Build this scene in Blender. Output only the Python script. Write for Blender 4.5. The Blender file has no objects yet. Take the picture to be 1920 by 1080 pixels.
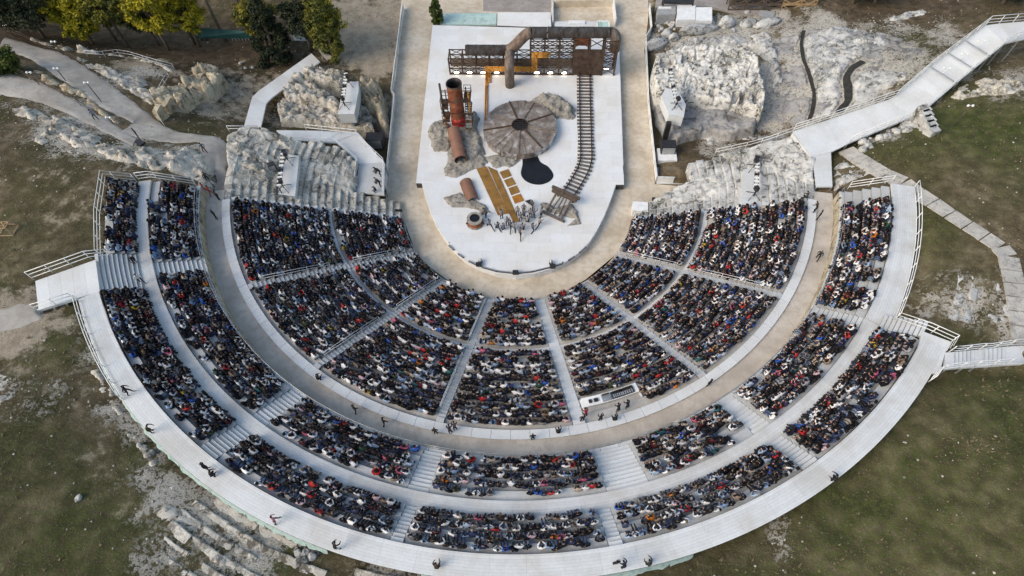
import bpy, bmesh, math, random
import numpy as np
from mathutils import Matrix, Vector
random.seed(7); rng = np.random.default_rng(7)
scene = bpy.context.scene
col = scene.collection
R = math.radians

# ------------------------------------------------------------------ camera
FPX = 1166.57; PIT = R(59.839); CH = 57.0; CD = 44.407; CX0 = -1.055; ROL = R(-2.603); AXR = R(3.6)
def rz(v, a):
    c, s = math.cos(a), math.sin(a)
    return np.array([c*v[0]-s*v[1], s*v[0]+c*v[1], v[2]])
_right = np.array([1., 0, 0]); _fwd = np.array([0, math.cos(PIT), -math.sin(PIT)]); _up = np.array([0, math.sin(PIT), math.cos(PIT)])
_c, _s = math.cos(ROL), math.sin(ROL)
CXA = rz(_c*_right+_s*_up, AXR); CYA = rz(-_s*_right+_c*_up, AXR); CFW = rz(_fwd, AXR); CLOC = rz(np.array([CX0, -CD, CH]), AXR)
cam = bpy.data.cameras.new('camera'); cam_o = bpy.data.objects.new('camera', cam); col.objects.link(cam_o)
M = Matrix(((CXA[0], CYA[0], -CFW[0], CLOC[0]), (CXA[1], CYA[1], -CFW[1], CLOC[1]), (CXA[2], CYA[2], -CFW[2], CLOC[2]), (0, 0, 0, 1)))
cam_o.matrix_world = M
cam.sensor_width = 36; cam.lens = FPX/1920*36; cam.clip_end = 6000; cam.clip_start = .5
scene.camera = cam_o

# ------------------------------------------------------------------ sky, sun, exposure
SUN_EL, SUN_AZ = R(38), R(-118)      # azimuth from +Y, clockwise
w = bpy.data.worlds.new('World'); scene.world = w; w.use_nodes = True
nt = w.node_tree; bg = nt.nodes['Background']
sky = nt.nodes.new('ShaderNodeTexSky'); sky.sky_type = 'NISHITA'; sky.sun_disc = False
sky.sun_elevation = SUN_EL; sky.sun_rotation = SUN_AZ; sky.air_density = 1.6; sky.dust_density = 3.0; sky.ozone_density = 1.0
nt.links.new(sky.outputs[0], bg.inputs[0]); bg.inputs[1].default_value = .13
sun = bpy.data.lights.new('sun', 'SUN'); sun.energy = 1.35; sun.angle = R(36); sun.color = (1., .89, .75)
sun_o = bpy.data.objects.new('sun', sun); col.objects.link(sun_o)
sd = Vector((math.sin(SUN_AZ)*math.cos(SUN_EL), math.cos(SUN_AZ)*math.cos(SUN_EL), math.sin(SUN_EL)))
sun_o.rotation_euler = sd.to_track_quat('Z', 'Y').to_euler()
vs = scene.view_settings; vs.view_transform = 'Standard'; vs.look = 'None'; vs.exposure = .60; vs.gamma = 1

# ------------------------------------------------------------------ picture -> place
def ray(u, v):
    return CFW + CXA*((u-960)/FPX) + CYA*(-(v-540)/FPX)
def W(u, v, z=0.):
    d = ray(u, v); return CLOC + d*((z-CLOC[2])/d[2])
def proj(p):
    v = np.asarray(p)-CLOC; d = v@CFW
    return 960+FPX*(v@CXA)/d, 540-FPX*(v@CYA)/d
def TH(deg): return R(deg)+AXR           # measured bearing (from -Y, anticlockwise) -> theatre frame
def pol(r, t, z): return np.array([r*math.sin(t), -r*math.cos(t), z])

# ------------------------------------------------------------------ noise
def _hash(ix, iy, seed):
    n = (ix.astype(np.int64)*374761393 + iy.astype(np.int64)*668265263 + seed*1274126177) & 0xffffffff
    n = ((n ^ (n >> 13))*1274126177) & 0xffffffff
    return ((n ^ (n >> 16)) & 0xffff)/65535.
def vnoise(x, y, seed=0):
    x = np.asarray(x, float); y = np.asarray(y, float)
    ix = np.floor(x); iy = np.floor(y); fx = x-ix; fy = y-iy
    fx = fx*fx*(3-2*fx); fy = fy*fy*(3-2*fy)
    a = _hash(ix, iy, seed); b = _hash(ix+1, iy, seed); c = _hash(ix, iy+1, seed); d = _hash(ix+1, iy+1, seed)
    return (a*(1-fx)+b*fx)*(1-fy)+(c*(1-fx)+d*fx)*fy
def fbm(x, y, seed=0, o=4, g=.5):
    s = 0.; a = 1.; t = 0.
    for k in range(o):
        s = s+a*vnoise(x*2**k+17.3*k, y*2**k-9.1*k, seed+k); t += a; a *= g
    return s/t*2-1
def ridged(x, y, seed=0, o=4):
    s = 0.; a = 1.; t = 0.
    for k in range(o):
        s = s+a*(1-np.abs(vnoise(x*2**k, y*2**k, seed+k)*2-1)); t += a; a *= .5
    return s/t
def cells(x, y, seed=0):
    "distance to nearest and second nearest feature point"
    x = np.asarray(x, float); y = np.asarray(y, float); ix = np.floor(x); iy = np.floor(y)
    d1 = np.full(x.shape, 9.); d2 = np.full(x.shape, 9.)
    for i in (-1, 0, 1):
        for j in (-1, 0, 1):
            px = ix+i+_hash(ix+i, iy+j, seed); py = iy+j+_hash(ix+i, iy+j, seed+5)
            d = np.hypot(px-x, py-y); d2 = np.minimum(d2, np.maximum(d1, d)); d1 = np.minimum(d1, d)
    return d1, d2

def blockcells(x, y, seed=0):
    "squared cells: nearest cell's random numbers, offsets from its point, and how near its border"
    ix = np.floor(x); iy = np.floor(y); d1 = np.full(np.shape(x), 9.); d2 = d1.copy(); bi = np.zeros(np.shape(x)); bj = bi.copy(); ox = bi.copy(); oy = bi.copy()
    for i in (-1, 0, 1):
        for j in (-1, 0, 1):
            px = ix+i+.15+.7*_hash(ix+i, iy+j, seed); py = iy+j+.15+.7*_hash(ix+i, iy+j, seed+5); ax, ay = x-px, y-py
            d = (np.abs(ax)**3+np.abs(ay)**3)**(1/3); n = d < d1
            d2 = np.where(n, d1, np.minimum(d2, d)); d1 = np.where(n, d, d1); bi = np.where(n, ix+i, bi); bj = np.where(n, iy+j, bj); ox = np.where(n, ax, ox); oy = np.where(n, ay, oy)
    return _hash(bi, bj, seed+9), _hash(bi, bj, seed+11)-.5, _hash(bi, bj, seed+12)-.5, ox, oy, d2-d1

# ------------------------------------------------------------------ materials
def N(nt, t, **kw):
    n = nt.nodes.new(t)
    for k, v in kw.items():
        if k in n.inputs: n.inputs[k].default_value = v
        else: setattr(n, k, v)
    return n
def rgba(c): return (c[0], c[1], c[2], 1.)
def newmat(name, rough=.7, metal=0., spec=.35):
    m = bpy.data.materials.new(name); m.use_nodes = True
    b = m.node_tree.nodes['Principled BSDF']; b.inputs['Roughness'].default_value = rough; b.inputs['Metallic'].default_value = metal
    b.inputs['Specular IOR Level'].default_value = spec
    return m, m.node_tree, b
def ramp(nt, fac, stops):
    r = nt.nodes.new('ShaderNodeValToRGB'); e = r.color_ramp.elements
    e[0].position, e[0].color = stops[0][0], rgba(stops[0][1]); e[1].position, e[1].color = stops[-1][0], rgba(stops[-1][1])
    for p, c in stops[1:-1]:
        k = e.new(p); k.color = rgba(c)
    nt.links.new(fac, r.inputs[0]); return r.outputs[0]
def noise(nt, scale, detail=6, rough=.6, vec=None, stretch=None, dist=0.):
    n = N(nt, 'ShaderNodeTexNoise', Scale=scale, Detail=detail, Roughness=rough, Distortion=dist)
    if vec is None:
        vec = nt.nodes.new('ShaderNodeNewGeometry').outputs['Position']
    if stretch:
        mp = nt.nodes.new('ShaderNodeMapping'); mp.inputs['Scale'].default_value = stretch; nt.links.new(vec, mp.inputs[0]); vec = mp.outputs[0]
    nt.links.new(vec, n.inputs['Vector']); return n.outputs['Fac']
def mix(nt, fac, a, b, mode='MIX'):
    m = nt.nodes.new('ShaderNodeMix'); m.data_type = 'RGBA'; m.blend_type = mode
    for sock, v in ((m.inputs[0], fac), (m.inputs[6], a), (m.inputs[7], b)):
        if isinstance(v, (int, float)): sock.default_value = v
        elif isinstance(v, tuple): sock.default_value = rgba(v)
        else: nt.links.new(v, sock)
    return m.outputs[2]
def fmath(nt, op, a, b=None, c=None, clamp=False):
    m = nt.nodes.new('ShaderNodeMath'); m.operation = op; m.use_clamp = clamp
    for i, v in enumerate((a, b, c)):
        if v is None: continue
        if isinstance(v, (int, float)): m.inputs[i].default_value = v
        else: nt.links.new(v, m.inputs[i])
    return m.outputs[0]
def attr(nt, name):
    a = nt.nodes.new('ShaderNodeAttribute'); a.attribute_name = name; return a
def bump(nt, b, h, strength=.4, dist=.05):
    n = N(nt, 'ShaderNodeBump', Strength=strength, Distance=dist); nt.links.new(h, n.inputs['Height']); nt.links.new(n.outputs[0], b.inputs['Normal'])
def vary(name, c1, c2, scale=2., rough=.75, c3=None, metal=0., bmp=.25, bscale=None, stretch=None, spec=.35, per_object=0.):
    "two or three tones of one surface, broken up by noise, with a little relief"
    m, nt, b = newmat(name, rough, metal, spec)
    f = noise(nt, scale, 7, .65, stretch=stretch)
    stops = [(.38, c1), (.62, c2)] if c3 is None else [(.38, c1), (.5, c2), (.62, c3)]
    c = ramp(nt, f, stops)
    if per_object:
        oi = nt.nodes.new('ShaderNodeObjectInfo').outputs['Random']
        k = fmath(nt, 'MULTIPLY_ADD', oi, 2*per_object, 1-per_object)
        cmb = nt.nodes.new('ShaderNodeCombineColor')
        for i in range(3): nt.links.new(k, cmb.inputs[i])
        c = mix(nt, 1., c, cmb.outputs[0], 'MULTIPLY')
    nt.links.new(c, b.inputs['Base Color'])
    if bmp: bump(nt, b, noise(nt, bscale or scale*6, 5, .6, stretch=stretch), bmp, .04)
    return m
MT = {}
def wood_mat(name, c1, c2, c3, stain=.5, per_object=.05):
    "painted boards: grain, scuffs and blotches of dust"
    m, nt, b = newmat(name, .72, 0, .3)
    big = noise(nt, .35, 5, .6); fine = noise(nt, 5., 7, .7); spk = noise(nt, 9., 5, .6)
    c = ramp(nt, fine, [(.28, c1), (.6, c2)])
    c = mix(nt, fmath(nt, 'MULTIPLY', ramp(nt, big, [(.44, (0, 0, 0)), (.62, (1, 1, 1))]), stain), c, c3)
    c = mix(nt, ramp(nt, spk, [(.60, (0, 0, 0)), (.70, (.35, .35, .35))]), c, (c3[0]*.55, c3[1]*.52, c3[2]*.48))
    oi = nt.nodes.new('ShaderNodeObjectInfo').outputs['Random']
    k = fmath(nt, 'MULTIPLY_ADD', oi, 2*per_object, 1-per_object); cmb = nt.nodes.new('ShaderNodeCombineColor')
    for i in range(3): nt.links.new(k, cmb.inputs[i])
    c = mix(nt, 1., c, cmb.outputs[0], 'MULTIPLY')
    nt.links.new(c, b.inputs['Base Color']); bump(nt, b, fine, .15, .01); return m
MT['deck'] = wood_mat('white_painted_boards', (.52, .545, .565), (.60, .62, .635), (.47, .46, .44), .5, .05)
def add_lines(m, kind, pitch, depth):
    "fine dark joints between boards; for curved decks they follow the curve"
    nt = m.node_tree; b = nt.nodes['Principled BSDF']; src = b.inputs['Base Color'].links[0].from_socket; pos = nt.nodes.new('ShaderNodeNewGeometry').outputs['Position']; sx = nt.nodes.new('ShaderNodeSeparateXYZ'); nt.links.new(pos, sx.inputs[0])
    r = fmath(nt, 'SQRT', fmath(nt, 'ADD', fmath(nt, 'MULTIPLY', sx.outputs[0], sx.outputs[0]), fmath(nt, 'MULTIPLY', sx.outputs[1], sx.outputs[1]))) if kind == 'arc' else sx.outputs[1]
    q = fmath(nt, 'DIVIDE', r, pitch); fr = fmath(nt, 'FRACT', q); line = fmath(nt, 'MULTIPLY', fmath(nt, 'LESS_THAN', fr, .10), depth)
    wn = nt.nodes.new('ShaderNodeTexWhiteNoise'); wn.noise_dimensions = '1D'; nt.links.new(fmath(nt, 'FLOOR', q), wn.inputs['W'])
    c = mix(nt, line, src, (.16, .155, .15)); tone = fmath(nt, 'MULTIPLY_ADD', wn.outputs['Value'], .10, .93); cc = nt.nodes.new('ShaderNodeCombineColor')
    for i in range(3): nt.links.new(tone, cc.inputs[i])
    nt.links.new(mix(nt, 1., c, cc.outputs[0], 'MULTIPLY'), b.inputs['Base Color'])
MT['deck_arc'] = wood_mat('curved_walkway_boards', (.52, .545, .565), (.60, .62, .635), (.45, .435, .41), .65, .035); add_lines(MT['deck_arc'], 'arc', .2, .28)
MT['stage'] = wood_mat('stage_panels', (.60, .62, .64), (.655, .672, .685), (.575, .55, .51), .55, .035)
MT['bench'] = wood_mat('bench_boards', (.37, .39, .405), (.46, .475, .485), (.36, .345, .325), .4, .06)
MT['oldbench'] = wood_mat('worn_bench_boards', (.36, .35, .335), (.45, .44, .42), (.33, .295, .255), .6, .07)
MT['white'] = vary('white_paint', (.62, .63, .64), (.74, .75, .75), 1.5, .55, bmp=.05)
MT['wet'] = vary('damp_dark_soil', (.016, .016, .015), (.035, .034, .03), 2., .8)
MT['dark'] = vary('dark_gap', (.045, .045, .045), (.07, .065, .06), 2., .9)
MT['riser'] = vary('grey_riser', (.25, .26, .27), (.32, .33, .335), 3., .8, bmp=.1)
MT['black'] = vary('black_equipment', (.012, .012, .014), (.03, .03, .033), 4., .5, bmp=.05)
MT['steel'] = vary('galvanised_steel', (.33, .34, .35), (.45, .46, .47), 3., .4, metal=.6, bmp=.05)
MT['netting'] = vary('pale_green_netting', (.26, .36, .34), (.36, .45, .43), 2., .85, c3=(.20, .30, .29), bmp=.4)
MT['teal'] = vary('teal_tarpaulin', (.02, .085, .08), (.035, .12, .11), 1.5, .6)
MT['pool'] = vary('pale_teal_sheet', (.33, .47, .45), (.45, .58, .55), .7, .35, c3=(.30, .40, .36), bmp=.1)

def gravel_mat(name, c1, c2, c3, fine=9., patch=.30):
    m, nt, b = newmat(name, .95, 0, .15)
    big = noise(nt, patch, 6, .62); mid = noise(nt, 1.7, 6, .65); fin = noise(nt, fine, 4, .7)
    c = ramp(nt, big, [(.38, c1), (.50, c2), (.62, c3)])
    c = mix(nt, fmath(nt, 'MULTIPLY', ramp(nt, mid, [(.46, (0, 0, 0)), (.62, (1, 1, 1))]), .5), c, (c1[0]*.84, c1[1]*.82, c1[2]*.80))
    c = mix(nt, fmath(nt, 'MULTIPLY', ramp(nt, fin, [(.5, (0, 0, 0)), (.75, (1, 1, 1))]), .28), c, (c3[0]*1.12, c3[1]*1.12, c3[2]*1.1))
    nt.links.new(c, b.inputs['Base Color']); bump(nt, b, fin, .35, .03); return m
MT['gravel'] = gravel_mat('pale_gravel', (.43, .365, .28), (.52, .455, .365), (.58, .525, .44))
MT['gravel2'] = gravel_mat('grey_beige_gravel', (.38, .34, .30), (.45, .41, .365), (.51, .47, .425))
MT['path'] = gravel_mat('dusty_path', (.33, .30, .265), (.40, .37, .335), (.46, .43, .395))
MT['paving'] = gravel_mat('grey_paving', (.24, .215, .20), (.29, .265, .25), (.34, .315, .30), 4.)

def rock_mat(name, pale, mid, dark, moss, moss_amt=.6, scale=1.):
    "weathered stone: pale faces, lichen specks, dark pits and patches of moss"
    m, nt, b = newmat(name, .95, 0, .12)
    n1 = noise(nt, .38*scale, 6, .65, dist=.8); n2 = noise(nt, 1.25*scale, 9, .72, dist=.7); n3 = noise(nt, 6.5*scale, 5, .7); n5 = noise(nt, .9*scale, 5, .6)
    c = ramp(nt, n1, [(.40, mid), (.50, pale), (.62, (pale[0]*1.06, pale[1]*1.06, pale[2]*1.06))])
    c = mix(nt, fmath(nt, 'MULTIPLY', ramp(nt, n5, [(.46, (0, 0, 0)), (.60, (1, 1, 1))]), .7), c, mid)
    cov = ramp(nt, n1, [(.42, (1, 1, 1)), (.60, (.35, .35, .35))])
    c = mix(nt, fmath(nt, 'MULTIPLY', ramp(nt, n2, [(.525, (0, 0, 0)), (.565, (1, 1, 1))]), fmath(nt, 'MULTIPLY', cov, .95)), c, dark)
    c = mix(nt, fmath(nt, 'MULTIPLY', ramp(nt, n3, [(.56, (0, 0, 0)), (.64, (1, 1, 1))]), .45), c, dark)
    n4 = noise(nt, .22*scale, 5, .6)
    mm = fmath(nt, 'MULTIPLY', ramp(nt, n4, [(.53, (0, 0, 0)), (.60, (1, 1, 1))]), ramp(nt, n3, [(.42, (0, 0, 0)), (.54, (1, 1, 1))]))
    c = mix(nt, fmath(nt, 'MULTIPLY', mm, moss_amt), c, moss)
    nt.links.new(c, b.inputs['Base Color'])
    h = fmath(nt, 'ADD', fmath(nt, 'MULTIPLY', n2, -1.0), fmath(nt, 'MULTIPLY', n3, .35)); bump(nt, b, h, .9, .16); return m
MT['lime'] = rock_mat('weathered_limestone', (.58, .55, .49), (.43, .40, .345), (.11, .097, .08), (.085, .078, .05))
MT['limegrey'] = rock_mat('grey_limestone', (.54, .54, .53), (.37, .37, .36), (.085, .083, .08), (.075, .08, .06))
MT['limefloor'] = rock_mat('grey_rock_floor', (.335, .33, .325), (.255, .25, .245), (.115, .11, .105), (.085, .08, .065), .5, .7)
MT['limewhite'] = rock_mat('pitted_white_limestone', (.66, .65, .62), (.52, .51, .48), (.055, .052, .045), (.085, .08, .055), .7, 1.05)
MT['limewarm'] = rock_mat('honey_limestone', (.52, .455, .345), (.40, .34, .24), (.16, .125, .085), (.10, .085, .05), .2)
MT['setrock'] = rock_mat('painted_set_rock', (.36, .335, .295), (.27, .255, .225), (.11, .10, .09), (.16, .14, .11), .3, 2.2)
MT['slab'] = rock_mat('pale_stone_slab', (.46, .445, .42), (.39, .375, .35), (.26, .25, .235), (.30, .28, .24), .2, 1.4)

def rust_mat(name, c1, c2, c3, c4, scale=1.6, metal=.25, rough=.65, stretch=None):
    m, nt, b = newmat(name, rough, metal, .35)
    n1 = noise(nt, scale, 8, .7, stretch=stretch, dist=.4); n2 = noise(nt, scale*5, 6, .7)
    c = ramp(nt, n1, [(.36, c1), (.46, c2), (.55, c3), (.64, c4)])
    c = mix(nt, ramp(nt, n2, [(.55, (0, 0, 0)), (.75, (.6, .6, .6))]), c, c1)
    nt.links.new(c, b.inputs['Base Color']); bump(nt, b, n2, .25, .02); return m
MT['rust_dark'] = rust_mat('dark_rusted_steel', (.035, .024, .018), (.065, .042, .03), (.09, .058, .04), (.11, .08, .06))
MT['rust_pipe'] = rust_mat('brown_rusted_duct', (.095, .066, .05), (.155, .112, .087), (.195, .155, .128), (.25, .21, .18), 1.1, stretch=(1.6, 1.6, .5))
MT['rust_red'] = rust_mat('red_rusted_steel', (.11, .035, .02), (.22, .06, .03), (.25, .095, .045), (.16, .10, .07))
MT['red_paint'] = rust_mat('chipped_red_paint', (.22, .02, .018), (.40, .03, .028), (.45, .06, .05), (.22, .10, .07))
MT['rust_pink'] = rust_mat('faded_red_pipe', (.17, .10, .07), (.25, .15, .105), (.27, .12, .09), (.26, .19, .135))
MT['orange_pipe'] = rust_mat('orange_rusted_pipe', (.22, .09, .02), (.45, .20, .035), (.55, .28, .05), (.33, .14, .04), 2.5)
MT['ochre'] = rust_mat('ochre_rusted_plate', (.16, .085, .022), (.215, .115, .028), (.25, .135, .035), (.29, .16, .045), .9, .1, .8)
MT['rust_orange_plate'] = rust_mat('orange_rusted_plate', (.24, .10, .018), (.33, .135, .02), (.38, .16, .025), (.24, .12, .03), 1.2, .1, .8)
MT['disc'] = rust_mat('weathered_tin', (.15, .115, .092), (.24, .195, .16), (.31, .265, .23), (.52, .48, .44), 1.0, .35, .5)
MT['disc_rim'] = rust_mat('scratched_tin_rim', (.08, .07, .065), (.25, .23, .22), (.5, .49, .48), (.6, .59, .58), 1.6, .35, .45)
MT['sleeper'] = vary('weathered_sleeper', (.065, .052, .045), (.12, .10, .088), 4., .85, c3=(.17, .148, .13), per_object=.15)
MT['rail'] = vary('rusted_rail', (.035, .028, .025), (.07, .055, .048), 5., .55, metal=.4)
MT['asphalt'] = vary('black_pool_surface', (.006, .007, .009), (.012, .013, .016), 1., .35, bmp=.08)
MT['pine_bark'] = vary('pine_bark', (.11, .085, .065), (.19, .15, .115), 6., .95, stretch=(1, 1, .3), bmp=.6)
MT['timber'] = vary('pale_timber', (.30, .20, .11), (.40, .285, .16), 2., .8, per_object=.15, stretch=(1, 1, .4))
MT['darkwood'] = vary('dark_timber', (.075, .055, .042), (.13, .10, .08), 3., .85, per_object=.15)
def emit(name, c, s):
    m, nt, b = newmat(name, .4); b.inputs['Emission Color'].default_value = rgba(c); b.inputs['Emission Strength'].default_value = s
    b.inputs['Base Color'].default_value = rgba(c); return m
MT['lamp'] = emit('lit_lamp_glass', (1., .88, .70), 9.)
MT['pathlamp'] = vary('white_lamp_shade', (.7, .7, .68), (.8, .8, .78), 2., .4)
def leaf_mat(name, c1, c2, c3):
    m, nt, b = newmat(name, .75, 0, .2)
    f = noise(nt, .8, 4, .6); g = noise(nt, 6., 2, .5)
    c = ramp(nt, f, [(.40, c1), (.5, c2), (.60, c3)]); c = mix(nt, fmath(nt, 'MULTIPLY', g, .35), c, c1)
    nt.links.new(c, b.inputs['Base Color'])
    return m
MT['leaf_sunlit_gold'] = leaf_mat('sunlit_gold_pine_needles', (.15, .145, .014), (.38, .32, .022), (.52, .42, .03))  # sunlit brightness is put into this needle colour
MT['leaf_olive'] = leaf_mat('olive_pine_needles', (.06, .07, .02), (.16, .15, .028), (.28, .24, .035))  # albedo raised here too, so the needles carry sunlit brightness
MT['leaf_dark'] = leaf_mat('dark_conifer_needles', (.016, .023, .014), (.032, .042, .022), (.055, .062, .026))
MT['leaf_cypress'] = leaf_mat('cypress_foliage', (.055, .07, .018), (.13, .138, .03), (.22, .205, .04))
MT['leaf_green'] = leaf_mat('green_shrub_leaves', (.035, .055, .014), (.075, .10, .02), (.12, .14, .03))

def person_mat():
    m, nt, b = newmat('people', .85, 0, .2)
    a = attr(nt, 'tint'); nt.links.new(a.outputs['Color'], b.inputs['Base Color']); return m
MT['people'] = person_mat()

# ------------------------------------------------------------------ mesh building
OFF = {}
class MB:
    def __init__(s): s.v = []; s.f = []; s.m = []; s.sm = []
    def add(s, vs, fs, mi=0, smooth=False):
        o = len(s.v); s.v.extend([tuple(map(float, p)) for p in vs]); s.f.extend([tuple(i+o for i in f) for f in fs]); s.m.extend([mi]*len(fs)); s.sm.extend([smooth]*len(fs)); return s
    def box(s, c, d, yaw=0., mi=0, ax=None):
        c = np.array(c, float); hx, hy, hz = np.array(d)/2.
        if ax is None:
            ax = (np.array([math.cos(yaw), math.sin(yaw), 0]), np.array([-math.sin(yaw), math.cos(yaw), 0]), np.array([0, 0, 1.]))
        p = [c+ax[0]*i*hx+ax[1]*j*hy+ax[2]*k*hz for k in (-1, 1) for (i, j) in ((-1, -1), (1, -1), (1, 1), (-1, 1))]
        return s.add(p, [(3, 2, 1, 0), (4, 5, 6, 7), (0, 1, 5, 4), (1, 2, 6, 5), (2, 3, 7, 6), (3, 0, 4, 7)], mi)
    def bar(s, p, q, wd, ht=None, mi=0):
        p = np.array(p, float); q = np.array(q, float); d = q-p; L = np.linalg.norm(d); d = d/L
        up = np.array([0, 0, 1.]) if abs(d[2]) < .95 else np.array([0, 1., 0])
        sd = np.cross(d, up); sd /= np.linalg.norm(sd); u2 = np.cross(sd, d)
        return s.box((p+q)/2, (L, wd, ht or wd), mi=mi, ax=(d, sd, u2))
    def tube(s, pts, r, n=8, mi=0, cap=True, smooth=True, arc=None, thick=0):
        pts = [np.array(p, float) for p in pts]; rs = r if isinstance(r, (list, tuple)) else [r]*len(pts)
        vs = []; prev = None; full = arc is None; a0, a1 = (0, 2*math.pi) if full else arc; m = n if full else n+1
        for i, p in enumerate(pts):
            d = pts[min(i+1, len(pts)-1)]-pts[max(i-1, 0)]; d = d/np.linalg.norm(d)
            up = np.array([0, 0, 1.]) if abs(d[2]) < .9 else np.array([0, 1., 0])
            a = np.cross(up, d) if prev is None else prev-d*np.dot(prev, d)
            a /= np.linalg.norm(a); bb = np.cross(d, a); prev = a
            for k in range(m):
                t = a0+(a1-a0)*k/n; vs.append(p+(a*math.cos(t)+bb*math.sin(t))*rs[i])
        fs = []
        for i in range(len(pts)-1):
            for k in range(n):
                k2 = (k+1) % m if full else k+1
                fs.append((i*m+k, i*m+k2, (i+1)*m+k2, (i+1)*m+k))
        if cap and full:
            fs.append(tuple(range(m))[::-1]); fs.append(tuple((len(pts)-1)*m+k for k in range(m)))
        return s.add(vs, fs, mi, smooth)
    def pipe(s, pts, r, wall=.04, n=16, mi=0, mi_in=None, arc=None):
        "hollow: outside, inside and rims"
        o = len(s.v); k0 = len(s.f)
        s.tube(pts, r, n, mi, False, True, arc); m = n if arc is None else n+1; c1 = len(s.v)-o
        s.tube(pts, [x-wall for x in r] if isinstance(r, (list, tuple)) else r-wall, n, mi if mi_in is None else mi_in, False, True, arc)
        L = len(pts); i2 = o+c1
        for k in range(n):
            k2 = (k+1) % m
            for e in (0, (L-1)*m): s.f.append((o+e+k, o+e+k2, i2+e+k2, i2+e+k)); s.m.append(mi); s.sm.append(False)
        if arc is not None:
            for k in (0, n):
                for i in range(L-1): s.f.append((o+i*m+k, o+(i+1)*m+k, i2+(i+1)*m+k, i2+i*m+k)); s.m.append(mi); s.sm.append(False)
        return s
    def prism(s, poly, z0, z1, mi=0, side=None):
        n = len(poly); z1s = z1 if hasattr(z1, '__len__') else [z1]*n; z0s = z0 if hasattr(z0, '__len__') else [z0]*n
        ar = sum(poly[i][0]*poly[(i+1) % n][1]-poly[(i+1) % n][0]*poly[i][1] for i in range(n))
        if ar < 0:
            poly = poly[::-1]; z1s = list(z1s)[::-1]; z0s = list(z0s)[::-1]
        vs = [(p[0], p[1], z) for p, z in zip(poly, z0s)]+[(p[0], p[1], z) for p, z in zip(poly, z1s)]
        s.add(vs, [tuple(range(n, 2*n)), tuple(range(n))[::-1]], mi)
        o = len(s.v)-2*n
        for i in range(n):
            j = (i+1) % n; s.f.append((o+i, o+j, o+n+j, o+n+i)); s.m.append(mi if side is None else side); s.sm.append(False)
        return s
    def ring(s, r0, r1, z0, z1, t0, t1, n=None, mi=0, side=None):
        n = n or max(1, int(abs(t1-t0)*r1/1.0)); o = len(s.v); side = mi if side is None else side
        for i in range(n+1):
            t = t0+(t1-t0)*i/n; c, q = math.cos(t), math.sin(t)
            for r, z in ((r0, z0), (r1, z0), (r1, z1), (r0, z1)): s.v.append((r*q, -r*c, z))
        for i in range(n):
            a = o+4*i; b = a+4
            for (x, y, k) in ((2, 3, mi), (1, 2, side), (3, 0, side), (0, 1, side)):
                s.f.append((a+x, a+y, b+y, b+x)[::-1]); s.m.append(k); s.sm.append(False)
        s.f.append((o, o+1, o+2, o+3)); s.f.append(tuple(o+4*n+k for k in (3, 2, 1, 0))); s.m += [side, side]; s.sm += [False, False]
        return s
    def build(s, name, mats, parent=None, kind=None, attrs=None):
        me = bpy.data.meshes.new(name); off = OFF[parent.name] if parent else None
        v = np.array(s.v, float).reshape(-1, 3)
        if off is not None: v = v-off
        me.from_pydata(v.tolist(), [], s.f)
        for m in (mats if isinstance(mats, (list, tuple)) else [mats]): me.materials.append(MT[m] if isinstance(m, str) else m)
        me.polygons.foreach_set('material_index', s.m); me.polygons.foreach_set('use_smooth', s.sm)
        o = bpy.data.objects.new(name, me); col.objects.link(o)
        if parent: o.parent = parent; OFF[o.name] = off
        else: OFF[o.name] = np.zeros(3)
        if kind: o['kind'] = kind
        return o
def tag(o, label, cat, group=None):
    o['label'] = label; o['category'] = cat
    if group: o['group'] = group
    return o
def thing(name, label, cat, loc, group=None):
    o = bpy.data.objects.new(name, None); col.objects.link(o); o.location = tuple(map(float, loc)); o.empty_display_size = .3
    OFF[o.name] = np.array(loc, float); return tag(o, label, cat, group)
def piece(name, mesh, parent, loc, yaw=0., rot=None, scale=None):
    o = bpy.data.objects.new(name, mesh); col.objects.link(o); o.parent = parent
    o.location = tuple(np.array(loc, float)-OFF[parent.name]); o.rotation_euler = rot or (0, 0, yaw)
    if scale: o.scale = scale
    OFF[o.name] = np.array(loc, float); return o
def npmesh(name, v, f, mat, smooth=False):
    me = bpy.data.meshes.new(name); v = np.asarray(v, np.float32); f = np.asarray(f, np.int32); k = f.shape[1]
    me.vertices.add(len(v)); me.vertices.foreach_set('co', v.ravel()); me.loops.add(f.size); me.loops.foreach_set('vertex_index', f.ravel())
    me.polygons.add(len(f)); me.polygons.foreach_set('loop_start', np.arange(0, f.size, k, dtype=np.int32)); me.polygons.foreach_set('loop_total', np.full(len(f), k, np.int32))
    me.update(calc_edges=True); me.materials.append(MT[mat] if isinstance(mat, str) else mat)
    if smooth: me.polygons.foreach_set('use_smooth', np.ones(len(f), bool))
    return me
def ob(name, me, parent=None, kind=None):
    o = bpy.data.objects.new(name, me); col.objects.link(o); OFF[o.name] = np.zeros(3)
    if parent: o.parent = parent; o.location = tuple(-OFF[parent.name])
    if kind: o['kind'] = kind
    return o

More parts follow.
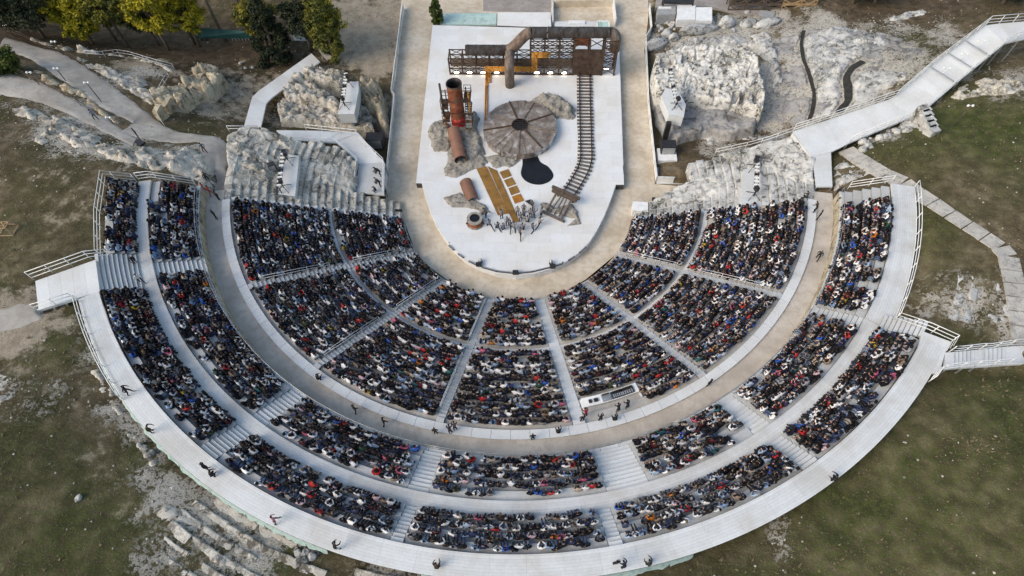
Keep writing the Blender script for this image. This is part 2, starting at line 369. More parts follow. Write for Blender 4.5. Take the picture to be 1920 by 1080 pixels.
def inside(poly, x, y):
    x = np.asarray(x); y = np.asarray(y); r = np.zeros(x.shape, bool); n = len(poly)
    for i in range(n):
        x1, y1 = poly[i][:2]; x2, y2 = poly[(i+1) % n][:2]
        c = (y1 > y) != (y2 > y)
        with np.errstate(divide='ignore', invalid='ignore'):
            r ^= c & (x < (x2-x1)*(y-y1)/(y2-y1+1e-12)+x1)
    return r
def pdist(poly, x, y, closed=True):
    d = np.full(np.shape(x), 1e9); n = len(poly)
    for i in range(n if closed else n-1):
        ax, ay = poly[i][:2]; bx, by = poly[(i+1) % n][:2]; dx, dy = bx-ax, by-ay; L = dx*dx+dy*dy+1e-12
        t = np.clip(((x-ax)*dx+(y-ay)*dy)/L, 0, 1); d = np.minimum(d, np.hypot(x-ax-t*dx, y-ay-t*dy))
    return d
def sst(a, b, x):
    t = np.clip((x-a)/(b-a), 0, 1); return t*t*(3-2*t)
# ================================================================== the ground
CP = [(0,1080,15.3),(0,900,14.8),(0,760,14.4),(0,640,13.8),(60,545,13.45),(0,480,13.2),(0,400,12.6),(0,330,12.0),(100,330,12.0),(170,330,11.8),(190,470,11.9),(100,450,12.7),
 (200,290,11.0),(300,300,10.2),(340,320,9.6),(0,175,10.0),(90,185,9.6),(180,220,8.8),(260,255,8.2),(330,265,8.05),(400,270,8.0),(400,310,8.0),(0,75,7.4),(100,125,7.7),(200,190,8.0),
 (60,130,8.8),(130,165,8.8),(0,20,5.0),(100,55,3.8),(200,75,2.2),(300,90,1.5),(480,85,1.0),(400,100,1.2),(600,60,.8),(700,80,.2),(560,20,.8),(150,105,6.8),(240,140,6.0),(310,120,4.6),(300,190,6.4),
 (360,170,4.0),(450,180,2.4),(430,130,2.0),(480,230,2.6),(520,215,1.4),(640,300,1.6),(700,330,.4),(740,20,0),(740,150,0),(900,0,0),(1000,300,0),(1000,120,0),(967,500,0),(1225,50,.2),(1300,60,1.0),(1400,40,.8),(1500,20,1.6),
 (1600,20,2.4),(1700,20,3.2),(1550,100,3.6),(1640,120,5.0),(1580,210,4.2),(1500,200,2.2),(1460,255,1.2),(1240,290,.3),(1300,290,.6),(1800,60,5.8),(1920,5,6.8),(1700,130,6.2),(1680,200,7.0),(1620,240,7.0),
 (1900,120,9.6),(1800,165,9.4),(1800,240,10.8),(1920,250,11.3),(1700,285,10.4),(1920,400,12.5),(1800,400,12.1),(1750,450,11.9),(1650,310,9.9),(1590,335,8.6),(1540,290,7.2),(1560,320,7.2),
 (1720,560,11.9),(1800,560,12.5),(1920,560,12.9),(1920,640,12.4),(1850,710,12.5),(1840,660,12.3),(1920,850,13.9),(1920,1080,14.8),(1600,950,12.9),(1400,1045,12.6),(1760,770,12.8),
 (240,800,12.4),(330,900,12.5),(450,985,12.5),(250,960,13.6),(560,1050,12.6),(150,650,13.0),(120,620,13.3),(200,1080,14.6),(1250,1080,12.7)]
CPW = np.array([W(u, v, z) for u, v, z in CP]); 
far = [(x, y, z) for x, y, z in ((-140,0,12),(-140,-90,17),(0,-110,17),(140,-90,17),(140,0,13),(140,90,6),(0,120,-1),(-140,90,3),(-60,110,0),(60,110,0),(-50,60,1),(30,60,0),(0,60,0),(80,60,4))]
CPW = np.vstack([CPW, np.array(far, float)])
def _phi(d): return d*d*np.log(d+1e-6)
_n = len(CPW); _A = np.zeros((_n+3, _n+3)); _d = np.hypot(CPW[:, None, 0]-CPW[None, :, 0], CPW[:, None, 1]-CPW[None, :, 1])
_A[:_n, :_n] = _phi(_d)+np.eye(_n)*6.; _A[:_n, _n:] = np.c_[np.ones(_n), CPW[:, :2]]; _A[_n:, :_n] = _A[:_n, _n:].T
_sol = np.linalg.solve(_A, np.r_[CPW[:, 2], 0, 0, 0])
def tps(x, y):
    s = _sol[_n]+_sol[_n+1]*x+_sol[_n+2]*y
    for i in range(_n): s = s+_sol[i]*_phi(np.hypot(x-CPW[i, 0], y-CPW[i, 1]))
    return s
def Wp(pts, z): return [W(u, v, z)[:2] for u, v in pts]
CORR = Wp([(757,-40),(740,120),(733,215),(722,340),(724,400),(757,412),(776,464),(797,494),(854,536),(905,557),(958,564),(1015,560),(1060,546),(1098,524),(1157,475),(1173,453),(1184,425),(1188,405),(1250,372),(1290,350),(1228,345),(1214,130),(1208,95),(1216,30),(1215,-40)], 0.)
PR = [(0,0),(13.0,0.),(13.05,.5),(29.2,8.0),(31.62,8.0),(31.65,9.4),(35.35,11.4),(36.5,11.4),(39.11,13.4),(41,13.5)]
def prof(r): return np.interp(r, [p[0] for p in PR], [p[1] for p in PR])
LEFT_PATH = ([(0,58),(100,82),(170,128),(240,180),(300,225),(330,240),(400,243),(425,262),(428,300),(426,345),(424,382)], [(0,95),(60,112),(110,150),(190,205),(250,232),(230,262),(330,275),(372,268),(385,300),(378,340),(376,380)], 7.9)
LOW_PATH = ([(0,133),(70,150),(150,190),(205,222),(250,250)], [(0,185),(70,195),(130,215),(200,248),(250,275)], 9.4)
CLAMP = []
def hfun(x, y):
    x = np.asarray(x, float); y = np.asarray(y, float)
    z = tps(np.clip(x, -160, 160), np.clip(y, -120, 130)); r = np.hypot(x, y); t = np.degrees(np.arctan2(x, -y))-3.6
    z = z+.10*fbm(x*.5, y*.5, 3, 4)+.05*fbm(x*2.2, y*2.2, 9, 3)
    # the bowl under the wooden seating, and the ancient rows either side of it
    win = ((t > -90) & (t < 78) & (r < 38.5)) | ((t > -84) & (t < 51) & (r < 40.4)) | ((t > -110) & (t < 106) & (r < 30.4) & (r > 12))
    bowl = prof(r)-1.1
    k = np.where(win, 1., 0.)
    z = np.where(win, np.minimum(z, bowl), z)
    z = np.where((r > 29.9) & (r < 31.7) & (t > -100) & (t < 78), np.minimum(z, 7.85), z)
    for pg, zt_ in CLAMP: z = np.where(inside(pg, x, y), np.minimum(z, zt_), z)
    c = inside(CORR, x, y)
    z = np.where(c, -.15, z)
    dc = pdist(CORR, x, y); z = np.where(~c & (dc < 1.2), np.minimum(z, np.maximum(-.15, z*sst(0, 1.2, dc)-.15*(1-sst(0, 1.2, dc)))), z)
    return z
CLAMP.append((Wp([(1480,240),(1600,200),(1690,180),(1740,210),(1600,275),(1570,290),(1572,356),(1518,356),(1515,300)], 8.2), 7.5)); CLAMP.append((Wp([(60,520),(180,480),(260,480),(262,560),(70,590)], 13.5), 13.0)); CLAMP.append((Wp([(1710,600),(1930,640),(1930,700),(1700,710)], 13.), 12.1))
def G(u, v, dz=0.):
    d = ray(u, v); t = np.linspace((18-CLOC[2])/d[2], (-1.5-CLOC[2])/d[2], 500); q = CLOC+np.outer(t, d)
    below = q[:, 2] <= hfun(q[:, 0], q[:, 1]); i = int(np.argmax(below)) if below.any() else 499
    p = q[i].copy(); p[2] = float(hfun(p[0], p[1]))+dz; return p
def axis(fine0, fine1, step, far):
    a = list(np.arange(fine0, fine1+step/2, step)); s = step; p = a[-1]
    while p < far: s *= 1.35; p += s; a.append(p)
    s = step; p = a[0]; b = []
    while p > -far: s *= 1.35; p -= s; b.append(p)
    return np.array(b[::-1]+a)
GX = axis(-84, 84, .38, 2500); GY = axis(-52, 52, .38, 2500)
gx, gy = np.meshgrid(GX, GY); gz = hfun(gx, gy)
nx, ny = len(GX), len(GY); idx = np.arange(nx*ny).reshape(ny, nx)
gf = np.stack([idx[:-1, :-1], idx[:-1, 1:], idx[1:, 1:], idx[1:, :-1]], -1).reshape(-1, 4)
# surface masks: what grows or lies where
wx_ = gx+3.0*fbm(gx*.22, gy*.22, 60, 5, .62); wy_ = gy+3.0*fbm(gx*.22, gy*.22, 80, 5, .62); wk_ = .78+1.1*fbm(gx*.45, gy*.45, 90, 5, .68)
def brush(lst, rough=False):
    m = np.zeros(gx.shape)
    for (u, v, z, rad, wt) in lst:
        p = W(u, v, z); m = np.maximum(m, wt*np.exp(-((wx_-p[0])**2+(wy_-p[1])**2)/(rad*rad)))
    return m*np.clip(wk_, .15, 1.15) if rough else m
green = brush([(1850,230,11,9,1.),(1760,260,10.6,6,.8),(1900,330,12,6,.55),(1750,440,12,5,.45),(200,1010,14,8,.65),(260,900,13.4,5,.4),(60,1000,14.6,8,.45),(1780,950,13.5,11,.7),(1650,1040,13,9,.7),(1880,800,13.6,9,.65),(1850,1050,14,9,.65),(1700,850,13,6,.6),(1500,1060,12.9,6,.5),(60,640,14,3.5,.6),(560,1040,12.6,2.2,.9),(60,470,12.8,7,.35),(1800,530,12.4,5,.4),(1700,70,5,4,.45)])
bare = brush([(100,60,4,8,1.),(200,80,3,8,1.),(300,90,2,8,1.),(400,100,1.5,8,1.),(480,90,1,7,1.),(60,90,5,7,1.),(0,40,5,9,1.),(560,50,1,5,1.),(1700,0,3,6,.8),(1620,0,3,5,.8),(1800,0,5,6,.8),(1340,262,.8,3,.9),(1400,258,.9,3,.9),(1290,270,.5,2.5,.8)])
rocky = brush([(100,225,10.5,5,1.),(50,205,10.4,4,.9),(170,265,10,4.5,1.),(230,270,9.5,4,1.),(290,285,10,5,1.),(350,300,9.5,4,1.),(230,150,6.5,5,.9),(150,125,7.5,3,.6),(20,730,14.2,3,.75),(55,760,14.2,3,.55),(400,960,12.8,4.5,1.),(480,1010,12.7,5,1.),(340,960,13,2.8,.7),(430,1060,13,4.,.8),(700,1070,12.8,4,.9),
  (240,800,12.6,2.5,.9),(205,760,12.6,2.,.9),(300,880,12.6,2.4,1.),(270,840,12.6,2.,.9),(170,660,13,2,.9),(330,920,12.7,2.5,1.),(1740,620,12.2,1.8,.8),(1460,1010,12.8,1.2,.6),(1660,860,12.9,1.,.5),(150,620,13.2,2.,.6),(180,690,12.9,1.6,.6),(280,870,12.7,2.5,.75),(210,740,12.8,2.,.7),(1830,570,12.5,4.5,1.),(1870,600,12.8,4,.9),(1740,560,12,2.5,.6),(1720,600,12,2.5,.8),(1600,120,4.5,9,1.5),(1550,180,3,7,1.5),(1480,190,2,7,1.4),(1470,110,2,7,1.4),(1520,60,2.2,7,1.3),(1640,190,6,6,1.4),(1450,230,1.2,5,1.2),(1380,270,.8,4,.9),(1690,90,5.5,5,1.0),(1760,60,5.6,5,.75),(1700,40,4.2,4,.7),(1820,90,7.5,4,.65),(1650,40,3.4,4,.7),(1660,200,6.5,5,.9),(1740,110,6.5,5,.65),(1850,150,9.4,4,.8),(1900,160,9.6,4,.8),
  (1300,60,1,6,1.3),(1400,70,1,7,1.4),(1500,60,1.8,5,1.2),(440,190,2.4,6,.6),(500,200,2,5,.6),(400,130,3,4,.6),(700,130,.3,3,.5),(700,180,.6,4,.8),(1600,330,9.2,3,.8),(1660,255,8.5,3,.9),(1850,1000,14,3,.2),(300,330,10.5,3,.9),(1560,250,7,4,.9)], True)
sand = brush([(700,60,0,9,1.),(690,110,0,5,.9),(650,30,0,5,.9),(560,60,.8,2.2,.8),(450,170,2.4,6,.62),(430,210,3,5,.62),(500,230,2,4,.6),(450,140,2,5,.5),(250,125,5.5,4.5,.75),(320,130,4.6,3,.6),(60,590,13.5,3.5,1.),(20,610,13.5,4,1.),(1000,10,0,16,.8),(880,5,0,9,1.),(1150,5,0,6,.9),(250,950,13,3.,.35),(100,330,12,5,.42),(120,400,12.4,6,.40),(40,560,13.3,4,.5),(180,860,13.4,3,.36),(120,720,13.6,4,.36),(1850,430,12.3,4,.3),(1700,420,11.8,3,.35)])
gm = npmesh('ground', np.stack([gx, gy, gz], -1).reshape(-1, 3), gf, 'dark', True)
for nm, arr in (('green', green), ('bare', bare), ('rocky', rocky), ('sand', sand)):
    a = gm.attributes.new(nm, 'FLOAT', 'POINT'); a.data.foreach_set('value', arr.ravel().astype(np.float32))
def ground_mat():
    m, nt, b = newmat('dry_hillside', .97, 0, .1)
    n1 = noise(nt, .13, 7, .66, dist=.6); n2 = noise(nt, .8, 8, .72); n3 = noise(nt, 3.2, 7, .74); n4 = noise(nt, 9., 4, .65)
    soil = ramp(nt, n2, [(.40, (.078, .060, .037)), (.5, (.122, .094, .060)), (.60, (.195, .156, .106))])
    turf = ramp(nt, n3, [(.42, (.036, .035, .016)), (.58, (.076, .070, .033))])
    k = fmath(nt, 'ADD', fmath(nt, 'MULTIPLY', n1, .75), fmath(nt, 'MULTIPLY', n3, .35))
    c = mix(nt, ramp(nt, k, [(.50, (0, 0, 0)), (.63, (.88, .88, .88))]), soil, turf)
    g = fmath(nt, 'MULTIPLY', attr(nt, 'green').outputs['Fac'], ramp(nt, n3, [(.38, (.15, .15, .15)), (.55, (1, 1, 1))]), clamp=True)
    c = mix(nt, g, c, ramp(nt, n2, [(.42, (.036, .056, .012)), (.58, (.072, .094, .02))]))
    c = mix(nt, fmath(nt, 'MULTIPLY', attr(nt, 'bare').outputs['Fac'], .95), c, ramp(nt, n2, [(.42, (.045, .034, .024)), (.58, (.09, .067, .047))]))
    s = fmath(nt, 'ADD', attr(nt, 'sand').outputs['Fac'], fmath(nt, 'MULTIPLY', fmath(nt, 'SUBTRACT', n2, .5), 1.5))
    c = mix(nt, ramp(nt, s, [(.40, (0, 0, 0)), (.64, (1, 1, 1))]), c, ramp(nt, n2, [(.42, (.27, .225, .17)), (.58, (.37, .315, .24))]))
    k = fmath(nt, 'ADD', attr(nt, 'rocky').outputs['Fac'], fmath(nt, 'MULTIPLY', fmath(nt, 'SUBTRACT', n3, .5), 2.6))
    c = mix(nt, ramp(nt, k, [(.50, (0, 0, 0)), (.64, (1, 1, 1))]), c, ramp(nt, n3, [(.46, (.45, .43, .385)), (.54, (.38, .355, .31)), (.60, (.16, .145, .12))]))
    c = mix(nt, ramp(nt, n4, [(.61, (0, 0, 0)), (.67, (.55, .55, .55))]), c, (.27, .245, .205))
    c = mix(nt, ramp(nt, n4, [(.34, (.6, .6, .6)), (.42, (0, 0, 0))]), c, (.035, .032, .02))
    nt.links.new(c, b.inputs['Base Color']); bump(nt, b, n3, 1., .14); return m
gm.materials[0] = ground_mat()
ground = ob('ground', gm, None, 'structure')

def ribbon(name, left, right, z, mat, dz=.09, n=60, m=9, flat=None, kind='structure'):
    "a path laid over the ground between two edges traced on it"
    def rs(pts):
        p = np.array([W(u, v, z) if flat is None else W(u, v, flat) for u, v in pts]); s = np.r_[0, np.cumsum(np.hypot(*np.diff(p[:, :2], axis=0).T))]
        t = np.linspace(0, s[-1], n); return np.c_[np.interp(t, s, p[:, 0]), np.interp(t, s, p[:, 1])]
    a, b_ = rs(left), rs(right); k = np.linspace(0, 1, m)[None, :, None]
    g = a[:, None]*(1-k)+b_[:, None]*k; jig = .25*fbm(g[..., 0]*1.3, g[..., 1]*1.3, 40, 3); edge = np.zeros((1, m)); edge[0, 0] = -1; edge[0, -1] = 1
    dirv = (b_-a)/np.linalg.norm(b_-a, axis=1)[:, None]; g = g+dirv[:, None, :]*(edge*jig)[..., None]
    zz = hfun(g[..., 0], g[..., 1])+dz
    if flat is None:
        zz2 = zz.copy()
        for _ in range(3): zz2[1:-1] = (zz2[:-2]+zz2[1:-1]+zz2[2:])/3
        zz = np.maximum(zz, zz2)
    else: zz = np.full(zz.shape, flat)
    zz[:, 0] -= dz; zz[:, -1] -= dz
    idx = np.arange(n*m).reshape(n, m); f = np.stack([idx[:-1, :-1], idx[:-1, 1:], idx[1:, 1:], idx[1:, :-1]], -1).reshape(-1, 4)
    return ob(name, npmesh(name, np.c_[g.reshape(-1, 2), zz.ravel()], f, mat, True), None, kind)
ribbon('path', *LEFT_PATH, 'path', n=110, m=13)
ribbon('path', *LOW_PATH, 'path')
mb = MB(); mb.prism(CORR, -.12, 0.); mb.build('orchestra_floor', 'gravel', None, 'structure')
mb = MB(); mb.ring(29.9, 31.62, 7.6, 8.0, TH(-84.5), TH(77.5), 130); mb.build('gravel_walk', 'gravel2', None, 'structure')
mb = MB(); mb.prism(Wp([(906,-30),(906,21),(1033,24),(1033,-30)], .0), .0, .006); mb.build('pavement', 'paving', None, 'structure')
mb = MB(); mb.prism(Wp([(1235,-30),(1228,14),(1330,12),(1400,30),(1560,22),(1560,-30)], .9), .0, .92); mb.build('pavement', 'paving', None, 'structure')

# ================================================================== the bowl
ORD = ['first','second','third','fourth','fifth','sixth','seventh','eighth','ninth','tenth']
AIS = [-59.9, -38.2, -14.7, 7.6, 29.8, 51.6]           # lower aisles
LOW_T = [-81.8]+AIS+[75.2]
AWS = [0, .30, .30, .34, .50, .34, .30, 0]           # half widths of the aisles
NR = 20; R0 = 13.4; TR = .765; RI = .36; Z0 = .5; GW = .5
SEATS = []     # (block label, row, r, t, z, tier)
def block(name, label, cat, grp, rows, t0f, t1f, mat, tier):
    "one wedge of stepped seating, a part for each row"
    rm = rows[len(rows)//2]; tm = (t0f(rm[0])+t1f(rm[0]))/2
    b = thing(name, label, cat, pol(rm[0], tm, rm[2]-1.), grp)
    for k, (r, tr, z, ri) in enumerate(rows):
        a, c = t0f(r), t1f(r); n = max(2, int((c-a)*r/.9))
        mb = MB(); mb.ring(r, r+tr+.03, z-ri-.12, z-.045, a, c, n, 1)
        mb.ring(r-.05, r+tr-.012, z-.045, z, a+.0004, c-.0004, n, 0, 0)
        mb.build('bench_row', [mat, 'riser'], b)
        SEATS.append((label, tier, k, r, z, a, c, len(rows)))
    return b
def rk(k): return R0+TR*k+(GW if k >= 9 else 0.)
def zk(k): return Z0+RI*(k+1)+(RI*.5 if k >= 9 else 0.)
def rowsL(k0, k1): return [(rk(k), TR, zk(k), RI) for k in range(k0, k1)]
wn = ['far left','left','near left','centre','near right','right','far right']
def af(i, sgn, lo, hi):
    t = TH(LOW_T[i])
    return lambda r: t+sgn*((AWS[i]/r) if lo < i < hi else 0.)
for i in range(7):
    for part, (k0, k1) in (('inner', (0, 9)), ('outer', (9, 20))):
        block('seating_block', f'{wn[i]} wedge of stepped benches, {part} half of the lower bowl', 'seating', 'wedges of the lower bowl', rowsL(k0, k1), af(i, 1, 0, 7), af(i+1, -1, 0, 7), 'oldbench', ('low', part, i))
# the narrow curved gangway halfway up the lower bowl
ra, za = R0+TR*9, Z0+RI*9.5
for i in range(7):
    mb = MB(); b = thing('curved_gangway', f'narrow white curved gangway crossing the {wn[i]} wedge of the lower bowl', 'gangway', pol(ra, (TH(LOW_T[i])+TH(LOW_T[i+1]))/2, za-.3), 'curved gangways')
    a, c = af(i, 1, 0, 7)(ra), af(i+1, -1, 0, 7)(ra); n = max(2, int((c-a)*ra/2.4))
    for k in range(n):
        mb = MB(); mb.ring(ra-.04, ra+GW-.06, za-.30, za+.03, a+(c-a)*k/n+.0006, a+(c-a)*(k+1)/n-.0006, 3); mb.build('deck_board', 'deck', b)
# kerb, and the white rim that closes the lower bowl
t0, t1 = TH(LOW_T[0]), TH(LOW_T[-1])
kb = thing('kerb', 'low stone kerb round the front of the lower benches', 'kerb', pol(13.2, 0, 0))
n = 44
for k in range(n):
    mb = MB(); mb.ring(13.0, 13.42, -.05, .5+.015*random.random(), t0+(t1-t0)*k/n+.0006, t0+(t1-t0)*(k+1)/n-.0006, 2); mb.build('kerb_stone', 'slab', kb)
rim = thing('rim_deck', 'white board rim round the back of the lower bowl', 'deck', pol(29.6, 0, 7.9))
n = 52
for k in range(n):
    mb = MB(); mb.ring(rk(NR)+.02, 30.0, 7.7, 8.18+.01*random.random(), t0+(t1-t0)*k/n+.0004, t0+(t1-t0)*(k+1)/n-.0004, 2); mb.build('deck_board', 'deck', rim)
# aisles of steps
for i, ta in enumerate(AIS):
    t = TH(ta); AW = AWS[i+1]; b = thing('aisle_stair', f'narrow white aisle stair between the {wn[i]} and {wn[i+1]} wedges', 'stairs', pol(21, t, 3.), 'aisle stairs of the lower bowl')
    rr_ = np.linspace(R0, rk(NR), 43); zz_ = np.linspace(Z0+.18, 8.16, 42)
    for k in range(42):
        r = rr_[k]; z = zz_[k]
        mb = MB(); mb.ring(r-.015, rr_[k+1]-.004, z-.24, z-.004, t-(AW-.02)/r, t+(AW-.02)/r, 1); mb.build('step', 'bench' if i != 3 else 'deck', b)
    if i in (0, 1, 2, 5):                             # handrails beside some aisles
        side = -1 if ta < 0 else 1
        h = thing('handrail', f'white handrail beside the aisle stair between the {wn[i]} and {wn[i+1]} wedges', 'railing', pol(21, t, 3.), 'aisle handrails')
        for (k0, k1) in ((1, 8), (11, 19)):
            pa = lambda k: pol(R0+TR*k, t+side*(AW-.06)/(R0+TR*k), Z0+RI*(k+1))
            
            for hh_ in (.85, .45): mb = MB(); mb.tube([pa(k0)+[0, 0, hh_], pa(k1)+[0, 0, hh_]], .02, 6); mb.build('rail', 'white', h)
            for k in np.linspace(k0, k1, 4):
                mb = MB(); mb.tube([pa(k)-[0, 0, .2], pa(k)+[0, 0, .85]], .02, 6); mb.build('post', 'white', h)

# the wall between gravel walk and upper seating
wl = thing('retaining_wall', 'low honey stone wall along the back of the gravel walk', 'wall', pol(31.8, 0, 8.))
n = 120; ta, tb = TH(-84), TH(76.0)
for k in range(n):
    j = .05*random.random(); mb = MB(); mb.ring(31.60+j, 32.0, 7.7, 9.22+.06*random.random(), ta+(tb-ta)*k/n+.0007, ta+(tb-ta)*(k+1)/n-.0007, 1); mb.build('stone_block', 'limewarm', wl)
led = thing('ledge_deck', 'grey board ledge in front of the upper benches', 'deck', pol(31.9, 0, 9.3))
n = 60
for k in range(n):
    mb = MB(); mb.ring(31.68, 32.06, 9.285, 9.36, ta+(tb-ta)*k/n+.0005, ta+(tb-ta)*(k+1)/n-.0005, 2); mb.build('deck_board', 'deck', led)
U1 = [(32.0+.67*k, .67, 9.72+.36*k, .36) for k in range(5)]
U1S = [(-67.4,-65.0),(-37.4,-34.9),(-15.2,-12.6),(8.2,13.3),(27.6,30.2),(49.4,51.2)]
U1B = [-83.2]+[x for s in U1S for x in s]+[75.6]
un = ['far left end','long left','near left','centre','near right','right','far right']
cf = lambda d: (lambda r: TH(d))
for i in range(7):
    block('seating_block', f'{un[i]} block of grey benches, middle ring above the gravel walk', 'seating', 'blocks of the middle ring', U1, cf(U1B[2*i]), cf(U1B[2*i+1]), 'bench', ('mid', '', i))
for i, (a, c) in enumerate(U1S):
    b = thing('wide_stair', f'wide pale stair between the {un[i]} and {un[i+1]} blocks of the middle ring', 'stairs', pol(33.6, TH((a+c)/2), 10.2), 'stairs of the middle ring')
    for k in range(11):
        r = 32.0+.335*k; z = 9.54+.18*k
        mb = MB(); mb.ring(r-.02, r+.295, z-.22, z-.004, TH(a)+.0005, TH(c)-.0005, 4, 0, 1); mb.build('step', ['deck', 'riser'], b)  # risers coloured darker than treads, painting in shade lines between steps
def deck_ring(name, label, r0, r1, z, a, c, w_=2.4, mat='deck_arc', th=.22):
    b = thing(name, label, 'walkway', pol((r0+r1)/2, (TH(a)+TH(c))/2, z-th)); n = int((TH(c)-TH(a))*r1/w_)
    for k in range(n):
        mb = MB(); mb.ring(r0, r1, z-th, z+.003*random.random(), TH(a)+(TH(c)-TH(a))*k/n+.00008, TH(a)+(TH(c)-TH(a))*(k+1)/n-.00008, 3); mb.build('deck_panel', mat, b)
    return b
deck_ring('walkway', 'white curved walkway between the middle ring and the outer ring', 35.36, 36.5, 11.5, -83.2, 50.9)
wr_ = deck_ring('walkway', 'wide white walkway along the far right block, above the hillside', 35.36, 37.35, 11.5, 51.0, 75.8)
U2 = [(36.52+.645*k, .645, 11.88+.4*k, .4) for k in range(4)]
U2S = [(-37.6,-35.2),(-14.6,-13.3),(6.6,8.0),(28.0,30.0)]
U2B = [-63.4]+[x for s in U2S for x in s]+[50.0]
on = ['long left','near left','centre','near right','right']
block('seating_block', 'small end block of grey benches at the far left of the outer ring', 'seating', 'blocks of the outer ring', U2[:3], cf(-82.6), cf(-69.4), 'bench', ('end', '', 0))
for i in range(5):
    block('seating_block', f'{on[i]} block of grey benches in the outer ring', 'seating', 'blocks of the outer ring', U2, cf(U2B[2*i]), cf(U2B[2*i+1]), 'bench', ('out', '', i))
for i, (a, c) in enumerate(U2S):
    b = thing('wide_stair', f'pale stair between the {on[i]} and {on[i+1]} blocks of the outer ring', 'stairs', pol(37.8, TH((a+c)/2), 12.4), 'stairs of the outer ring')
    for k in range(9):
        r = 36.52+.29*k; z = 11.7+.2*k
        mb = MB(); mb.ring(r-.02, r+.25, z-.24, z-.004, TH(a)+.0005, TH(c)-.0005, 3, 0, 1); mb.build('step', ['deck', 'riser'], b)  # darker step sides stand in for shaded risers
bw = deck_ring('walkway', 'broad white walkway round the back of the whole theatre', 39.12, 40.72, 13.56, -63.2, 50.2)
def props(parent, r, z, a, c, step):
    n = int((c-a)*r*math.pi/180/step)
    for k in range(n+1):
        p = pol(r, TH(a+(c-a)*k/n), 0); mb = MB(); mb.bar((p[0], p[1], float(hfun(p[0], p[1]))-.3), (p[0], p[1], z), .1); mb.build('support_post', 'steel', parent)
props(bw, 40.6, 13.34, -63, 50, 2.4); props(wr_, 37.25, 11.28, 51.5, 75.5, 2.4)
# boards that close the back of the walkway, and netting hung below it
for a, c, nm in ((-63, -20, 'left'), (-20, 14, 'middle')):
    b = thing('skirt_netting', f'pale green netting hung under the {nm} stretch of the back walkway', 'netting', pol(41, TH((a+c)/2), 12.), 'netting under the walkway')
    n = int((c-a)*41*math.pi/180/1.6)
    for k in range(n):
        if nm == 'right' and random.random() < .85 or nm == 'middle' and random.random() < .35: continue
        q0, q1 = TH(a+(c-a)*k/n), TH(a+(c-a)*(k+1)/n); mb = MB(); vs = []; m = 6
        for i in range(m+1):
            t = q0+(q1-q0)*i/m; sag = .12*math.sin(math.pi*i/m)
            for r, z in ((40.74, 13.50), (40.80, 13.25), (40.88+.6*sag+.14*random.random(), 12.95)):
                vs.append(pol(r, t, z))
        mb.add(vs, [(3*i+j, 3*i+3+j, 3*i+4+j, 3*i+1+j) for i in range(m) for j in (0, 1)], 0, True); mb.build('net_panel', 'netting', b)

# ---------------------------------------------------------------- railings
def railing(label, pts, h=1.0, step=1.6, mat='white', rails=(1., .55, .12), rad=.035, group='white railings', name='railing'):
    p = [np.array(q, float) for q in pts]; b = thing(name, label, 'railing', p[0], group)
    s = np.r_[0, np.cumsum([np.linalg.norm(p[i+1]-p[i]) for i in range(len(p)-1)])]; P = np.array(p)
    at = lambda d: np.array([np.interp(d, s, P[:, k]) for k in range(3)])
    n = max(1, int(round(s[-1]/step))); ds = sorted(set([round(x, 3) for x in np.linspace(0, s[-1], n+1)]))
    for f in rails:
        mb = MB(); mb.tube([q+[0, 0, h*f] for q in p], rad, 6); mb.build('rail', mat, b)
    for d in ds:
        q = at(d); mb = MB(); mb.tube([q-[0, 0, .15], q+[0, 0, h]], rad, 6); mb.build('post', mat, b)
    return b
def arc(r, a, c, z, n=None):
    n = n or int(abs(c-a)*r/57/1.2); return [pol(r, TH(a+(c-a)*i/n), z) for i in range(n+1)]
for (a, c), nm in zip(((-83,-50),(-50,-15),(-15,20),(20,50),(50,75.5)), ('left end','left','middle','right','right end')):
    railing(f'thin pale railing along the gravel walk, {nm} stretch', arc(31.72, a, c, 9.34), .95, 2.2, 'steel', (1., .5), .022)
railing('white railing at the outer edge of the far right walkway', arc(37.3, 52.8, 75.6, 11.5), 1.05, 1.8)
railing('white railing along the left stretch of the back walkway', arc(40.66, -62.8, -48, 13.56), 1.05, 1.8)
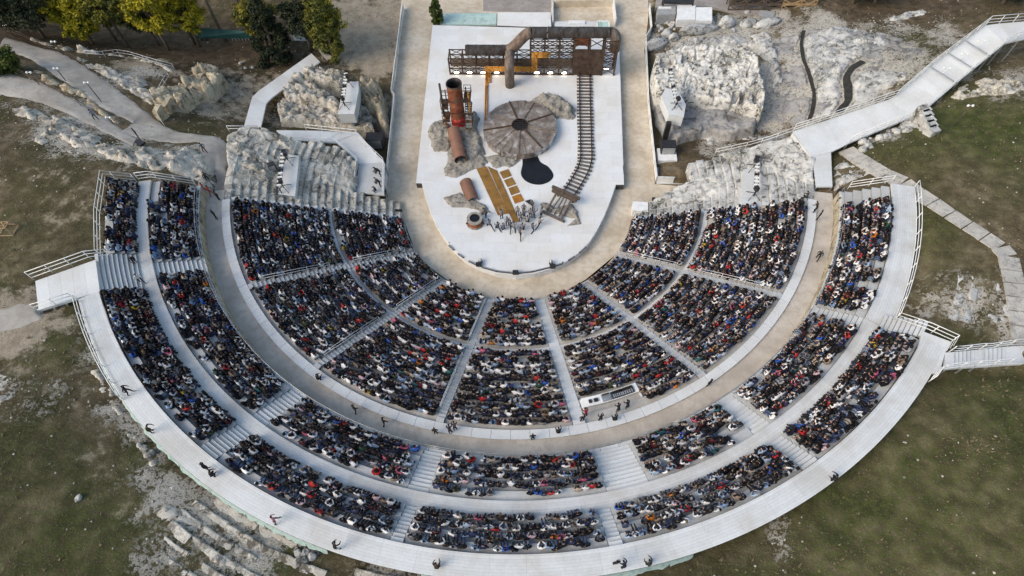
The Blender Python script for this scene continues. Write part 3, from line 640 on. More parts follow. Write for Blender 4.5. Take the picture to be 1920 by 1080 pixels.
# ================================================================== people
# a body is grown as one skin over a jointed skeleton; colour per face comes from the nearest bone
def skin_body(J, E, sub=0):
    "J name -> (xyz, radius); E bones (a, b, region). Returns verts, faces, region of each face"
    names = list(J); bm = bmesh.new(); lay = bm.verts.layers.skin.verify(); vv = {}
    for n_ in names:
        v = bm.verts.new(J[n_][0]); r = J[n_][1]; v[lay].radius = (r, r) if not isinstance(r, tuple) else r; v[lay].use_root = (n_ == 'pelvis'); vv[n_] = v
    for a, b_, _ in E: bm.edges.new((vv[a], vv[b_]))
    me = bpy.data.meshes.new('tmp'); bm.to_mesh(me); bm.free(); o = bpy.data.objects.new('tmp', me); col.objects.link(o)
    md = o.modifiers.new('s', 'SKIN'); md.use_smooth_shade = True; md.branch_smoothing = .6
    if sub: s2 = o.modifiers.new('u', 'SUBSURF'); s2.levels = sub; s2.render_levels = sub
    dg = bpy.context.evaluated_depsgraph_get(); ev = o.evaluated_get(dg); m2 = ev.to_mesh()
    V = np.array([v.co[:] for v in m2.vertices]); Fs = [tuple(p.vertices) for p in m2.polygons]
    ev.to_mesh_clear(); bpy.data.objects.remove(o); bpy.data.meshes.remove(me)
    A = np.array([J[a][0] for a, _, _ in E], float); B = np.array([J[b_][0] for _, b_, _ in E], float)
    ra = np.array([np.mean(J[a][1]) for a, _, _ in E]); rb = np.array([np.mean(J[b_][1]) for _, b_, _ in E])
    reg = []
    tri = []
    for f in Fs:
        c = V[list(f)].mean(0); d = B-A; t = np.clip(((c-A)*d).sum(1)/(d*d).sum(1), 0, 1)
        k = int(np.argmin(np.linalg.norm(c-A-d*t[:, None], axis=1)/(ra*(1-t)+rb*t))); g = E[k][2]
        if g == 'head':
            h = np.array(J['head'][0]); fw = np.array(J.get('_face', ((0, 1, 0), 0))[0]) if '_face' in J else np.array([0, 1., 0])
            rel = c-h; g = 'skin' if (rel[1] > .05 and rel[2] < .03) else 'hair'
        for i in range(1, len(f)-1):
            tri.append((f[0], f[i], f[i+1])); reg.append(g)
    return V, np.array(tri), reg
REG = ['top', 'leg', 'skin', 'hair', 'shoe']
def seated(lean=0., hands='knee', spread=.12, longhair=False, recl=False, sub=0, hunch=0., turn=0.):
    L = lean; J = {}; E = []
    def j(n_, p, r): J[n_] = (tuple(p), r)
    j('pelvis', (0, 0, .12), (.17, .14)); j('belly', (0, .02+.25*L, .30), (.155, .125)); j('chest', (0, .02+.6*L, .47), (.185, .125))
    j('neck', (0, .05+.85*L+hunch, .61-.1*L), .06); j('chin', (0, .08+.95*L+hunch, .68-.12*L), .08); j('head', (0+turn*.02, .085+1.0*L+hunch, .765-.14*L), (.098, .112)); j('crown', (0, .075+1.02*L+hunch, .85-.15*L), .068)
    E += [('pelvis','belly','top'),('belly','chest','top'),('chest','neck','top'),('neck','chin','skin'),('chin','head','head'),('head','crown','head')]
    for s in (-1, 1):
        q = 'l' if s < 0 else 'r'; sh = np.array([s*.20, .02+.62*L, .53-.04*L])
        j('sh'+q, sh, .068)
        if hands == 'knee': el, wr, hd = (s*.25, .14+.4*L, .28), (s*.16, .36+.2*L, .20), (s*.12, .43+.2*L, .20)
        elif hands == 'lap': el, wr, hd = (s*.26, .10+.4*L, .29), (s*.08, .27+.3*L, .21), (s*.03, .30+.3*L, .20)
        elif hands == 'phone': el, wr, hd = (s*.23, .22+.4*L, .36), (s*.09, .38+.4*L, .52), (s*.05, .42+.4*L, .56)
        elif hands == 'chin': el, wr, hd = (s*.20, .34+.4*L, .27), (s*.10, .24+.8*L, .50), (s*.07, .20+.9*L, .57)
        elif hands == 'head': el, wr, hd = (s*.36, .06, .66), (s*.20, .02, .82), (s*.12, .0, .84)
        else: el, wr, hd = (s*.27, -.05, .30), (s*.28, -.20, .10), (s*.28, -.24, .05)
        j('el'+q, el, .052); j('wr'+q, wr, .038); j('ha'+q, hd, .040)
        E += [('chest','sh'+q,'top'),('sh'+q,'el'+q,'top'),('el'+q,'wr'+q,'top'),('wr'+q,'ha'+q,'skin')]
        j('hip'+q, (s*.10, .07, .11), .095)
        if recl: kn, an, to = (s*spread*.8, .40, .24), (s*spread*.8, .66, -.06), (s*spread*.8, .76, -.04)
        else: kn, an, to = (s*spread, .43, .15), (s*spread*.9, .46, -.26), (s*spread, .57, -.32)
        j('kn'+q, kn, .072); j('an'+q, an, .048); j('to'+q, to, .042)
        E += [('pelvis','hip'+q,'leg'),('hip'+q,'kn'+q,'leg'),('kn'+q,'an'+q,'leg'),('an'+q,'to'+q,'shoe')]
    if longhair:
        h = J['head'][0]; j('tail', (h[0], h[1]-.10, h[2]-.10), .075); j('tail2', (h[0], h[1]-.13, h[2]-.24), .05)
        E += [('head','tail','hair'),('tail','tail2','hair')]
    return skin_body(J, E, sub)
def standing(pose='stand', sub=1):
    J = {}; E = []
    def j(n_, p, r): J[n_] = (tuple(p), r)
    P = dict(stand=(0, 0, .95, 0.), walk=(0, 0, .94, .04), bend=(0, -.05, .90, .30), kneel=(0, 0, .55, .12), crouch=(0, -.1, .42, .22), lunge=(0, 0, .72, .16), reach=(0, 0, .90, .10), phone=(0, 0, .95, .02))[pose]
    x, y, z, L = P; a = L*1.6; up = lambda d, f=0: (x, y+d*math.sin(a)+f, z+d*math.cos(a))
    j('pelvis', up(0), (.155, .12)); j('belly', up(.2), (.14, .11)); j('chest', up(.40), (.18, .12)); j('neck', up(.54, .01), .055); j('chin', up(.60, .03), .075); j('head', up(.69, .035), (.092, .108)); j('crown', up(.77, .03), .065)
    E += [('pelvis','belly','top'),('belly','chest','top'),('chest','neck','top'),('neck','chin','skin'),('chin','head','head'),('head','crown','head')]
    sh0 = np.array(up(.46))
    arms = dict(stand=[(.04, -.28, -.0, -.52), (.04, -.28, .06, -.50)], walk=[(.10, -.26, .22, -.44), (-.10, -.26, -.04, -.52)], bend=[(.16, -.26, .34, -.42), (.16, -.26, .34, -.42)], kneel=[(.2, -.18, .42, -.2), (.2, -.2, .40, -.05)],
        crouch=[(.2, -.22, .36, -.36), (.22, -.15, .44, -.12)], lunge=[(.24, -.06, .50, .02), (.22, -.16, .46, -.2)], reach=[(.24, .02, .50, .14), (.24, -.05, .50, .02)], phone=[(.12, -.24, .30, -.12), (.12, -.24, .30, -.12)])[pose]
    legs = dict(stand=[(.0, 0, .0), (.02, 0, .0)], walk=[(.14, .24, .0), (-.02, -.28, .03)], bend=[(.04, .05, 0), (.04, -.05, 0)])
    for i, s in enumerate((-1, 1)):
        q = 'lr'[i]; sh = sh0+[s*.20, 0, 0]; j('sh'+q, sh, .062); e = arms[i]
        j('el'+q, sh+[s*.06, e[0], e[1]], .046); j('wr'+q, sh+[s*(.04 if pose in ('stand', 'walk') else -.02), e[2], e[3]], .034); j('ha'+q, sh+[s*(.04 if pose in ('stand', 'walk') else -.04), e[2]*1.14+.01, e[3]*1.12-.02], .04)
        E += [('chest','sh'+q,'top'),('sh'+q,'el'+q,'top'),('el'+q,'wr'+q,'top'),('wr'+q,'ha'+q,'skin')]
        hp = np.array([x+s*.10, y, z-.06]); j('hip'+q, hp, .095)
        if pose in ('kneel',): kn, an, to = ((s*.13, y+.36, .46), (s*.13, y+.32, .08), (s*.13, y+.46, .05)) if s < 0 else ((s*.13, y+.12, .07), (s*.13, y-.34, .07), (s*.13, y-.46, .03))
        elif pose == 'crouch': kn, an, to = (s*.18, y+.38, .42), (s*.15, y+.10, .08), (s*.17, y+.26, .04)
        elif pose == 'lunge': kn, an, to = ((s*.12, y+.42, .46), (s*.12, y+.40, .08), (s*.12, y+.55, .04)) if s < 0 else ((s*.14, y-.28, .36), (s*.15, y-.70, .10), (s*.15, y-.72, .03))
        else:
            k_ = dict(walk=[(.16, .24), (-.04, -.26)], bend=[(.10, .0), (.10, .06)]).get(pose, [(.03, .0), (.02, .02)])[i]
            kn, an, to = (x+s*.11, y+k_[0], .50), (x+s*.11, y+k_[1], .09), (x+s*.13, y+k_[1]+.15, .045)
        j('kn'+q, kn, .066); j('an'+q, an, .046); j('to'+q, to, .045)
        E += [('pelvis','hip'+q,'leg'),('hip'+q,'kn'+q,'leg'),('kn'+q,'an'+q,'leg'),('an'+q,'to'+q,'shoe')]
    return skin_body(J, E, sub)
VAR = [dict(), dict(lean=.12, hands='lap'), dict(lean=.22, hands='chin'), dict(hands='phone'), dict(lean=.05, hands='knee', longhair=True), dict(lean=-.08, hands='lap', longhair=True), dict(lean=.16, hands='knee', spread=.2),
       dict(lean=.02, hands='lap', spread=.07, turn=1), dict(lean=-.18, hands='lap', recl=True), dict(lean=.3, hands='knee', hunch=.03)]
LOWP = [seated(**k) for k in VAR]; HIP = [seated(sub=1, **k) for k in VAR]
BLACKS = [((.006,.006,.008),'black'),((.009,.009,.012),'black'),((.014,.014,.018),'black'),((.009,.011,.020),'black'),((.022,.019,.019),'charcoal')]
TOPS = [(.38, BLACKS), (.13, [((.014,.020,.050),'navy'),((.024,.032,.075),'navy'),((.045,.062,.125),'dark blue')]), (.09, [((.09,.09,.10),'grey'),((.16,.16,.17),'grey'),((.27,.27,.29),'light grey')]),
        (.25, [((.66,.66,.68),'white'),((.74,.73,.73),'white'),((.58,.59,.62),'white')]), (.075, [((.30,.38,.50),'pale blue'),((.16,.24,.38),'denim blue')]), (.032, [((.34,.02,.022),'red'),((.42,.035,.03),'red')]), (.022, [((.42,.10,.17),'pink'),((.48,.34,.38),'pale pink')]),
        (.035, [((.38,.32,.26),'beige'),((.20,.15,.11),'tan')]), (.022, [((.070,.014,.020),'maroon'),((.05,.012,.018),'maroon')]), (.008, [((.45,.14,.02),'orange'),((.45,.30,.03),'yellow')]), (.010, [((.02,.065,.042),'green'),((.045,.055,.032),'olive'),((.03,.12,.13),'teal')]), (.02, [((.03,.09,.36),'bright blue')])]
TW = np.array([t[0] for t in TOPS]); TW /= TW.sum()
HAIR = [(.007,.006,.006),(.010,.008,.008),(.013,.010,.009),(.022,.015,.011),(.035,.022,.014),(.010,.010,.011),(.09,.065,.035),(.20,.19,.19)]; HW = np.array([.32,.27,.18,.09,.04,.05,.02,.03])
LEGC = [(.012,.012,.016),(.02,.022,.032),(.028,.042,.085),(.06,.085,.14),(.14,.17,.22),(.05,.05,.05),(.24,.22,.19),(.018,.018,.02)]; LW = np.array([.34,.16,.16,.12,.06,.06,.04,.06])
SKIN = [(.42,.27,.20),(.36,.22,.165),(.46,.31,.24),(.28,.165,.115)]; SHOE = [(.02,.02,.02),(.5,.5,.5),(.05,.04,.035)]
def outfit(dark=0.):
    g = TOPS[rng.choice(len(TOPS), p=TW)][1] if rng.random() > dark else BLACKS
    c, n_ = g[rng.integers(len(g))]
    return dict(top=c, leg=LEGC[rng.choice(8, p=LW)], skin=SKIN[rng.integers(4)], hair=HAIR[rng.choice(8, p=HW)], shoe=SHOE[rng.integers(3)]), n_
def colours(reg, of):
    return np.array([of[g] for g in reg], np.float32)
def tinted(name, V, T, C, smooth=True):
    me = npmesh(name, V, T, 'people', smooth); a = me.attributes.new('tint', 'FLOAT_COLOR', 'FACE')
    a.data.foreach_set('color', np.c_[C, np.ones(len(C), np.float32)].ravel().astype(np.float32)); return me
def face_yaw(t): return t          # +Y of the body turned to the centre of the theatre
def place_xf(V, p, yaw, s):
    c, q = math.cos(yaw), math.sin(yaw); v = V*np.array(s); return np.c_[c*v[:, 0]-q*v[:, 1], q*v[:, 0]+c*v[:, 1], v[:, 2]]+np.array(p)
# how full each block is, by eye: (tier, index) -> share of seats taken per row
FULL = {}
people = []
SKY_ = 0; DESK_T = (TH(8.6), TH(19.5))
for (label, (tier, part, bi), k, r, z, a, c, nrow) in SEATS:
    occ = .98 if tier == 'low' else .965
    sp = .475 if tier == 'low' else .47
    if tier == 'out' and k == 3: occ = .90
    if tier == 'out' and k == 2: occ = .95
    if tier == 'mid' and k == 4: occ = .88
    if tier == 'mid' and bi in (4, 5) and k == 4: occ = .85
    if tier == 'mid' and bi == 6: occ = .95 if k < 3 else .9
    if tier == 'end': occ = .92
    mar = .25/r; n = max(1, int((c-a-2*mar)*r/sp)); left = []; run = 0
    for i in range(n):
        t = a+mar+(c-a-2*mar)*(i+.5)/n
        if run > 0: run -= 1; continue
        if rng.random() > occ*1.0: run = int(rng.integers(0, 3)) if occ < .9 else int(rng.random() < .3); continue
        if tier == 'mid' and bi == 6 and t > TH(73.2)+rng.normal(0, .012): continue
        if tier == 'low' and part == 'outer' and DESK_T[0] < t < DESK_T[1] and k >= 8: continue
        rr = r+.32+rng.normal(0, .045); tt = t+rng.normal(0, .025)/r
        if tier in ('low',) and bi == 0 and part == 'inner' and k == 8 and i % 2: pass
        left.append((tt, rr))
    for i, (t, rr) in enumerate(left):
        v = int(rng.choice(10, p=[.18,.16,.09,.08,.14,.09,.11,.09,.03,.03]))
        if k == nrow-1 and tier in ('out', 'mid') and rng.random() < .3: v = 8
        people.append(dict(t=t, r=rr, z=z, yaw=face_yaw(t)+rng.normal(0, .16), v=v, of=outfit(), s=(rng.uniform(1.05, 1.28), rng.uniform(1.02, 1.14) if tier == 'low' else rng.uniform(.95, 1.06), rng.uniform(.95, 1.1)), row=k, nrow=nrow, i=i, n=len(left), tier=tier, bi=bi, part=part))
for p in people: p['p'] = pol(p['r'], p['t'], p['z']); p['d'] = np.linalg.norm(p['p']-CLOC)
def onscreen(p):
    u, v = proj(p['p']+[0, 0, .4]); return 0 <= u <= 1920 and 0 <= v <= 1078
people.sort(key=lambda p: p['d']-(0 if onscreen(p) else -1000))
near, rest = people[:300], people[300:]
TIER = {'out': 'outer ring', 'mid': 'middle ring', 'end': 'outer ring', 'low': 'lower bowl'}
def nth(i):
    return f"{i}{'th' if 10 <= i % 100 <= 20 else {1:'st',2:'nd',3:'rd'}.get(i % 10,'th')}"
for p in near:
    V, T, reg = HIP[p['v']]; of, cn = p['of']
    me = tinted('person', V, T, colours(reg, of)); o = bpy.data.objects.new('person', me); col.objects.link(o)
    o.location = tuple(p['p']); o.rotation_euler = (0, 0, p['yaw']); o.scale = tuple(float(x) for x in p['s']); OFF[o.name] = np.array(p['p'])
    if p['i'] < p['n']/2: pos = f"{nth(p['i']+1)} from left"
    else: pos = f"{nth(p['n']-p['i'])} from right"
    bn = on[p['bi']] if p['tier'] == 'out' else un[p['bi']]
    rown = ['front', 'second', 'third', 'fourth', 'fifth'][p['row']]
    tag(o, f"spectator in {cn} top, {pos}, {rown} row, {bn} block of {TIER[p['tier']]}", 'person', 'seated spectators')
vs, fs, cs, o_ = [], [], [], 0
for p in rest:
    V, T, reg = LOWP[p['v']]; vs.append(place_xf(V, p['p'], p['yaw'], p['s'])); fs.append(T+o_); cs.append(colours(reg, p['of'][0])); o_ += len(V)
crowd = ob('crowd', tinted('crowd', np.vstack(vs), np.vstack(fs), np.vstack(cs)), None, 'stuff')
tag(crowd, 'dense crowd of seated spectators filling the rest of the bowl', 'crowd')
print('PEOPLE', len(people), 'crowd tris', sum(len(f) for f in fs), 'hi', len(HIP[0][1]), 'lo', len(LOWP[0][1]))
# ================================================================== the stage and its set
ZS = .9
def S2(u, v, z=ZS): return W(u, v, z)
def zat(p, v):
    "height above p at which it shows at picture row v"
    lo, hi = 0., 40.
    for _ in range(40):
        m = (lo+hi)/2
        if proj(np.array([p[0], p[1], m]))[1] > v: lo = m
        else: hi = m
    return lo
front = Wp([(791,343),(799,372),(808,397),(818,420),(832,443),(850,466),(872,485),(896,499),(930,511),(967,516),(1003,512),(1035,503),(1060,491),(1085,474),(1104,455),(1119,432),(1133,404),(1145,374),(1155,345)], ZS)
rear = Wp([(811,47),(780,343),(1170,346),(1160,57)], ZS)
ramp_p = Wp([(933,23),(932,47.5),(1034,51.5),(1032,23)], ZS)
stage = thing('stage_platform', 'large pale stage deck with a rounded front in the orchestra', 'stage', W(975, 330, 0))
mb = MB(); mb.prism(front, .0, ZS-.07); mb.prism(rear, .0, ZS-.072); mb.prism(ramp_p, .0, ZS-.074); mb.build('substructure', 'dark', stage)
def clip(poly, cell):
    "cell polygon cut by a convex polygon"
    n = len(poly); ar = sum(poly[i][0]*poly[(i+1) % n][1]-poly[(i+1) % n][0]*poly[i][1] for i in range(n)); P_ = poly if ar > 0 else poly[::-1]; out = list(cell)
    for i in range(n):
        a, b_ = P_[i], P_[(i+1) % n]; side = lambda q: (b_[0]-a[0])*(q[1]-a[1])-(b_[1]-a[1])*(q[0]-a[0]); new = []
        for k in range(len(out)):
            p, q = out[k], out[(k+1) % len(out)]; sp, sq = side(p), side(q)
            if sp >= 0: new.append(p)
            if sp*sq < 0: t = sp/(sp-sq); new.append((p[0]+(q[0]-p[0])*t, p[1]+(q[1]-p[1])*t))
        out = new
        if len(out) < 3: return []
    return out
def panels(poly, parent, mat, dx, dy, x0, y0, nx_, ny_, yaw=0., top=ZS, th=.07, name='deck_panel', gap=.004):
    for i in range(nx_):
        for j in range(ny_):
            xo = (dx*.5 if j % 2 else 0.); cx = x0+dx*i-xo; cy = y0+dy*j
            cell = [(cx+gap, cy+gap), (cx+dx-gap, cy+gap), (cx+dx-gap, cy+dy-gap), (cx+gap, cy+dy-gap)]
            if yaw: c_, s_ = math.cos(yaw), math.sin(yaw); cell = [(c_*a-s_*b_, s_*a+c_*b_) for a, b_ in cell]
            q = clip(poly, cell)
            ar = abs(sum(q[k][0]*q[(k+1) % len(q)][1]-q[(k+1) % len(q)][0]*q[k][1] for k in range(len(q))))/2 if q else 0
            if ar < .05: continue
            z = top+random.random()*.004; mb = MB(); mb.prism(q, z-th, z); mb.build(name, mat, parent)
panels(front, stage, 'stage', 2.44, 1.22, -17, -12.2, 15, 13); panels(rear, stage, 'stage', 2.44, 1.22, -17, 1.22, 16, 27); panels(ramp_p, stage, 'stage', 2.44, 1.22, -6, 29, 8, 5)
# white fascia along the front edge
for i in range(len(front)-1):
    a, b_ = np.r_[front[i], 0.], np.r_[front[i+1], 0.]; mb = MB(); mb.bar(a+[0, 0, .45], b_+[0, 0, .45], .05, .86); mb.build('fascia_board', 'white', stage)

# ---- framework behind the stage: posts, braces, plates
FA, FB = W(844.3, 139.3, ZS), W(1152, 141, ZS); fx = FB-FA; FL = np.linalg.norm(fx); fx /= FL; fy = np.array([-fx[1], fx[0], 0])
def S(zu, dep, z):
    "zu: column in the enlarged view of the framework, dep metres behind its front line, z metres above the deck"
    u = 820+zu/5.3333; k = (u-844.3)/(1152-844.3); return FA+fx*(FL*k)+fy*dep+np.array([0, 0, z])
HL, HR, DP = 2.5, 5.15, 1.7
frame = thing('steel_framework', 'dark rusted lattice framework with braced bays across the back of the stage', 'framework', S(940, .8, 0))
PL = [130, 258, 395, 525, 665, 800, 935]; PRr = [935, 1072, 1215, 1355, 1500, 1640, 1762]
def bay(x0, x1, h, levels, mat='rust_dark', wd=.09):
    for dep in (0., DP):
        mb = MB(); zs = np.linspace(.15, h, levels+1)
        for i in range(levels):
            mb.bar(S(x0, dep, zs[i]), S(x1, dep, zs[i+1]), wd*.7); mb.bar(S(x1, dep+.03, zs[i]), S(x0, dep+.03, zs[i+1]), wd*.7)
        mb.build('cross_brace', mat, frame)
        for z in zs[1:]:
            mb = MB(); mb.bar(S(x0, dep, z), S(x1, dep, z), wd*1.1); mb.build('rail', mat, frame)
for P_, h, lv in ((PL, HL, 3), (PRr, HR, 5)):
    for i, x in enumerate(P_):
        for dep in (0., DP):
            mb = MB(); mb.bar(S(x, dep, 0), S(x, dep, h+(.0 if dep == 0 else .05)), .22 if P_ is PRr else .18); mb.build('post', 'rust_dark', frame)
        mb = MB(); mb.bar(S(x, 0, h-.05), S(x, DP, h-.05), .12); mb.bar(S(x, 0, h*.5), S(x, DP, h*.5), .08); mb.build('tie', 'rust_dark', frame)
    for x0, x1 in zip(P_[:-1], P_[1:]):
        if P_ is PRr and x0 in (1355, 1500): continue
        bay(x0, x1, h, lv)
mb = MB(); mb.bar(S(125, .0, .1), S(1345, .0, .1), .16, .2); mb.build('base_beam', 'rust_dark', frame)
for i, (x0, x1) in enumerate(zip(PL[:-1]+PRr[:3], PL[1:]+PRr[1:4])):
    mb = MB(); mb.box(S((x0+x1)/2, DP-.15, .6), (abs(S(x1, 0, 0)[0]-S(x0, 0, 0)[0])*.92, .06, 1.15), math.atan2(fx[1], fx[0])); mb.build('back_plate', 'rust_pipe', frame)
# big brown doors
door = thing('rusted_door', 'tall dark rusted steel door at the end of the rail track', 'door', S(1480, .2, 0))
for i in range(2):
    for j in range(3):
        mb = MB(); mb.box(S(1420+143*i, -.02-.03*((i+j) % 2), .70+1.33*j), (abs(S(143, 0, 0)[0]-S(0, 0, 0)[0])-.02, .09, 1.31), math.atan2(fx[1], fx[0])); mb.build('plate', 'rust_dark', door)
for i in range(2):
    mb = MB()
    mb.bar(S(1350+143*i, .1, 4.2), S(1490+143*i, .1, 5.4), .08); mb.bar(S(1490+143*i, .13, 4.2), S(1350+143*i, .13, 5.4), .08); mb.build('cross_brace', 'rust_dark', door)
mb = MB(); mb.box(S(1420, .5, 4.75), (1.7, .05, 1.2), math.atan2(fx[1], fx[0])); mb.build('back_plate', 'rust_red', door)
# fat duct along the top, with its elbow and the leg that comes down to the deck
duct = thing('rusted_duct', 'fat brown rusted duct with an S-bend lying along the framework', 'duct', S(800, .8, HL))
md = DP/2; r1 = .66
left_run = [S(300, md, HL+.62), S(700, md, HL+.62)]
mb = MB(); mb.pipe(left_run, r1, .05, 20); mb.build('straight_length', 'rust_pipe', duct)
zl, zr = HL+.62, HR+.62
sb = [S(700+(945-700)*t, md, zl+(zr-zl)*(t*t*(3-2*t))) for t in np.linspace(0, 1, 12)]
mb = MB(); mb.pipe(sb, r1*1.04, .05, 20); mb.build('bend', 'rust_pipe', duct)
xs = np.linspace(945, 1680, 6)
for i in range(5):
    mb = MB(); mb.pipe([S(xs[i], md, zr), S(xs[i+1]-3, md, zr)], r1*(1.03 if i % 2 else 1.0), .05, 20); mb.build('straight_length', 'rust_pipe', duct)
el = [S(1680+62*math.sin(t), md, zr-.95*(1-math.cos(t))) for t in np.linspace(0, math.pi/2, 7)]+[S(1742, md, 3.2)]
mb = MB(); mb.pipe(el, r1, .05, 20); mb.build('elbow', 'rust_pipe', duct)
leg0 = W(957.5, 160.5, ZS); d0 = float(np.dot(leg0-S(735, 0, 0), fy))
lg = [S(735, md, zl)]+[S(735, md+(d0-md)*t, zl+.15) for t in (.35, .62)]+[S(735, d0-.0-.55*(1-math.sin(q))*1, zl+.15-.75*(1-math.cos(q))) for q in (.5, 1.0, 1.5)]+[S(735, d0, .0)]
mb = MB(); mb.pipe(lg, .60, .05, 20); mb.build('down_leg', 'rust_pipe', duct)
ring_ = MB()
for t in np.linspace(330, 660, 5): ring_.tube([S(t-3, md, zl), S(t+3, md, zl)], r1+.03, 20)
ring_.build('joint_band', 'rust_dark', duct)
# orange pipes
op = thing('orange_pipes', 'bundle of thin orange rusted pipes bending across the framework and floor', 'pipes', S(500, -.3, 0))
for k in range(4):
    g = .19*k; o5 = g*70/1.0*.0; xk = 490+15*k; xe = 955+14*k; ztop = 3.55-.22*k; zh = 1.35-.2*k
    pts = [S(1135-10*k, -.16, ztop), S(xe, -.16, ztop), S(xe, -.16, zh), S(xk, -.16, zh), S(xk, -.18, .1)]
    if k < 2: end = W(909+4.5*k, 228, ZS)+[0, 0, .1]; pts += [S(xk+6, -2.2, .1), end]
    else: pts += [S(xk+4, -1.6, .1)]
    mb = MB()
    for a, b_ in zip(pts[:-1], pts[1:]): mb.tube([a, b_], .085, 8)
    for q in pts[1:-1]: mb.tube([q-[0, 0, .0001]-fx*.11, q+fx*.11], .1, 8)
    mb.build('pipe', 'orange_pipe', op)
for i, (x, y) in enumerate(((195,619),(325,619),(460,617),(597,622),(1000,624),(1132,624),(1270,624),(1682,588))):
    p = S(x, .22, 0); ln = ['leftmost','second','third','fourth','fifth','sixth','seventh','rightmost'][i]
    if i == 7: p = S(x, .2, .75)
    f = thing('floodlight', f'{ln} lit floodlight at the foot of the framework', 'floodlight', p, 'lit floodlights')
    mb = MB(); mb.box(p+[0, 0, .14], (.46, .3, .26)); mb.bar(p+[-.27, 0, 0.01], p+[-.27, 0, .3], .05); mb.bar(p+[.27, 0, .01], p+[.27, 0, .3], .05); hs_ = mb.build('housing', 'black', f)
    mb = MB(); n = 12; vs_ = [p+[0, -.2, .36]]+[p+[.33*math.cos(2*math.pi*a/n), -.15+.2*math.sin(2*math.pi*a/n), .28] for a in range(n)]
    mb.add(vs_, [(0, 1+a, 1+(a+1) % n) for a in range(n)], 0, True); mb.build('lens', 'lamp', hs_)

# ---- ruined chimney
cb = W(861.5, 238, ZS); ct = zat(cb, 157)
tower = thing('chimney_tower', 'tall rusted red chimney in a scaffold with ladders and platforms', 'chimney', cb)
def zc(v): return zat(cb, v)
zt, zm, zb = ct, zc(191), zc(224)
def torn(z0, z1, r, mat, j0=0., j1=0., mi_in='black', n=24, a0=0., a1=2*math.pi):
    "a length of pipe with torn ends"
    mb = MB(); vs_ = []; m = 5; full = a1-a0 > 6.28
    for ring_i in range(2):
        rr = r-(.05 if ring_i else 0)
        for i in range(m+1):
            for k in range(n+(0 if full else 1)):
                a = a0+(a1-a0)*k/n; jz = 0.
                if i == 0: jz = -j0*abs(math.sin(3.1*a+1)*math.sin(7.3*a))
                if i == m: jz = j1*abs(math.sin(2.7*a)*math.sin(5.9*a+.4))
                vs_.append((cb[0]+rr*math.cos(a), cb[1]+rr*math.sin(a), z0+(z1-z0)*i/m+jz))
    w_ = n if full else n+1; fs_ = []
    for i in range(m):
        for k in range(n):
            k2 = (k+1) % w_; fs_.append((i*w_+k, i*w_+k2, (i+1)*w_+k2, (i+1)*w_+k))
    o2 = (m+1)*w_; fi = [(o2+a, o2+d, o2+c, o2+b_) for a, b_, c, d in fs_]
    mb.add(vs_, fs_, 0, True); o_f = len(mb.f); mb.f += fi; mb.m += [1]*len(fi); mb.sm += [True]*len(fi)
    for k in range(n):
        k2 = (k+1) % w_
        for e in (0, m*w_): mb.f.append((e+k, e+k2, o2+e+k2, o2+e+k)); mb.m.append(0); mb.sm.append(False)
    return mb.build('shaft_section', [mat, mi_in], tower)
torn(zm+.1, zt, .88, 'rust_red', .5, 0.); torn(zb, zm-.05, .86, 'rust_red', .1, .35); torn(zb-.55, zb+.55, .89, 'red_paint', .25, .5); torn(zb-1.75, zb-.7, .84, 'red_paint', .5, .5, a0=-1.2, a1=.7)
mb = MB(); mb.pipe([np.array([cb[0], cb[1], zt-.12]), np.array([cb[0], cb[1], zt+.06])], .93, .08, 24); mb.build('rim', 'rust_dark', tower)
mb = MB(); n = 20; mb.add([(cb[0]+.82*math.cos(2*math.pi*k/n), cb[1]+.82*math.sin(2*math.pi*k/n), zt-1.2) for k in range(n)], [tuple(range(n))]); mb.build('shaft_plug', 'black', tower)  # flat black disc closing the shaft below its mouth
pls = {}
for nm, (u, v), vt, mats in (('bl', (837, 242), 157, ('rust_dark', 'orange_pipe')), ('br', (885, 241), 174, ('orange_pipe', 'orange_pipe')), ('fl', (843, 228), 168, ('rust_dark',)*2), ('fr', (880, 229), 163, ('rust_dark',)*2)):
    q = W(u, v, ZS); h = zat(q, vt); pls[nm] = (q, h)
    mb = MB(); zk_ = ZS+(h-ZS)*.3; mb.tube([q, [q[0], q[1], zk_]], .13 if nm[0] == 'b' else .07, 8); mb.build('post', mats[1], tower)
    mb = MB(); mb.tube([[q[0], q[1], zk_], [q[0], q[1], h]], .13 if nm[0] == 'b' else .07, 8); mb.build('post', mats[0], tower)
def platform(zp, xs_, ys_, mat='rust_dark'):
    x0, x1 = xs_; y0, y1 = ys_; c = cb
    for i in range(6):
        mb = MB(); mb.box((c[0]+(x0+x1)/2, c[1]+y0+(y1-y0)*(i+.5)/6, zp), (x1-x0, (y1-y0)/6-.04, .05)); mb.build('grating_bar', mat, tower)
    mb = MB(); cn = [(x0, y0), (x1, y0), (x1, y1), (x0, y1)]
    for h in (.5, 1.0):
        for i in range(4):
            if (x0 < 0 and i == 1) or (x0 > 0 and i == 3): continue
            a, b_ = cn[i], cn[(i+1) % 4]; mb.bar((c[0]+a[0], c[1]+a[1], zp+h), (c[0]+b_[0], c[1]+b_[1], zp+h), .045)
    for a in cn: mb.bar((c[0]+a[0], c[1]+a[1], zp), (c[0]+a[0], c[1]+a[1], zp+1.), .045)
    mb.build('guard_rail', 'rust_dark', tower)
platform(zc(199)+.3, (-1.75, -.95), (-.9, .9)); platform(zc(219), (-1.75, -.95), (-.9, .9)); platform(zc(187)+.4, (.95, 1.8), (-.7, .9))
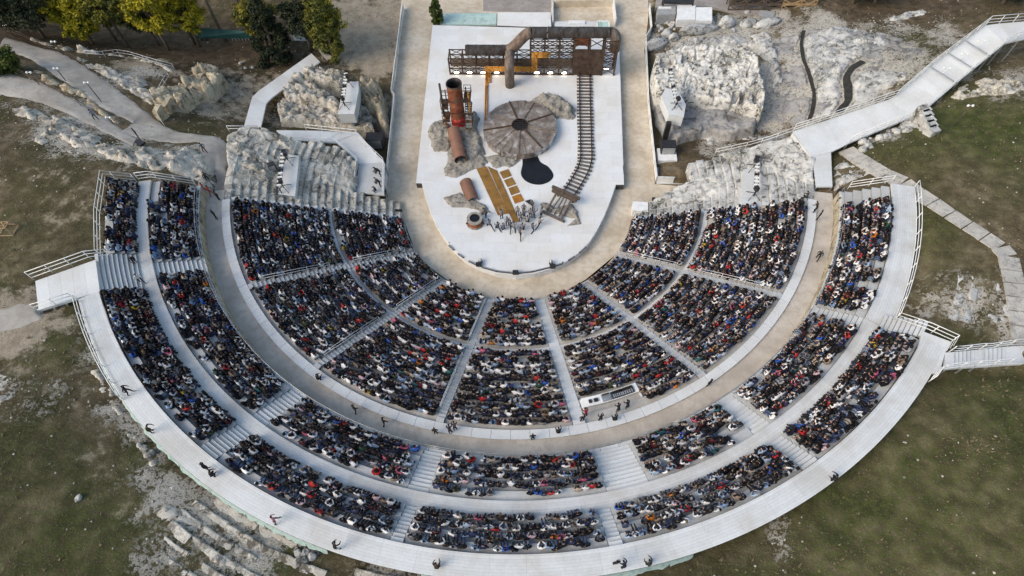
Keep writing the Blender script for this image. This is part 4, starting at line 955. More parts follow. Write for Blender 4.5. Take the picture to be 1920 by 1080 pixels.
for i in range(12):                                   # the broken stair on its right side
    f = i/11.; z = ZS+1.2+f*(zc(195)-ZS-1.2); mb = MB(); mb.box((cb[0]+1.35, cb[1]-1.5+1.9*f, z), (.75, .24, .05)); mb.build('stair_tread', 'steel' if i % 3 else 'rust_dark', tower)
mb = MB(); mb.bar((cb[0]+.98, cb[1]-1.5, ZS+1.15), (cb[0]+.98, cb[1]+.4, zc(195)), .06, .14); mb.bar((cb[0]+1.74, cb[1]-1.5, ZS+1.15), (cb[0]+1.74, cb[1]+.4, zc(195)), .06, .14); mb.build('stair_stringer', 'rust_dark', tower)
for s in (-1, 1):
    for zz in (ZS+1.4, ZS+3.1, ZS+4.9):
        mb = MB(); mb.bar((cb[0]-1.75, cb[1]+s*.9, zz), (cb[0]+1.75, cb[1]+s*.9, zz), .07); mb.build('rail', 'rust_dark', tower)
        mb = MB(); mb.bar((cb[0]+s*1.75, cb[1]-.9, zz), (cb[0]+s*1.75, cb[1]+.9, zz), .07); mb.build('rail', 'rust_dark', tower)
# fallen lengths of pipe
def fallen(label, u0, v0, u1, v1, r, mat, arcv=None, lift=0.):
    a = W(u0, v0, ZS+r); b_ = W(u1, v1, ZS+r); o = thing('fallen_pipe', label, 'pipe', (a[0], a[1], ZS))
    if arcv: a[2] = b_[2] = ZS+.02
    a[2] += lift
    k = 5; d = (b_-a)
    for i in range(k):
        mb = MB(); mb.pipe([a+d*(i/k), a+d*((i+.985)/k)], r*(1+.02*(i % 2)), .06, 20, 0, 1, arcv); mb.build('shell_section', [mat, 'setrock'], o)
    return o
fallen('long rusted chimney length lying below the tower', 851, 247, 864, 300, .76, 'rust_pink', None, .25)
fallen('faded red half pipe lying open side down', 872, 334, 886.5, 371, .72, 'rust_pink', (-.05, math.pi+.05))

# ---- painted rock cloth heaped on the deck
def mound(name, label, cat, poly, z, h, mat, cell=.22, seed=1, amp=.5, edge=.8, group=None, freq=1., ztop=None, steps=0, shape=None, patchy=0., pits=.0, blocks=0., bscale=.5, bang=.3, smooth=True):
    P_ = [tuple(q[:2]) for q in poly]; xs_ = [p[0] for p in P_]; ys_ = [p[1] for p in P_]
    X = np.arange(min(xs_)-cell*2, max(xs_)+cell*2, cell); Y = np.arange(min(ys_)-cell*2, max(ys_)+cell*2, cell); x, y = np.meshgrid(X, Y)
    wob = edge*.45*fbm(x*.9*freq, y*.9*freq, seed+50, 3)
    sd_ = np.where(inside(P_, x, y), 1., -1.)*pdist(P_, x, y)+wob
    prof_ = sst(0, edge, sd_); nz = fbm(x*.8*freq, y*.8*freq, seed, 5, .55); rg = ridged(x*.55*freq, y*.55*freq, seed+9, 4)
    d1, d2 = cells(x*1.5*freq, y*1.5*freq, seed+3)
    hh = h*prof_*(1+amp*(nz*.55+(rg-.6)*.9))-amp*.18*h*np.clip(.24-(d2-d1), 0, 1)*4*prof_
    if blocks:
        ca, sa_ = math.cos(bang), math.sin(bang); xr = (x*ca-y*sa_)*bscale+.10*fbm(x, y, seed+61, 2); yr = (x*sa_+y*ca)*bscale*1.5+.10*fbm(x+7, y, seed+63, 2)
        b1 = blockcells(xr, yr, seed+65); b2 = blockcells(xr*2.7, yr*2.7, seed+67)
        hh = hh+prof_*blocks*((b1[0]-.5)*1.1+.55*(b1[1]*b1[3]+b1[2]*b1[4])*2-.5*sst(.10, .03, b1[5]))+prof_*blocks*.35*((b2[0]-.5)+.8*(b2[1]*b2[3]+b2[2]*b2[4])-.4*sst(.12, .03, b2[5]))
    if pits:
        p1, p2 = cells(x*1.15+.4*fbm(x*1.5, y*1.5, seed+41, 2), y*1.15+.4*fbm(x*1.5+9, y*1.5, seed+43, 2), seed+13); p3, p4 = cells(x*.55+3, y*.55, seed+17); hf = fbm(x*2.6, y*2.6, seed+23, 3, .6); gate = fbm(x*.45, y*.45, seed+29, 3) > -.12
        hh = hh+prof_*(pits*.5*hf-pits*1.5*sst(.30, .16, p1)*gate-pits*1.3*sst(.09, .02, p4-p3))
    if patchy: hh = hh*np.clip(.55+patchy*fbm(x*.75, y*.75, seed+31, 5, .62), -.6, 1.5)-.05*patchy
    if shape is not None: hh = shape(x, y, hh, prof_, sd_)
    if steps: q = hh/steps; hh = steps*(np.floor(q)+sst(.55, 1., q-np.floor(q)))
    base = z(x, y) if callable(z) else z
    zz = base+hh-.35*(1-sst(-cell*1.2, cell*.2, sd_)); keep = sd_ > -cell*1.6
    kf = keep[:-1, :-1] & keep[:-1, 1:] & keep[1:, 1:] & keep[1:, :-1]
    ii = np.arange(x.size).reshape(x.shape); f = np.stack([ii[:-1, :-1], ii[:-1, 1:], ii[1:, 1:], ii[1:, :-1]], -1)[kf]
    used = np.unique(f); mp = np.full(x.size, -1); mp[used] = np.arange(len(used))
    me = npmesh(name, np.stack([x, y, zz], -1).reshape(-1, 3)[used], mp[f], mat, smooth)
    o = ob(name, me); 
    if label: tag(o, label, cat, group)
    return o
def Z3(pts): return [W(740+a/3.6, b_/3.6, ZS)[:2] for a, b_ in pts]
def Z4(pts): return [W(740+a/3.6, 250+b_/3.6, ZS)[:2] for a, b_ in pts]
mound('rock_cloth', 'grey painted rock cloth left of the chimney foot', 'set rock', Z3([(215,880),(262,832),(335,808),(385,850),(400,930),(385,1010),(355,1024),(262,1022),(240,950)]), ZS, .55, 'setrock', .13, 11, .9, .5, freq=2.)
mound('rock_cloth', 'pale painted rock cloth heaped right of the chimney foot', 'set rock', Z3([(400,830),(480,800),(535,742),(572,800),(562,868),(600,960),(612,1040),(560,1090),(480,1110),(430,1010),(390,900)]), ZS, .6, 'setrock', .13, 21, .9, .6, freq=2.)
mound('rock_cloth', 'pale rock cloth spread under the long fallen pipe', 'set rock', Z4([(360,60),(350,200),(330,240),(335,292),(420,305),(520,250),(600,235),(640,200),(600,150),(590,20),(480,0),(400,20)]), ZS, .32, 'setrock', .13, 31, 1., .5, freq=2.)
mound('rock_cloth', 'broad grey painted rock behind the tin disc beside the rails', 'set rock', Z3([(905,690),(960,650),(1040,625),(1120,650),(1180,700),(1225,750),(1212,800),(1090,808),(1020,760),(950,700)]), ZS, .8, 'setrock', .14, 41, .8, .8, freq=2.)
mound('rock_cloth', 'ragged rock cloth at the lower left edge of the tin disc', 'set rock', Z4([(600,160),(690,142),(790,165),(850,178),(820,212),(775,232),(745,222),(680,245),(645,205)]), ZS, .3, 'setrock', .12, 51, 1., .35, freq=2.2)
mound('rock_cloth', 'ragged rock cloth under the faded red half pipe', 'set rock', Z4([(318,434),(395,412),(440,398),(520,440),(600,480),(640,520),(690,548),(610,535),(540,515),(470,505),(380,500)]), ZS, .28, 'setrock', .12, 61, 1., .35, freq=2.2)
mound('rock_cloth', 'rumpled rock cloth beside the round basin', 'set rock', Z4([(555,500),(600,475),(640,505),(630,545),(580,555)]), ZS, .35, 'setrock', .12, 65, 1., .35, freq=2.2)
mound('rock_cloth', 'ragged rock cloth under the buffer stop at the track end', 'set rock', Z4([(968,470),(1010,462),(1080,500),(1200,470),(1240,540),(1262,610),(1215,622),(1160,628),(1215,580),(1150,560),(1060,535),(1000,510)]), ZS, .3, 'setrock', .12, 71, 1., .35, freq=2.2)

# ---- great tin disc
dc = W(975, 247, ZS); DR = 4.45
disc = thing('tin_disc', 'great round tin disc of wedge plates with a grated hub', 'disc', dc)
DT = .8
def dz_(r): return DT+.28*(1-(r-1.)/(DR-1.))
ns = 9; a0 = R(-92)
for i in range(ns):
    A0, A1 = a0+2*math.pi*i/ns, a0+2*math.pi*(i+1)/ns
    for j in range(3):                                # three overlapping sheets to each wedge
        b0, b1 = A0+(A1-A0)*j/3+.006, A0+(A1-A0)*(j+1)/3-.006; lift = .02+.03*random.random(); mb = MB(); vs_ = []; m = 5
        tw = random.uniform(-.03, .03)
        for r in np.linspace(1.0, DR-.03-.05*random.random(), 4):
            for k in range(m+1):
                t = b0+(b1-b0)*k/m; vs_.append((dc[0]+r*math.cos(t), dc[1]+r*math.sin(t), ZS+dz_(r)+lift+tw*(k/m-.5)))
        fs_ = [(i2*(m+1)+k, (i2+1)*(m+1)+k, (i2+1)*(m+1)+k+1, i2*(m+1)+k+1) for i2 in range(3) for k in range(m)]
        n0 = len(vs_); vs_ += [(x, y, z-.06) for x, y, z in vs_]; fs_ += [tuple(n0+q for q in f[::-1]) for f in fs_]
        mb.add(vs_, fs_); mb.build('tin_sheet', 'disc', disc)
    t = A0; mb = MB(); mb.bar((dc[0]+1.0*math.cos(t), dc[1]+1.0*math.sin(t), ZS+dz_(1.)+.10), (dc[0]+DR*math.cos(t), dc[1]+DR*math.sin(t), ZS+dz_(DR)+.10), .16, .12); mb.build('spoke', 'rust_dark' if i % 2 else 'disc', disc)
for i in range(27):
    b0, b1 = 2*math.pi*i/27, 2*math.pi*(i+1)/27; rr = DR+random.uniform(-.03, .05); mb = MB()
    mb.add([(dc[0]+q*math.cos(t), dc[1]+q*math.sin(t), z) for t in (b0, b1-.01) for q in (rr, rr-.05) for z in (ZS, ZS+DT+.05)], [(0, 1, 5, 4), (2, 6, 7, 3), (1, 3, 7, 5), (0, 2, 3, 1), (4, 5, 7, 6)]); mb.build('rim_plate', 'disc_rim' if random.random() < .6 else 'disc', disc)
n = 28
mb = MB(); mb.pipe([dc+[0, 0, DT], dc+[0, 0, DT+.42]], 1.02, .08, n); hub = mb.build('hub_ring', 'rust_dark', disc)
mb = MB(); mb.add([dc+[.95*math.cos(2*math.pi*k/n), .95*math.sin(2*math.pi*k/n), DT+.1] for k in range(n)], [tuple(range(n))]); mb.build('hub_well', 'black', hub)
for k in np.linspace(-.66, .66, 5):
    L = math.sqrt(.96**2-k*k)
    mb = MB(); mb.bar(dc+[k, -L, DT+.34], dc+[k, L, DT+.34], .05); mb.build('grate_bar', 'rail', hub)
    mb = MB(); mb.bar(dc+[-L, k, DT+.39], dc+[L, k, DT+.39], .05); mb.build('grate_bar', 'rail', hub)
# black pool of tar
def smooth_poly(pts, n=6):
    P_ = np.array(pts); m = len(P_); out = []
    for i in range(m):
        p0, p1, p2, p3 = P_[i-1], P_[i], P_[(i+1) % m], P_[(i+2) % m]
        for t in np.arange(n)/n: out.append(tuple(.5*((2*p1)+(-p0+p2)*t+(2*p0-5*p1+4*p2-p3)*t*t+(-p0+3*p1-3*p2+p3)*t**3)))
    return out
tp = smooth_poly(Z4([(872,150),(955,150),(985,195),(1040,230),(1072,285),(1045,325),(990,346),(930,342),(880,318),(852,275),(862,215)]))
mb = MB(); mb.prism(tp, ZS, ZS+.035); tag(mb.build('tar_pool', 'asphalt'), 'glossy black puddle spilling from under the tin disc', 'puddle')
# ochre plates
op_ = thing('ochre_plates', 'two long ochre rusted plate strips running to the stage front', 'floor plates', W(935, 345, ZS))
def lerp4(c, a, b_):
    c = [np.array(q) for q in c]; return (c[0]*(1-a)+c[1]*a)*(1-b_)+(c[3]*(1-a)+c[2]*a)*b_
for cn in ([(552,240),(621,224),(772,542),(697,556)], [(627,223),(692,252),(845,598),(800,604)]):
    q = [p for p in Z4(cn)]
    for i in range(5):
        quad = [lerp4(q, .01, (i+.01)/5), lerp4(q, .99, (i+.01)/5), lerp4(q, .99, (i+.99)/5), lerp4(q, .01, (i+.99)/5)]
        mb = MB(); z = ZS+.05+random.random()*.015; mb.prism([tuple(p) for p in quad], ZS+.004, z); mb.build('plate', 'ochre', op_)
for i, cn in enumerate(([(708,262),(768,242),(790,287),(732,308)], [(737,318),(793,298),(820,343),(763,364)], [(767,372),(824,352),(846,398),(787,419)], [(790,428),(850,408),(875,455),(812,476)])):
    mb = MB(); mb.prism([tuple(p) for p in Z4(cn)], ZS+.004, ZS+.05); tag(mb.build('square_plate', 'rust_orange_plate' if i == 3 else 'ochre'), ['ochre square plate nearest the tin disc','second ochre square plate from the tin disc','third ochre square plate from the tin disc','bright orange square plate nearest the performers'][i], 'floor plate', 'square plates in a row')
# ---- rail track
track = thing('rail_track', 'rail track with wooden sleepers curving from the rusted door to the stage front', 'rail track', W(1098, 300, ZS))
cl = np.array([W(740+a/3.6, b_/3.6, ZS) for a, b_ in ((1282,506),(1284,700),(1288,860),(1292,1000),(1293,1080))]+[W(740+a/3.6, 250+b_/3.6, ZS) for a, b_ in ((1291,185),(1277,240),(1252,290),(1222,340),(1190,390),(1155,440))])
for _ in range(3):
    q = [cl[0]]
    for i in range(len(cl)-1): q += [cl[i]*.75+cl[i+1]*.25, cl[i]*.25+cl[i+1]*.75]
    cl = np.array(q+[cl[-1]])
s_ = np.r_[0, np.cumsum(np.linalg.norm(np.diff(cl, axis=0), axis=1))]
def tr_at(d): return np.array([np.interp(d, s_, cl[:, k]) for k in range(3)])
smb = MB(); smb.box((0, 0, .09), (2.0, .21, .14)); sl0 = smb.build('sleeper', 'sleeper'); slm = sl0.data; bpy.data.objects.remove(sl0)
nsl = 37
for i in range(nsl):
    d = s_[-1]*(i+.5)/nsl; t = tr_at(min(d+.2, s_[-1]))-tr_at(max(d-.2, 0)); yaw = math.atan2(t[1], t[0])+math.pi/2
    piece('sleeper', slm, track, tr_at(d), yaw+random.uniform(-.03, .03), None, (random.uniform(.95, 1.05), random.uniform(.85, 1.1), 1))
for s in (-1, 1):
    pts = []
    for d in np.linspace(0, s_[-1], 60):
        t = tr_at(min(d+.2, s_[-1]))-tr_at(max(d-.2, 0)); t /= np.linalg.norm(t); pts.append(tr_at(d)+np.array([-t[1], t[0], 0])*s*.66+[0, 0, .22])
    mb = MB(); mb.tube(pts, .075, 6); mb.build('rail', 'rail', track)
be = tr_at(s_[-1]); t = tr_at(s_[-1])-tr_at(s_[-1]-.6); t /= np.linalg.norm(t); nn = np.array([-t[1], t[0], 0])
buf = thing('buffer_stop', 'wooden buffer stop with sloping legs at the end of the rail track', 'buffer stop', be)
for k, (dd, z, L) in enumerate(((.1, 1.15, 1.75), (.45, 1.0, 1.55))):
    mb = MB(); mb.bar(be+t*dd-nn*L+[0, 0, z], be+t*dd+nn*L+[0, 0, z], .3, .32); mb.build('beam', 'darkwood', buf)
for s in (-1, 1):
    mb = MB(); mb.bar(be+t*.1+nn*s*.95, be+t*.1+nn*s*.95+[0, 0, 1.1], .22); mb.build('post', 'darkwood', buf)
    mb = MB(); mb.bar(be+t*.3+nn*s*.95+[0, 0, 1.0], be+t*3.0+nn*s*.95+[0, 0, .15], .2, .22); mb.build('sloping_leg', 'sleeper', buf)
mb = MB(); mb.bar(be+t*3.0-nn*1.45+[0, 0, .12], be+t*3.0+nn*1.45+[0, 0, .12], .24); mb.build('foot_beam', 'sleeper', buf)
for s in (-.35, 0, .35):
    mb = MB(); mb.bar(be+t*.5+nn*s+[0, 0, .75], be+t*2.7+nn*s*1.6+[0, 0, .1], .1); mb.build('rod', 'darkwood', buf)
# ---- round basin
bc = W(891, 418, ZS)
bas = thing('round_basin', 'squat round rusted basin filled with black water', 'basin', bc)
mb = MB(); mb.pipe([bc, bc+[0, 0, .15]], .98, .12, 24); mb.build('foot_ring', 'setrock', bas)
mb = MB(); mb.pipe([bc+[0, 0, .1], bc+[0, 0, .72]], [.84, .80], .1, 24); drum = mb.build('drum', 'rust_red', bas)
mb = MB(); mb.pipe([bc+[0, 0, .7], bc+[0, 0, .92]], .86, .30, 24); mb.build('rim', 'setrock', bas)
mb = MB(); n = 20; mb.add([bc+[.6*math.cos(2*math.pi*k/n), .6*math.sin(2*math.pi*k/n), .80] for k in range(n)], [tuple(range(n))]); mb.build('water', 'asphalt', drum)
mb = MB(); mb.bar(bc+[-1.0, -.3, .3], bc+[-.75, -.25, .3], .1); mb.bar(bc+[.75, -.2, .25], bc+[1.0, -.25, .25], .1); mb.build('handle', 'rust_dark', drum)
# ---- footlights along the front edge
def edge_pt(x, y, z=ZS): return W(740+x/3.6, 250+y/3.6, z)
for i, ((xa, ya), (xb, yb)) in enumerate((((366,758),(400,792)), ((428,816),(466,843)), ((500,865),(556,892)), ((590,906),(690,934)), ((692,934),(800,945)), ((834,946),(930,936)), ((932,936),(1045,908)), ((1082,898),(1136,880)), ((1172,861),(1214,834)), ((1246,810),(1290,770)))):
    a, b_ = edge_pt(xa, ya), edge_pt(xb, yb); d = (b_-a)/np.linalg.norm(b_-a)
    f = thing('footlight_bar', f'{ORD[i]} black footlight bar from the left along the stage front', 'stage light', a, 'footlight bars')
    mb = MB(); mb.bar(a+[0, 0, .09], b_+[0, 0, .09], .14, .14); hs_ = mb.build('housing', 'black', f)
    mb = MB(); mb.bar(a+d*.05+[0, 0, .172], b_-d*.05+[0, 0, .172], .08, .02); mb.build('lens', 'steel', hs_)
for i, (x, y) in enumerate(((570, 890), (816, 944), (1066, 902))):
    p = edge_pt(x, y); f = thing('stage_monitor', ['left','middle','right'][i]+' black wedge loudspeaker on the stage front edge', 'loudspeaker', p, 'stage monitors')
    mb = MB(); w_ = .3; mb.add([p+[-w_, -.22, 0], p+[w_, -.22, 0], p+[w_, .25, 0], p+[-w_, .25, 0], p+[-w_, -.22, .5], p+[w_, -.22, .5], p+[w_, .1, .5], p+[-w_, .1, .5]], [(3, 2, 1, 0), (4, 5, 6, 7), (0, 1, 5, 4), (1, 2, 6, 5), (2, 3, 7, 6), (3, 0, 4, 7)]); cb_ = mb.build('cabinet', 'black', f)
    mb = MB(); mb.add([p+[-w_*.85, .245, .05], p+[w_*.85, .245, .05], p+[w_*.85, .125, .45], p+[-w_*.85, .125, .45]], [(3, 2, 1, 0)]); mb.build('grille', 'steel', cb_)
for i, (x, y) in enumerate(((580, 872), (1055, 882))):
    p = edge_pt(x, y); f = thing('spotlight', ['left','right'][i]+' small grey round spotlight just behind the stage front', 'stage light', p, 'small spotlights')
    mb = MB(); mb.tube([p, p+[0, 0, .06]], .2, 12); mb.bar(p+[-.2, 0, .05], p+[-.2, 0, .4], .04); mb.bar(p+[.2, 0, .05], p+[.2, 0, .4], .04); mb.build('yoke', 'black', f)
    mb = MB(); mb.tube([p+[0, -.15, .32], p+[0, .12, .38], p+[0, .2, .4]], [.12, .17, .19], 12); mb.build('can', 'steel', f)
# ---- basins and boxes behind the deck
mb = MB(); mb.prism(Wp([(829,25),(931,24.5),(931,46),(824,46)], .45), .2, .45); tag(mb.build('pool_sheet', 'pool'), 'pale teal sheeted basin behind the left of the stage', 'basin')
pw = thing('service_pit', 'sand walled service pit with white panels behind the right of the stage', 'pit', W(1095, 30, 0))
q = Wp([(1036,13),(1149,11),(1153,50),(1036,50)], 0.)
mb = MB(); mb.bar(np.r_[q[0], .3], np.r_[q[1], .3], .3, 1.4); mb.build('wall', 'gravel', pw); mb = MB(); mb.bar(np.r_[q[3], .3], np.r_[q[0], .3], .2, 1.4); mb.build('wall', 'deck', pw); mb = MB(); mb.bar(np.r_[q[1], .5], np.r_[q[2], .5], .15, 1.6); mb.build('wall', 'white', pw)
for (a, b_, c, d_), m in (((1040,40,1120,53),'deck'),((1066,40,1097,46),'white')):
    mb = MB(); mb.prism(Wp([(a,b_),(c,b_),(c,d_),(a,d_)], .6), .1, .6 if m == 'deck' else .75); mb.build('panel', m, pw)
bx = thing('glazed_hatch', 'white framed box with a green glass top behind the stage', 'hatch', W(1131, 47, 0)); c = W(1131, 48, 1.2)
for dx_, dy_ in ((-.8, 0), (.8, 0)): mb = MB(); mb.bar((c[0]+dx_, c[1]-.9, 1.2), (c[0]+dx_, c[1]+.9, 1.2), .16); mb.build('frame_bar', 'white', bx)
for dy_ in (-.9, .9): mb = MB(); mb.bar((c[0]-.88, c[1]+dy_, 1.2), (c[0]+.88, c[1]+dy_, 1.2), .16); mb.build('frame_bar', 'white', bx)
for dx_, dy_ in ((-.8, -.9), (.8, -.9), (-.8, .9), (.8, .9)): mb = MB(); mb.bar((c[0]+dx_, c[1]+dy_, 0), (c[0]+dx_, c[1]+dy_, 1.15), .12); mb.build('leg', 'white', bx)
mb = MB(); mb.box((c[0], c[1], 1.17), (1.5, 1.7, .04)); mb.build('pane', 'pool', bx)
# ================================================================== the ruins and rocks round the theatre
def zoomer(u0, v0, s): return lambda pts, z: [W(u0+a/s, v0+b_/s, z)[:2] for a, b_ in pts]
ZA = zoomer(520, 90, 6.355); ZB = zoomer(1180, 0, 2.7); ZC = zoomer(1480, 0, 3.); ZD = zoomer(0, 0, 3.); ZE = zoomer(0, 0, 1.)
def stone_seg(parent, r0, r1, t0, t1, ztop, depth, seed, mat, wear=.1, gapc=.0, name='stone_row'):
    n = max(6, int(abs(t1-t0)*r1/.22)); js = [(0, 0), (.0, 1), (.12, 1), (.4, 1), (.7, 1), (1., 1), (1., 0)]; m = len(js)
    tt = np.linspace(t0, t1, n+1)[:, None]; fr = np.array([j[0] for j in js])[None]; top = np.array([j[1] for j in js])[None]
    r = r0+(r1-r0)*fr+np.zeros_like(tt); x = r*np.sin(tt); y = -r*np.cos(tt)
    er = fbm(x*1.1, y*1.1, seed, 5, .6); er2 = ridged(x*.7, y*.7, seed+7, 3)
    d1, d2 = cells(x*.9, y*.9, seed+2)
    nose = np.where((fr < .2) & (top > 0), 1., .35)
    z = np.where(top > 0, ztop+wear*er*nose-wear*1.6*np.clip(er2-.72, 0, 1)*4*nose-.35*wear*np.clip(.12-(d2-d1), 0, 1)*8, ztop-depth)
    r = r+wear*.8*np.where(fr == 0, fbm(x*1.7, y*1.7, seed+20, 4), 0); x = r*np.sin(tt); y = -r*np.cos(tt)
    e = np.zeros_like(z); e[0] = e[-1] = 1; z = np.where((e > 0) & (top > 0), z-.03, z)
    ii = np.arange(z.size).reshape(z.shape); f = np.stack([ii[:-1, :-1], ii[1:, :-1], ii[1:, 1:], ii[:-1, 1:]], -1).reshape(-1, 4)
    V = np.stack([x, y, z], -1).reshape(-1, 3); fl = list(map(tuple, f)); 
    mb = MB(); mb.add(V, fl, 0, True); mb.add(V[:m], [tuple(range(m))]); mb.add(V[-m:], [tuple(range(m))[::-1]])
    return mb.build(name, mat, parent)
def stone_row(parent, r0, r1, t0, t1, ztop, depth, seed, mat, wear=.1, miss=.0, jit=.07, lo=1.2, hi=3.2, follow=False):
    q = random.Random(seed); t = t0; k = 0
    while t < t1-.2/r0:
        e = min(t1, t+q.uniform(lo, hi)/r0)
        if t1-e < .5/r0: e = t1
        if q.random() >= miss:
            z = ztop if not follow else float(hfun(*pol((r0+r1)/2, (t+e)/2, 0)[:2]))+ztop
            stone_seg(parent, r0+q.uniform(-.05, .05), r1+q.uniform(-.03, .05), t+.02/r0, e-.02/r0, z+q.uniform(-jit, jit), depth, seed*7+k, mat, wear, name='stone_block')
        t = e; k += 1
Lend = lambda r: np.interp(r, [13.4, 18.0, 18.5, 20.7, 24.6, 26.4, 29.2, 30], [-92.5, -91.2, -104, -106.8, -103, -103.4, -101.5, -99])
Rend = lambda r: np.interp(r, [13.4, 18.6, 19.4, 23.4, 26.8, 29.3, 30], [83, 88, 95, 93.5, 92.2, 92, 90])
lw = thing('ancient_seating', 'ruined rock-cut seat rows left of the lower bowl', 'ruin', pol(22, TH(-92), 4.))
rw = thing('ancient_seating', 'ruined rock-cut seat rows right of the lower bowl', 'ruin', pol(22, TH(84), 4.))
for k in range(22):
    r = 13.35+.758*k; z = .66+.345*k
    stone_row(lw, r, r+.78, TH(Lend(r)+random.uniform(-.8, .8)), TH(-82.3), z, 1.6, 100+k, 'lime', .10, .0, .06, 1., 4.)
    stone_row(rw, r, r+.78, TH(75.7), TH(Rend(r)+random.uniform(-.8, .8)), z, 1.6, 200+k, 'limegrey', .10, .0, .06, 1., 4.)
rowz = lambda x, y: .66+.345*(np.hypot(x, y)-13.35)/.758+.02
def W2(pts):
    out = []
    for u, v, z in pts: out.append(W(u, v, z)[:2])
    return out
mound('rock_outcrop', 'eroded rough mass at the top of the left ruined seats', 'rock', W2([(428,262,8),(455,240,7.9),(520,246,7),(560,262,6),(545,290,6),(520,300,6.4),(505,330,6.8),(470,345,7.4),(430,340,8)]), rowz, .15, 'lime', .14, 711, .5, .5, freq=1.4, pits=.14, patchy=1.9, blocks=.4, bscale=.6, bang=.2, smooth=False)
mound('rock_outcrop', 'eroded pitted patch low on the left ruined seats', 'rock', W2([(600,285,4.4),(650,300,3.4),(668,330,2.8),(660,360,3),(620,350,3.8),(590,320,4.5)]), rowz, .15, 'lime', .14, 713, .5, .5, freq=1.4, pits=.14, patchy=1.9, blocks=.3, bscale=.7, bang=.2, smooth=False)
mound('rock_outcrop', 'eroded rough mass at the top of the right ruined seats', 'rock', W2([(1350,292,4.4),(1420,278,5.8),(1488,258,7.6),(1525,300,8),(1525,340,8),(1470,330,7),(1440,315,6),(1390,320,5)]), rowz, .15, 'limegrey', .14, 715, .5, .5, freq=1.4, pits=.14, patchy=1.9, blocks=.4, bscale=.6, bang=.2, smooth=False)
mound('rock_outcrop', 'smooth worn patch low on the right ruined seats', 'rock', W2([(1230,372,1.6),(1300,345,2.4),(1345,340,3.4),(1345,372,3.4),(1290,385,2.4),(1240,388,1.6)]), rowz, .15, 'limegrey', .14, 717, .4, .5, freq=1.2, pits=.1, patchy=1.9, blocks=.3, bscale=.6, bang=.2, smooth=False)
# end stairs / white capping boards beside the wooden wedges
for (t, nm) in ((-81.95, 'left'), (75.4, 'right')):
    b = thing('end_boards', f'row of small white boards closing the {nm} end of the lower bowl', 'boards', pol(21, TH(t), 3.9))
    for k in range(20):
        r = rk(k); mb = MB(); mb.ring(r-.02, r+TR-.02, zk(k)-.5, zk(k)+.04, TH(t)-.28/r, TH(t)+.12/r, 1); mb.build('board', 'deck', b)
anc = thing('ancient_steps', 'worn pale rock-cut steps below the left of the back walkway', 'ruin', W(460, 1010, 12.6))
for k in range(7):
    r = 41.0+.86*k; z = -.01; a0, a1 = [(-33, -20.5), (-34.5, -19.5), (-35, -20.5), (-34.5, -21), (-34, -21.5), (-33, -22), (-31, -23)][k]
    stone_row(anc, r, r+.9, TH(a0), TH(a1), z, 1., 300+k, 'lime', .12, .15, .05, 1.8, 5., True)
an2 = thing('ancient_steps', 'worn rock-cut steps at the bottom edge beside the grassy hollow', 'ruin', W(690, 1070, 12.4))
for k in range(3):
    r = 41.1+.9*k; stone_row(an2, r, r+.92, TH(-17.2), TH(-10+k), .14, 1., 330+k, 'lime', .12, .15, .08, .8, 2., True)
an3 = thing('ancient_steps', 'weathered rock-cut rows on the right hillside beside the slab path', 'ruin', W(1840, 570, 12.3))
for k in range(6):
    r = 40.6+.86*k; stone_row(an3, r, r+.6, TH(55.5+.3*k), TH(62.5-.2*abs(k-3)), .02, .8, 350+k, 'limegrey', .2, .25, .1, .5, 1.5, True)

hs = lambda x, y: hfun(x, y)-.12
NICHE = [(ZB(q, zq), dq) for q, zq, dq in (([(160,290),(230,285),(232,322),(160,327)], 3.6, 1.2), ([(268,265),(320,262),(322,302),(270,307)], 3.6, 1.), ([(215,355),(270,355),(272,388),(215,390)], 3.4, 1.), ([(402,470),(440,462),(440,492),(405,506)], 2.8, 1.5), ([(512,487),(545,487),(545,534),(515,534)], 2.6, 1.), ([(552,489),(582,489),(582,538),(552,538)], 2.6, 1.), ([(290,422),(395,412),(400,472),(300,482)], 3.0, .7), ([(612,500),(640,500),(645,560),(615,560)], 2.5, .8), ([(360,660),(400,655),(405,690),(362,690)], .8, .5))]
def niches(x, y, hh, pr, sd_):
    for q, dq in NICHE: hh = np.where(inside(q, x, y), np.maximum(hh-dq, .05), hh)
    return hh
DR1 = [(1506,58),(1501,85),(1506,115),(1518,145),(1526,175),(1524,205),(1516,228)]; DR2 = [(1618,116),(1597,128),(1586,145),(1590,170),(1590,190),(1570,212)]
DW = [np.array([G(u, v)[:2] for u, v in d]) for d in (DR1, DR2)]
def trench(x, y, hh, pr, sd_):
    for d, w_ in zip(DW, (.32, .5)): hh = np.where(pdist(d, x, y, False) < w_, -.45, hh)
    return hh
NP = dict(cell=.2)
mound('rock_outcrop', 'pitted limestone ledge topmost on the left stage-side rock', 'rock', ZA([(255,235),(330,190),(500,155),(640,180),(780,250),(812,330),(720,392),(560,372),(400,340),(290,300)], 3.0), hs, 2.5, 'lime', .14, 401, .2, .3, freq=1.2, pits=.13, blocks=.8, bscale=.5, bang=.4, smooth=False)
mound('rock_outcrop', 'pale bulging limestone shelf in the middle of the left stage-side rock', 'rock', ZA([(45,560),(60,480),(170,340),(330,315),(500,430),(620,470),(740,560),(735,690),(500,640),(250,610),(120,620)], 3.2), hs, 3.0, 'lime', .14, 411, .2, .3, freq=1.1, pits=.13, blocks=.9, bscale=.45, bang=.3, smooth=False)
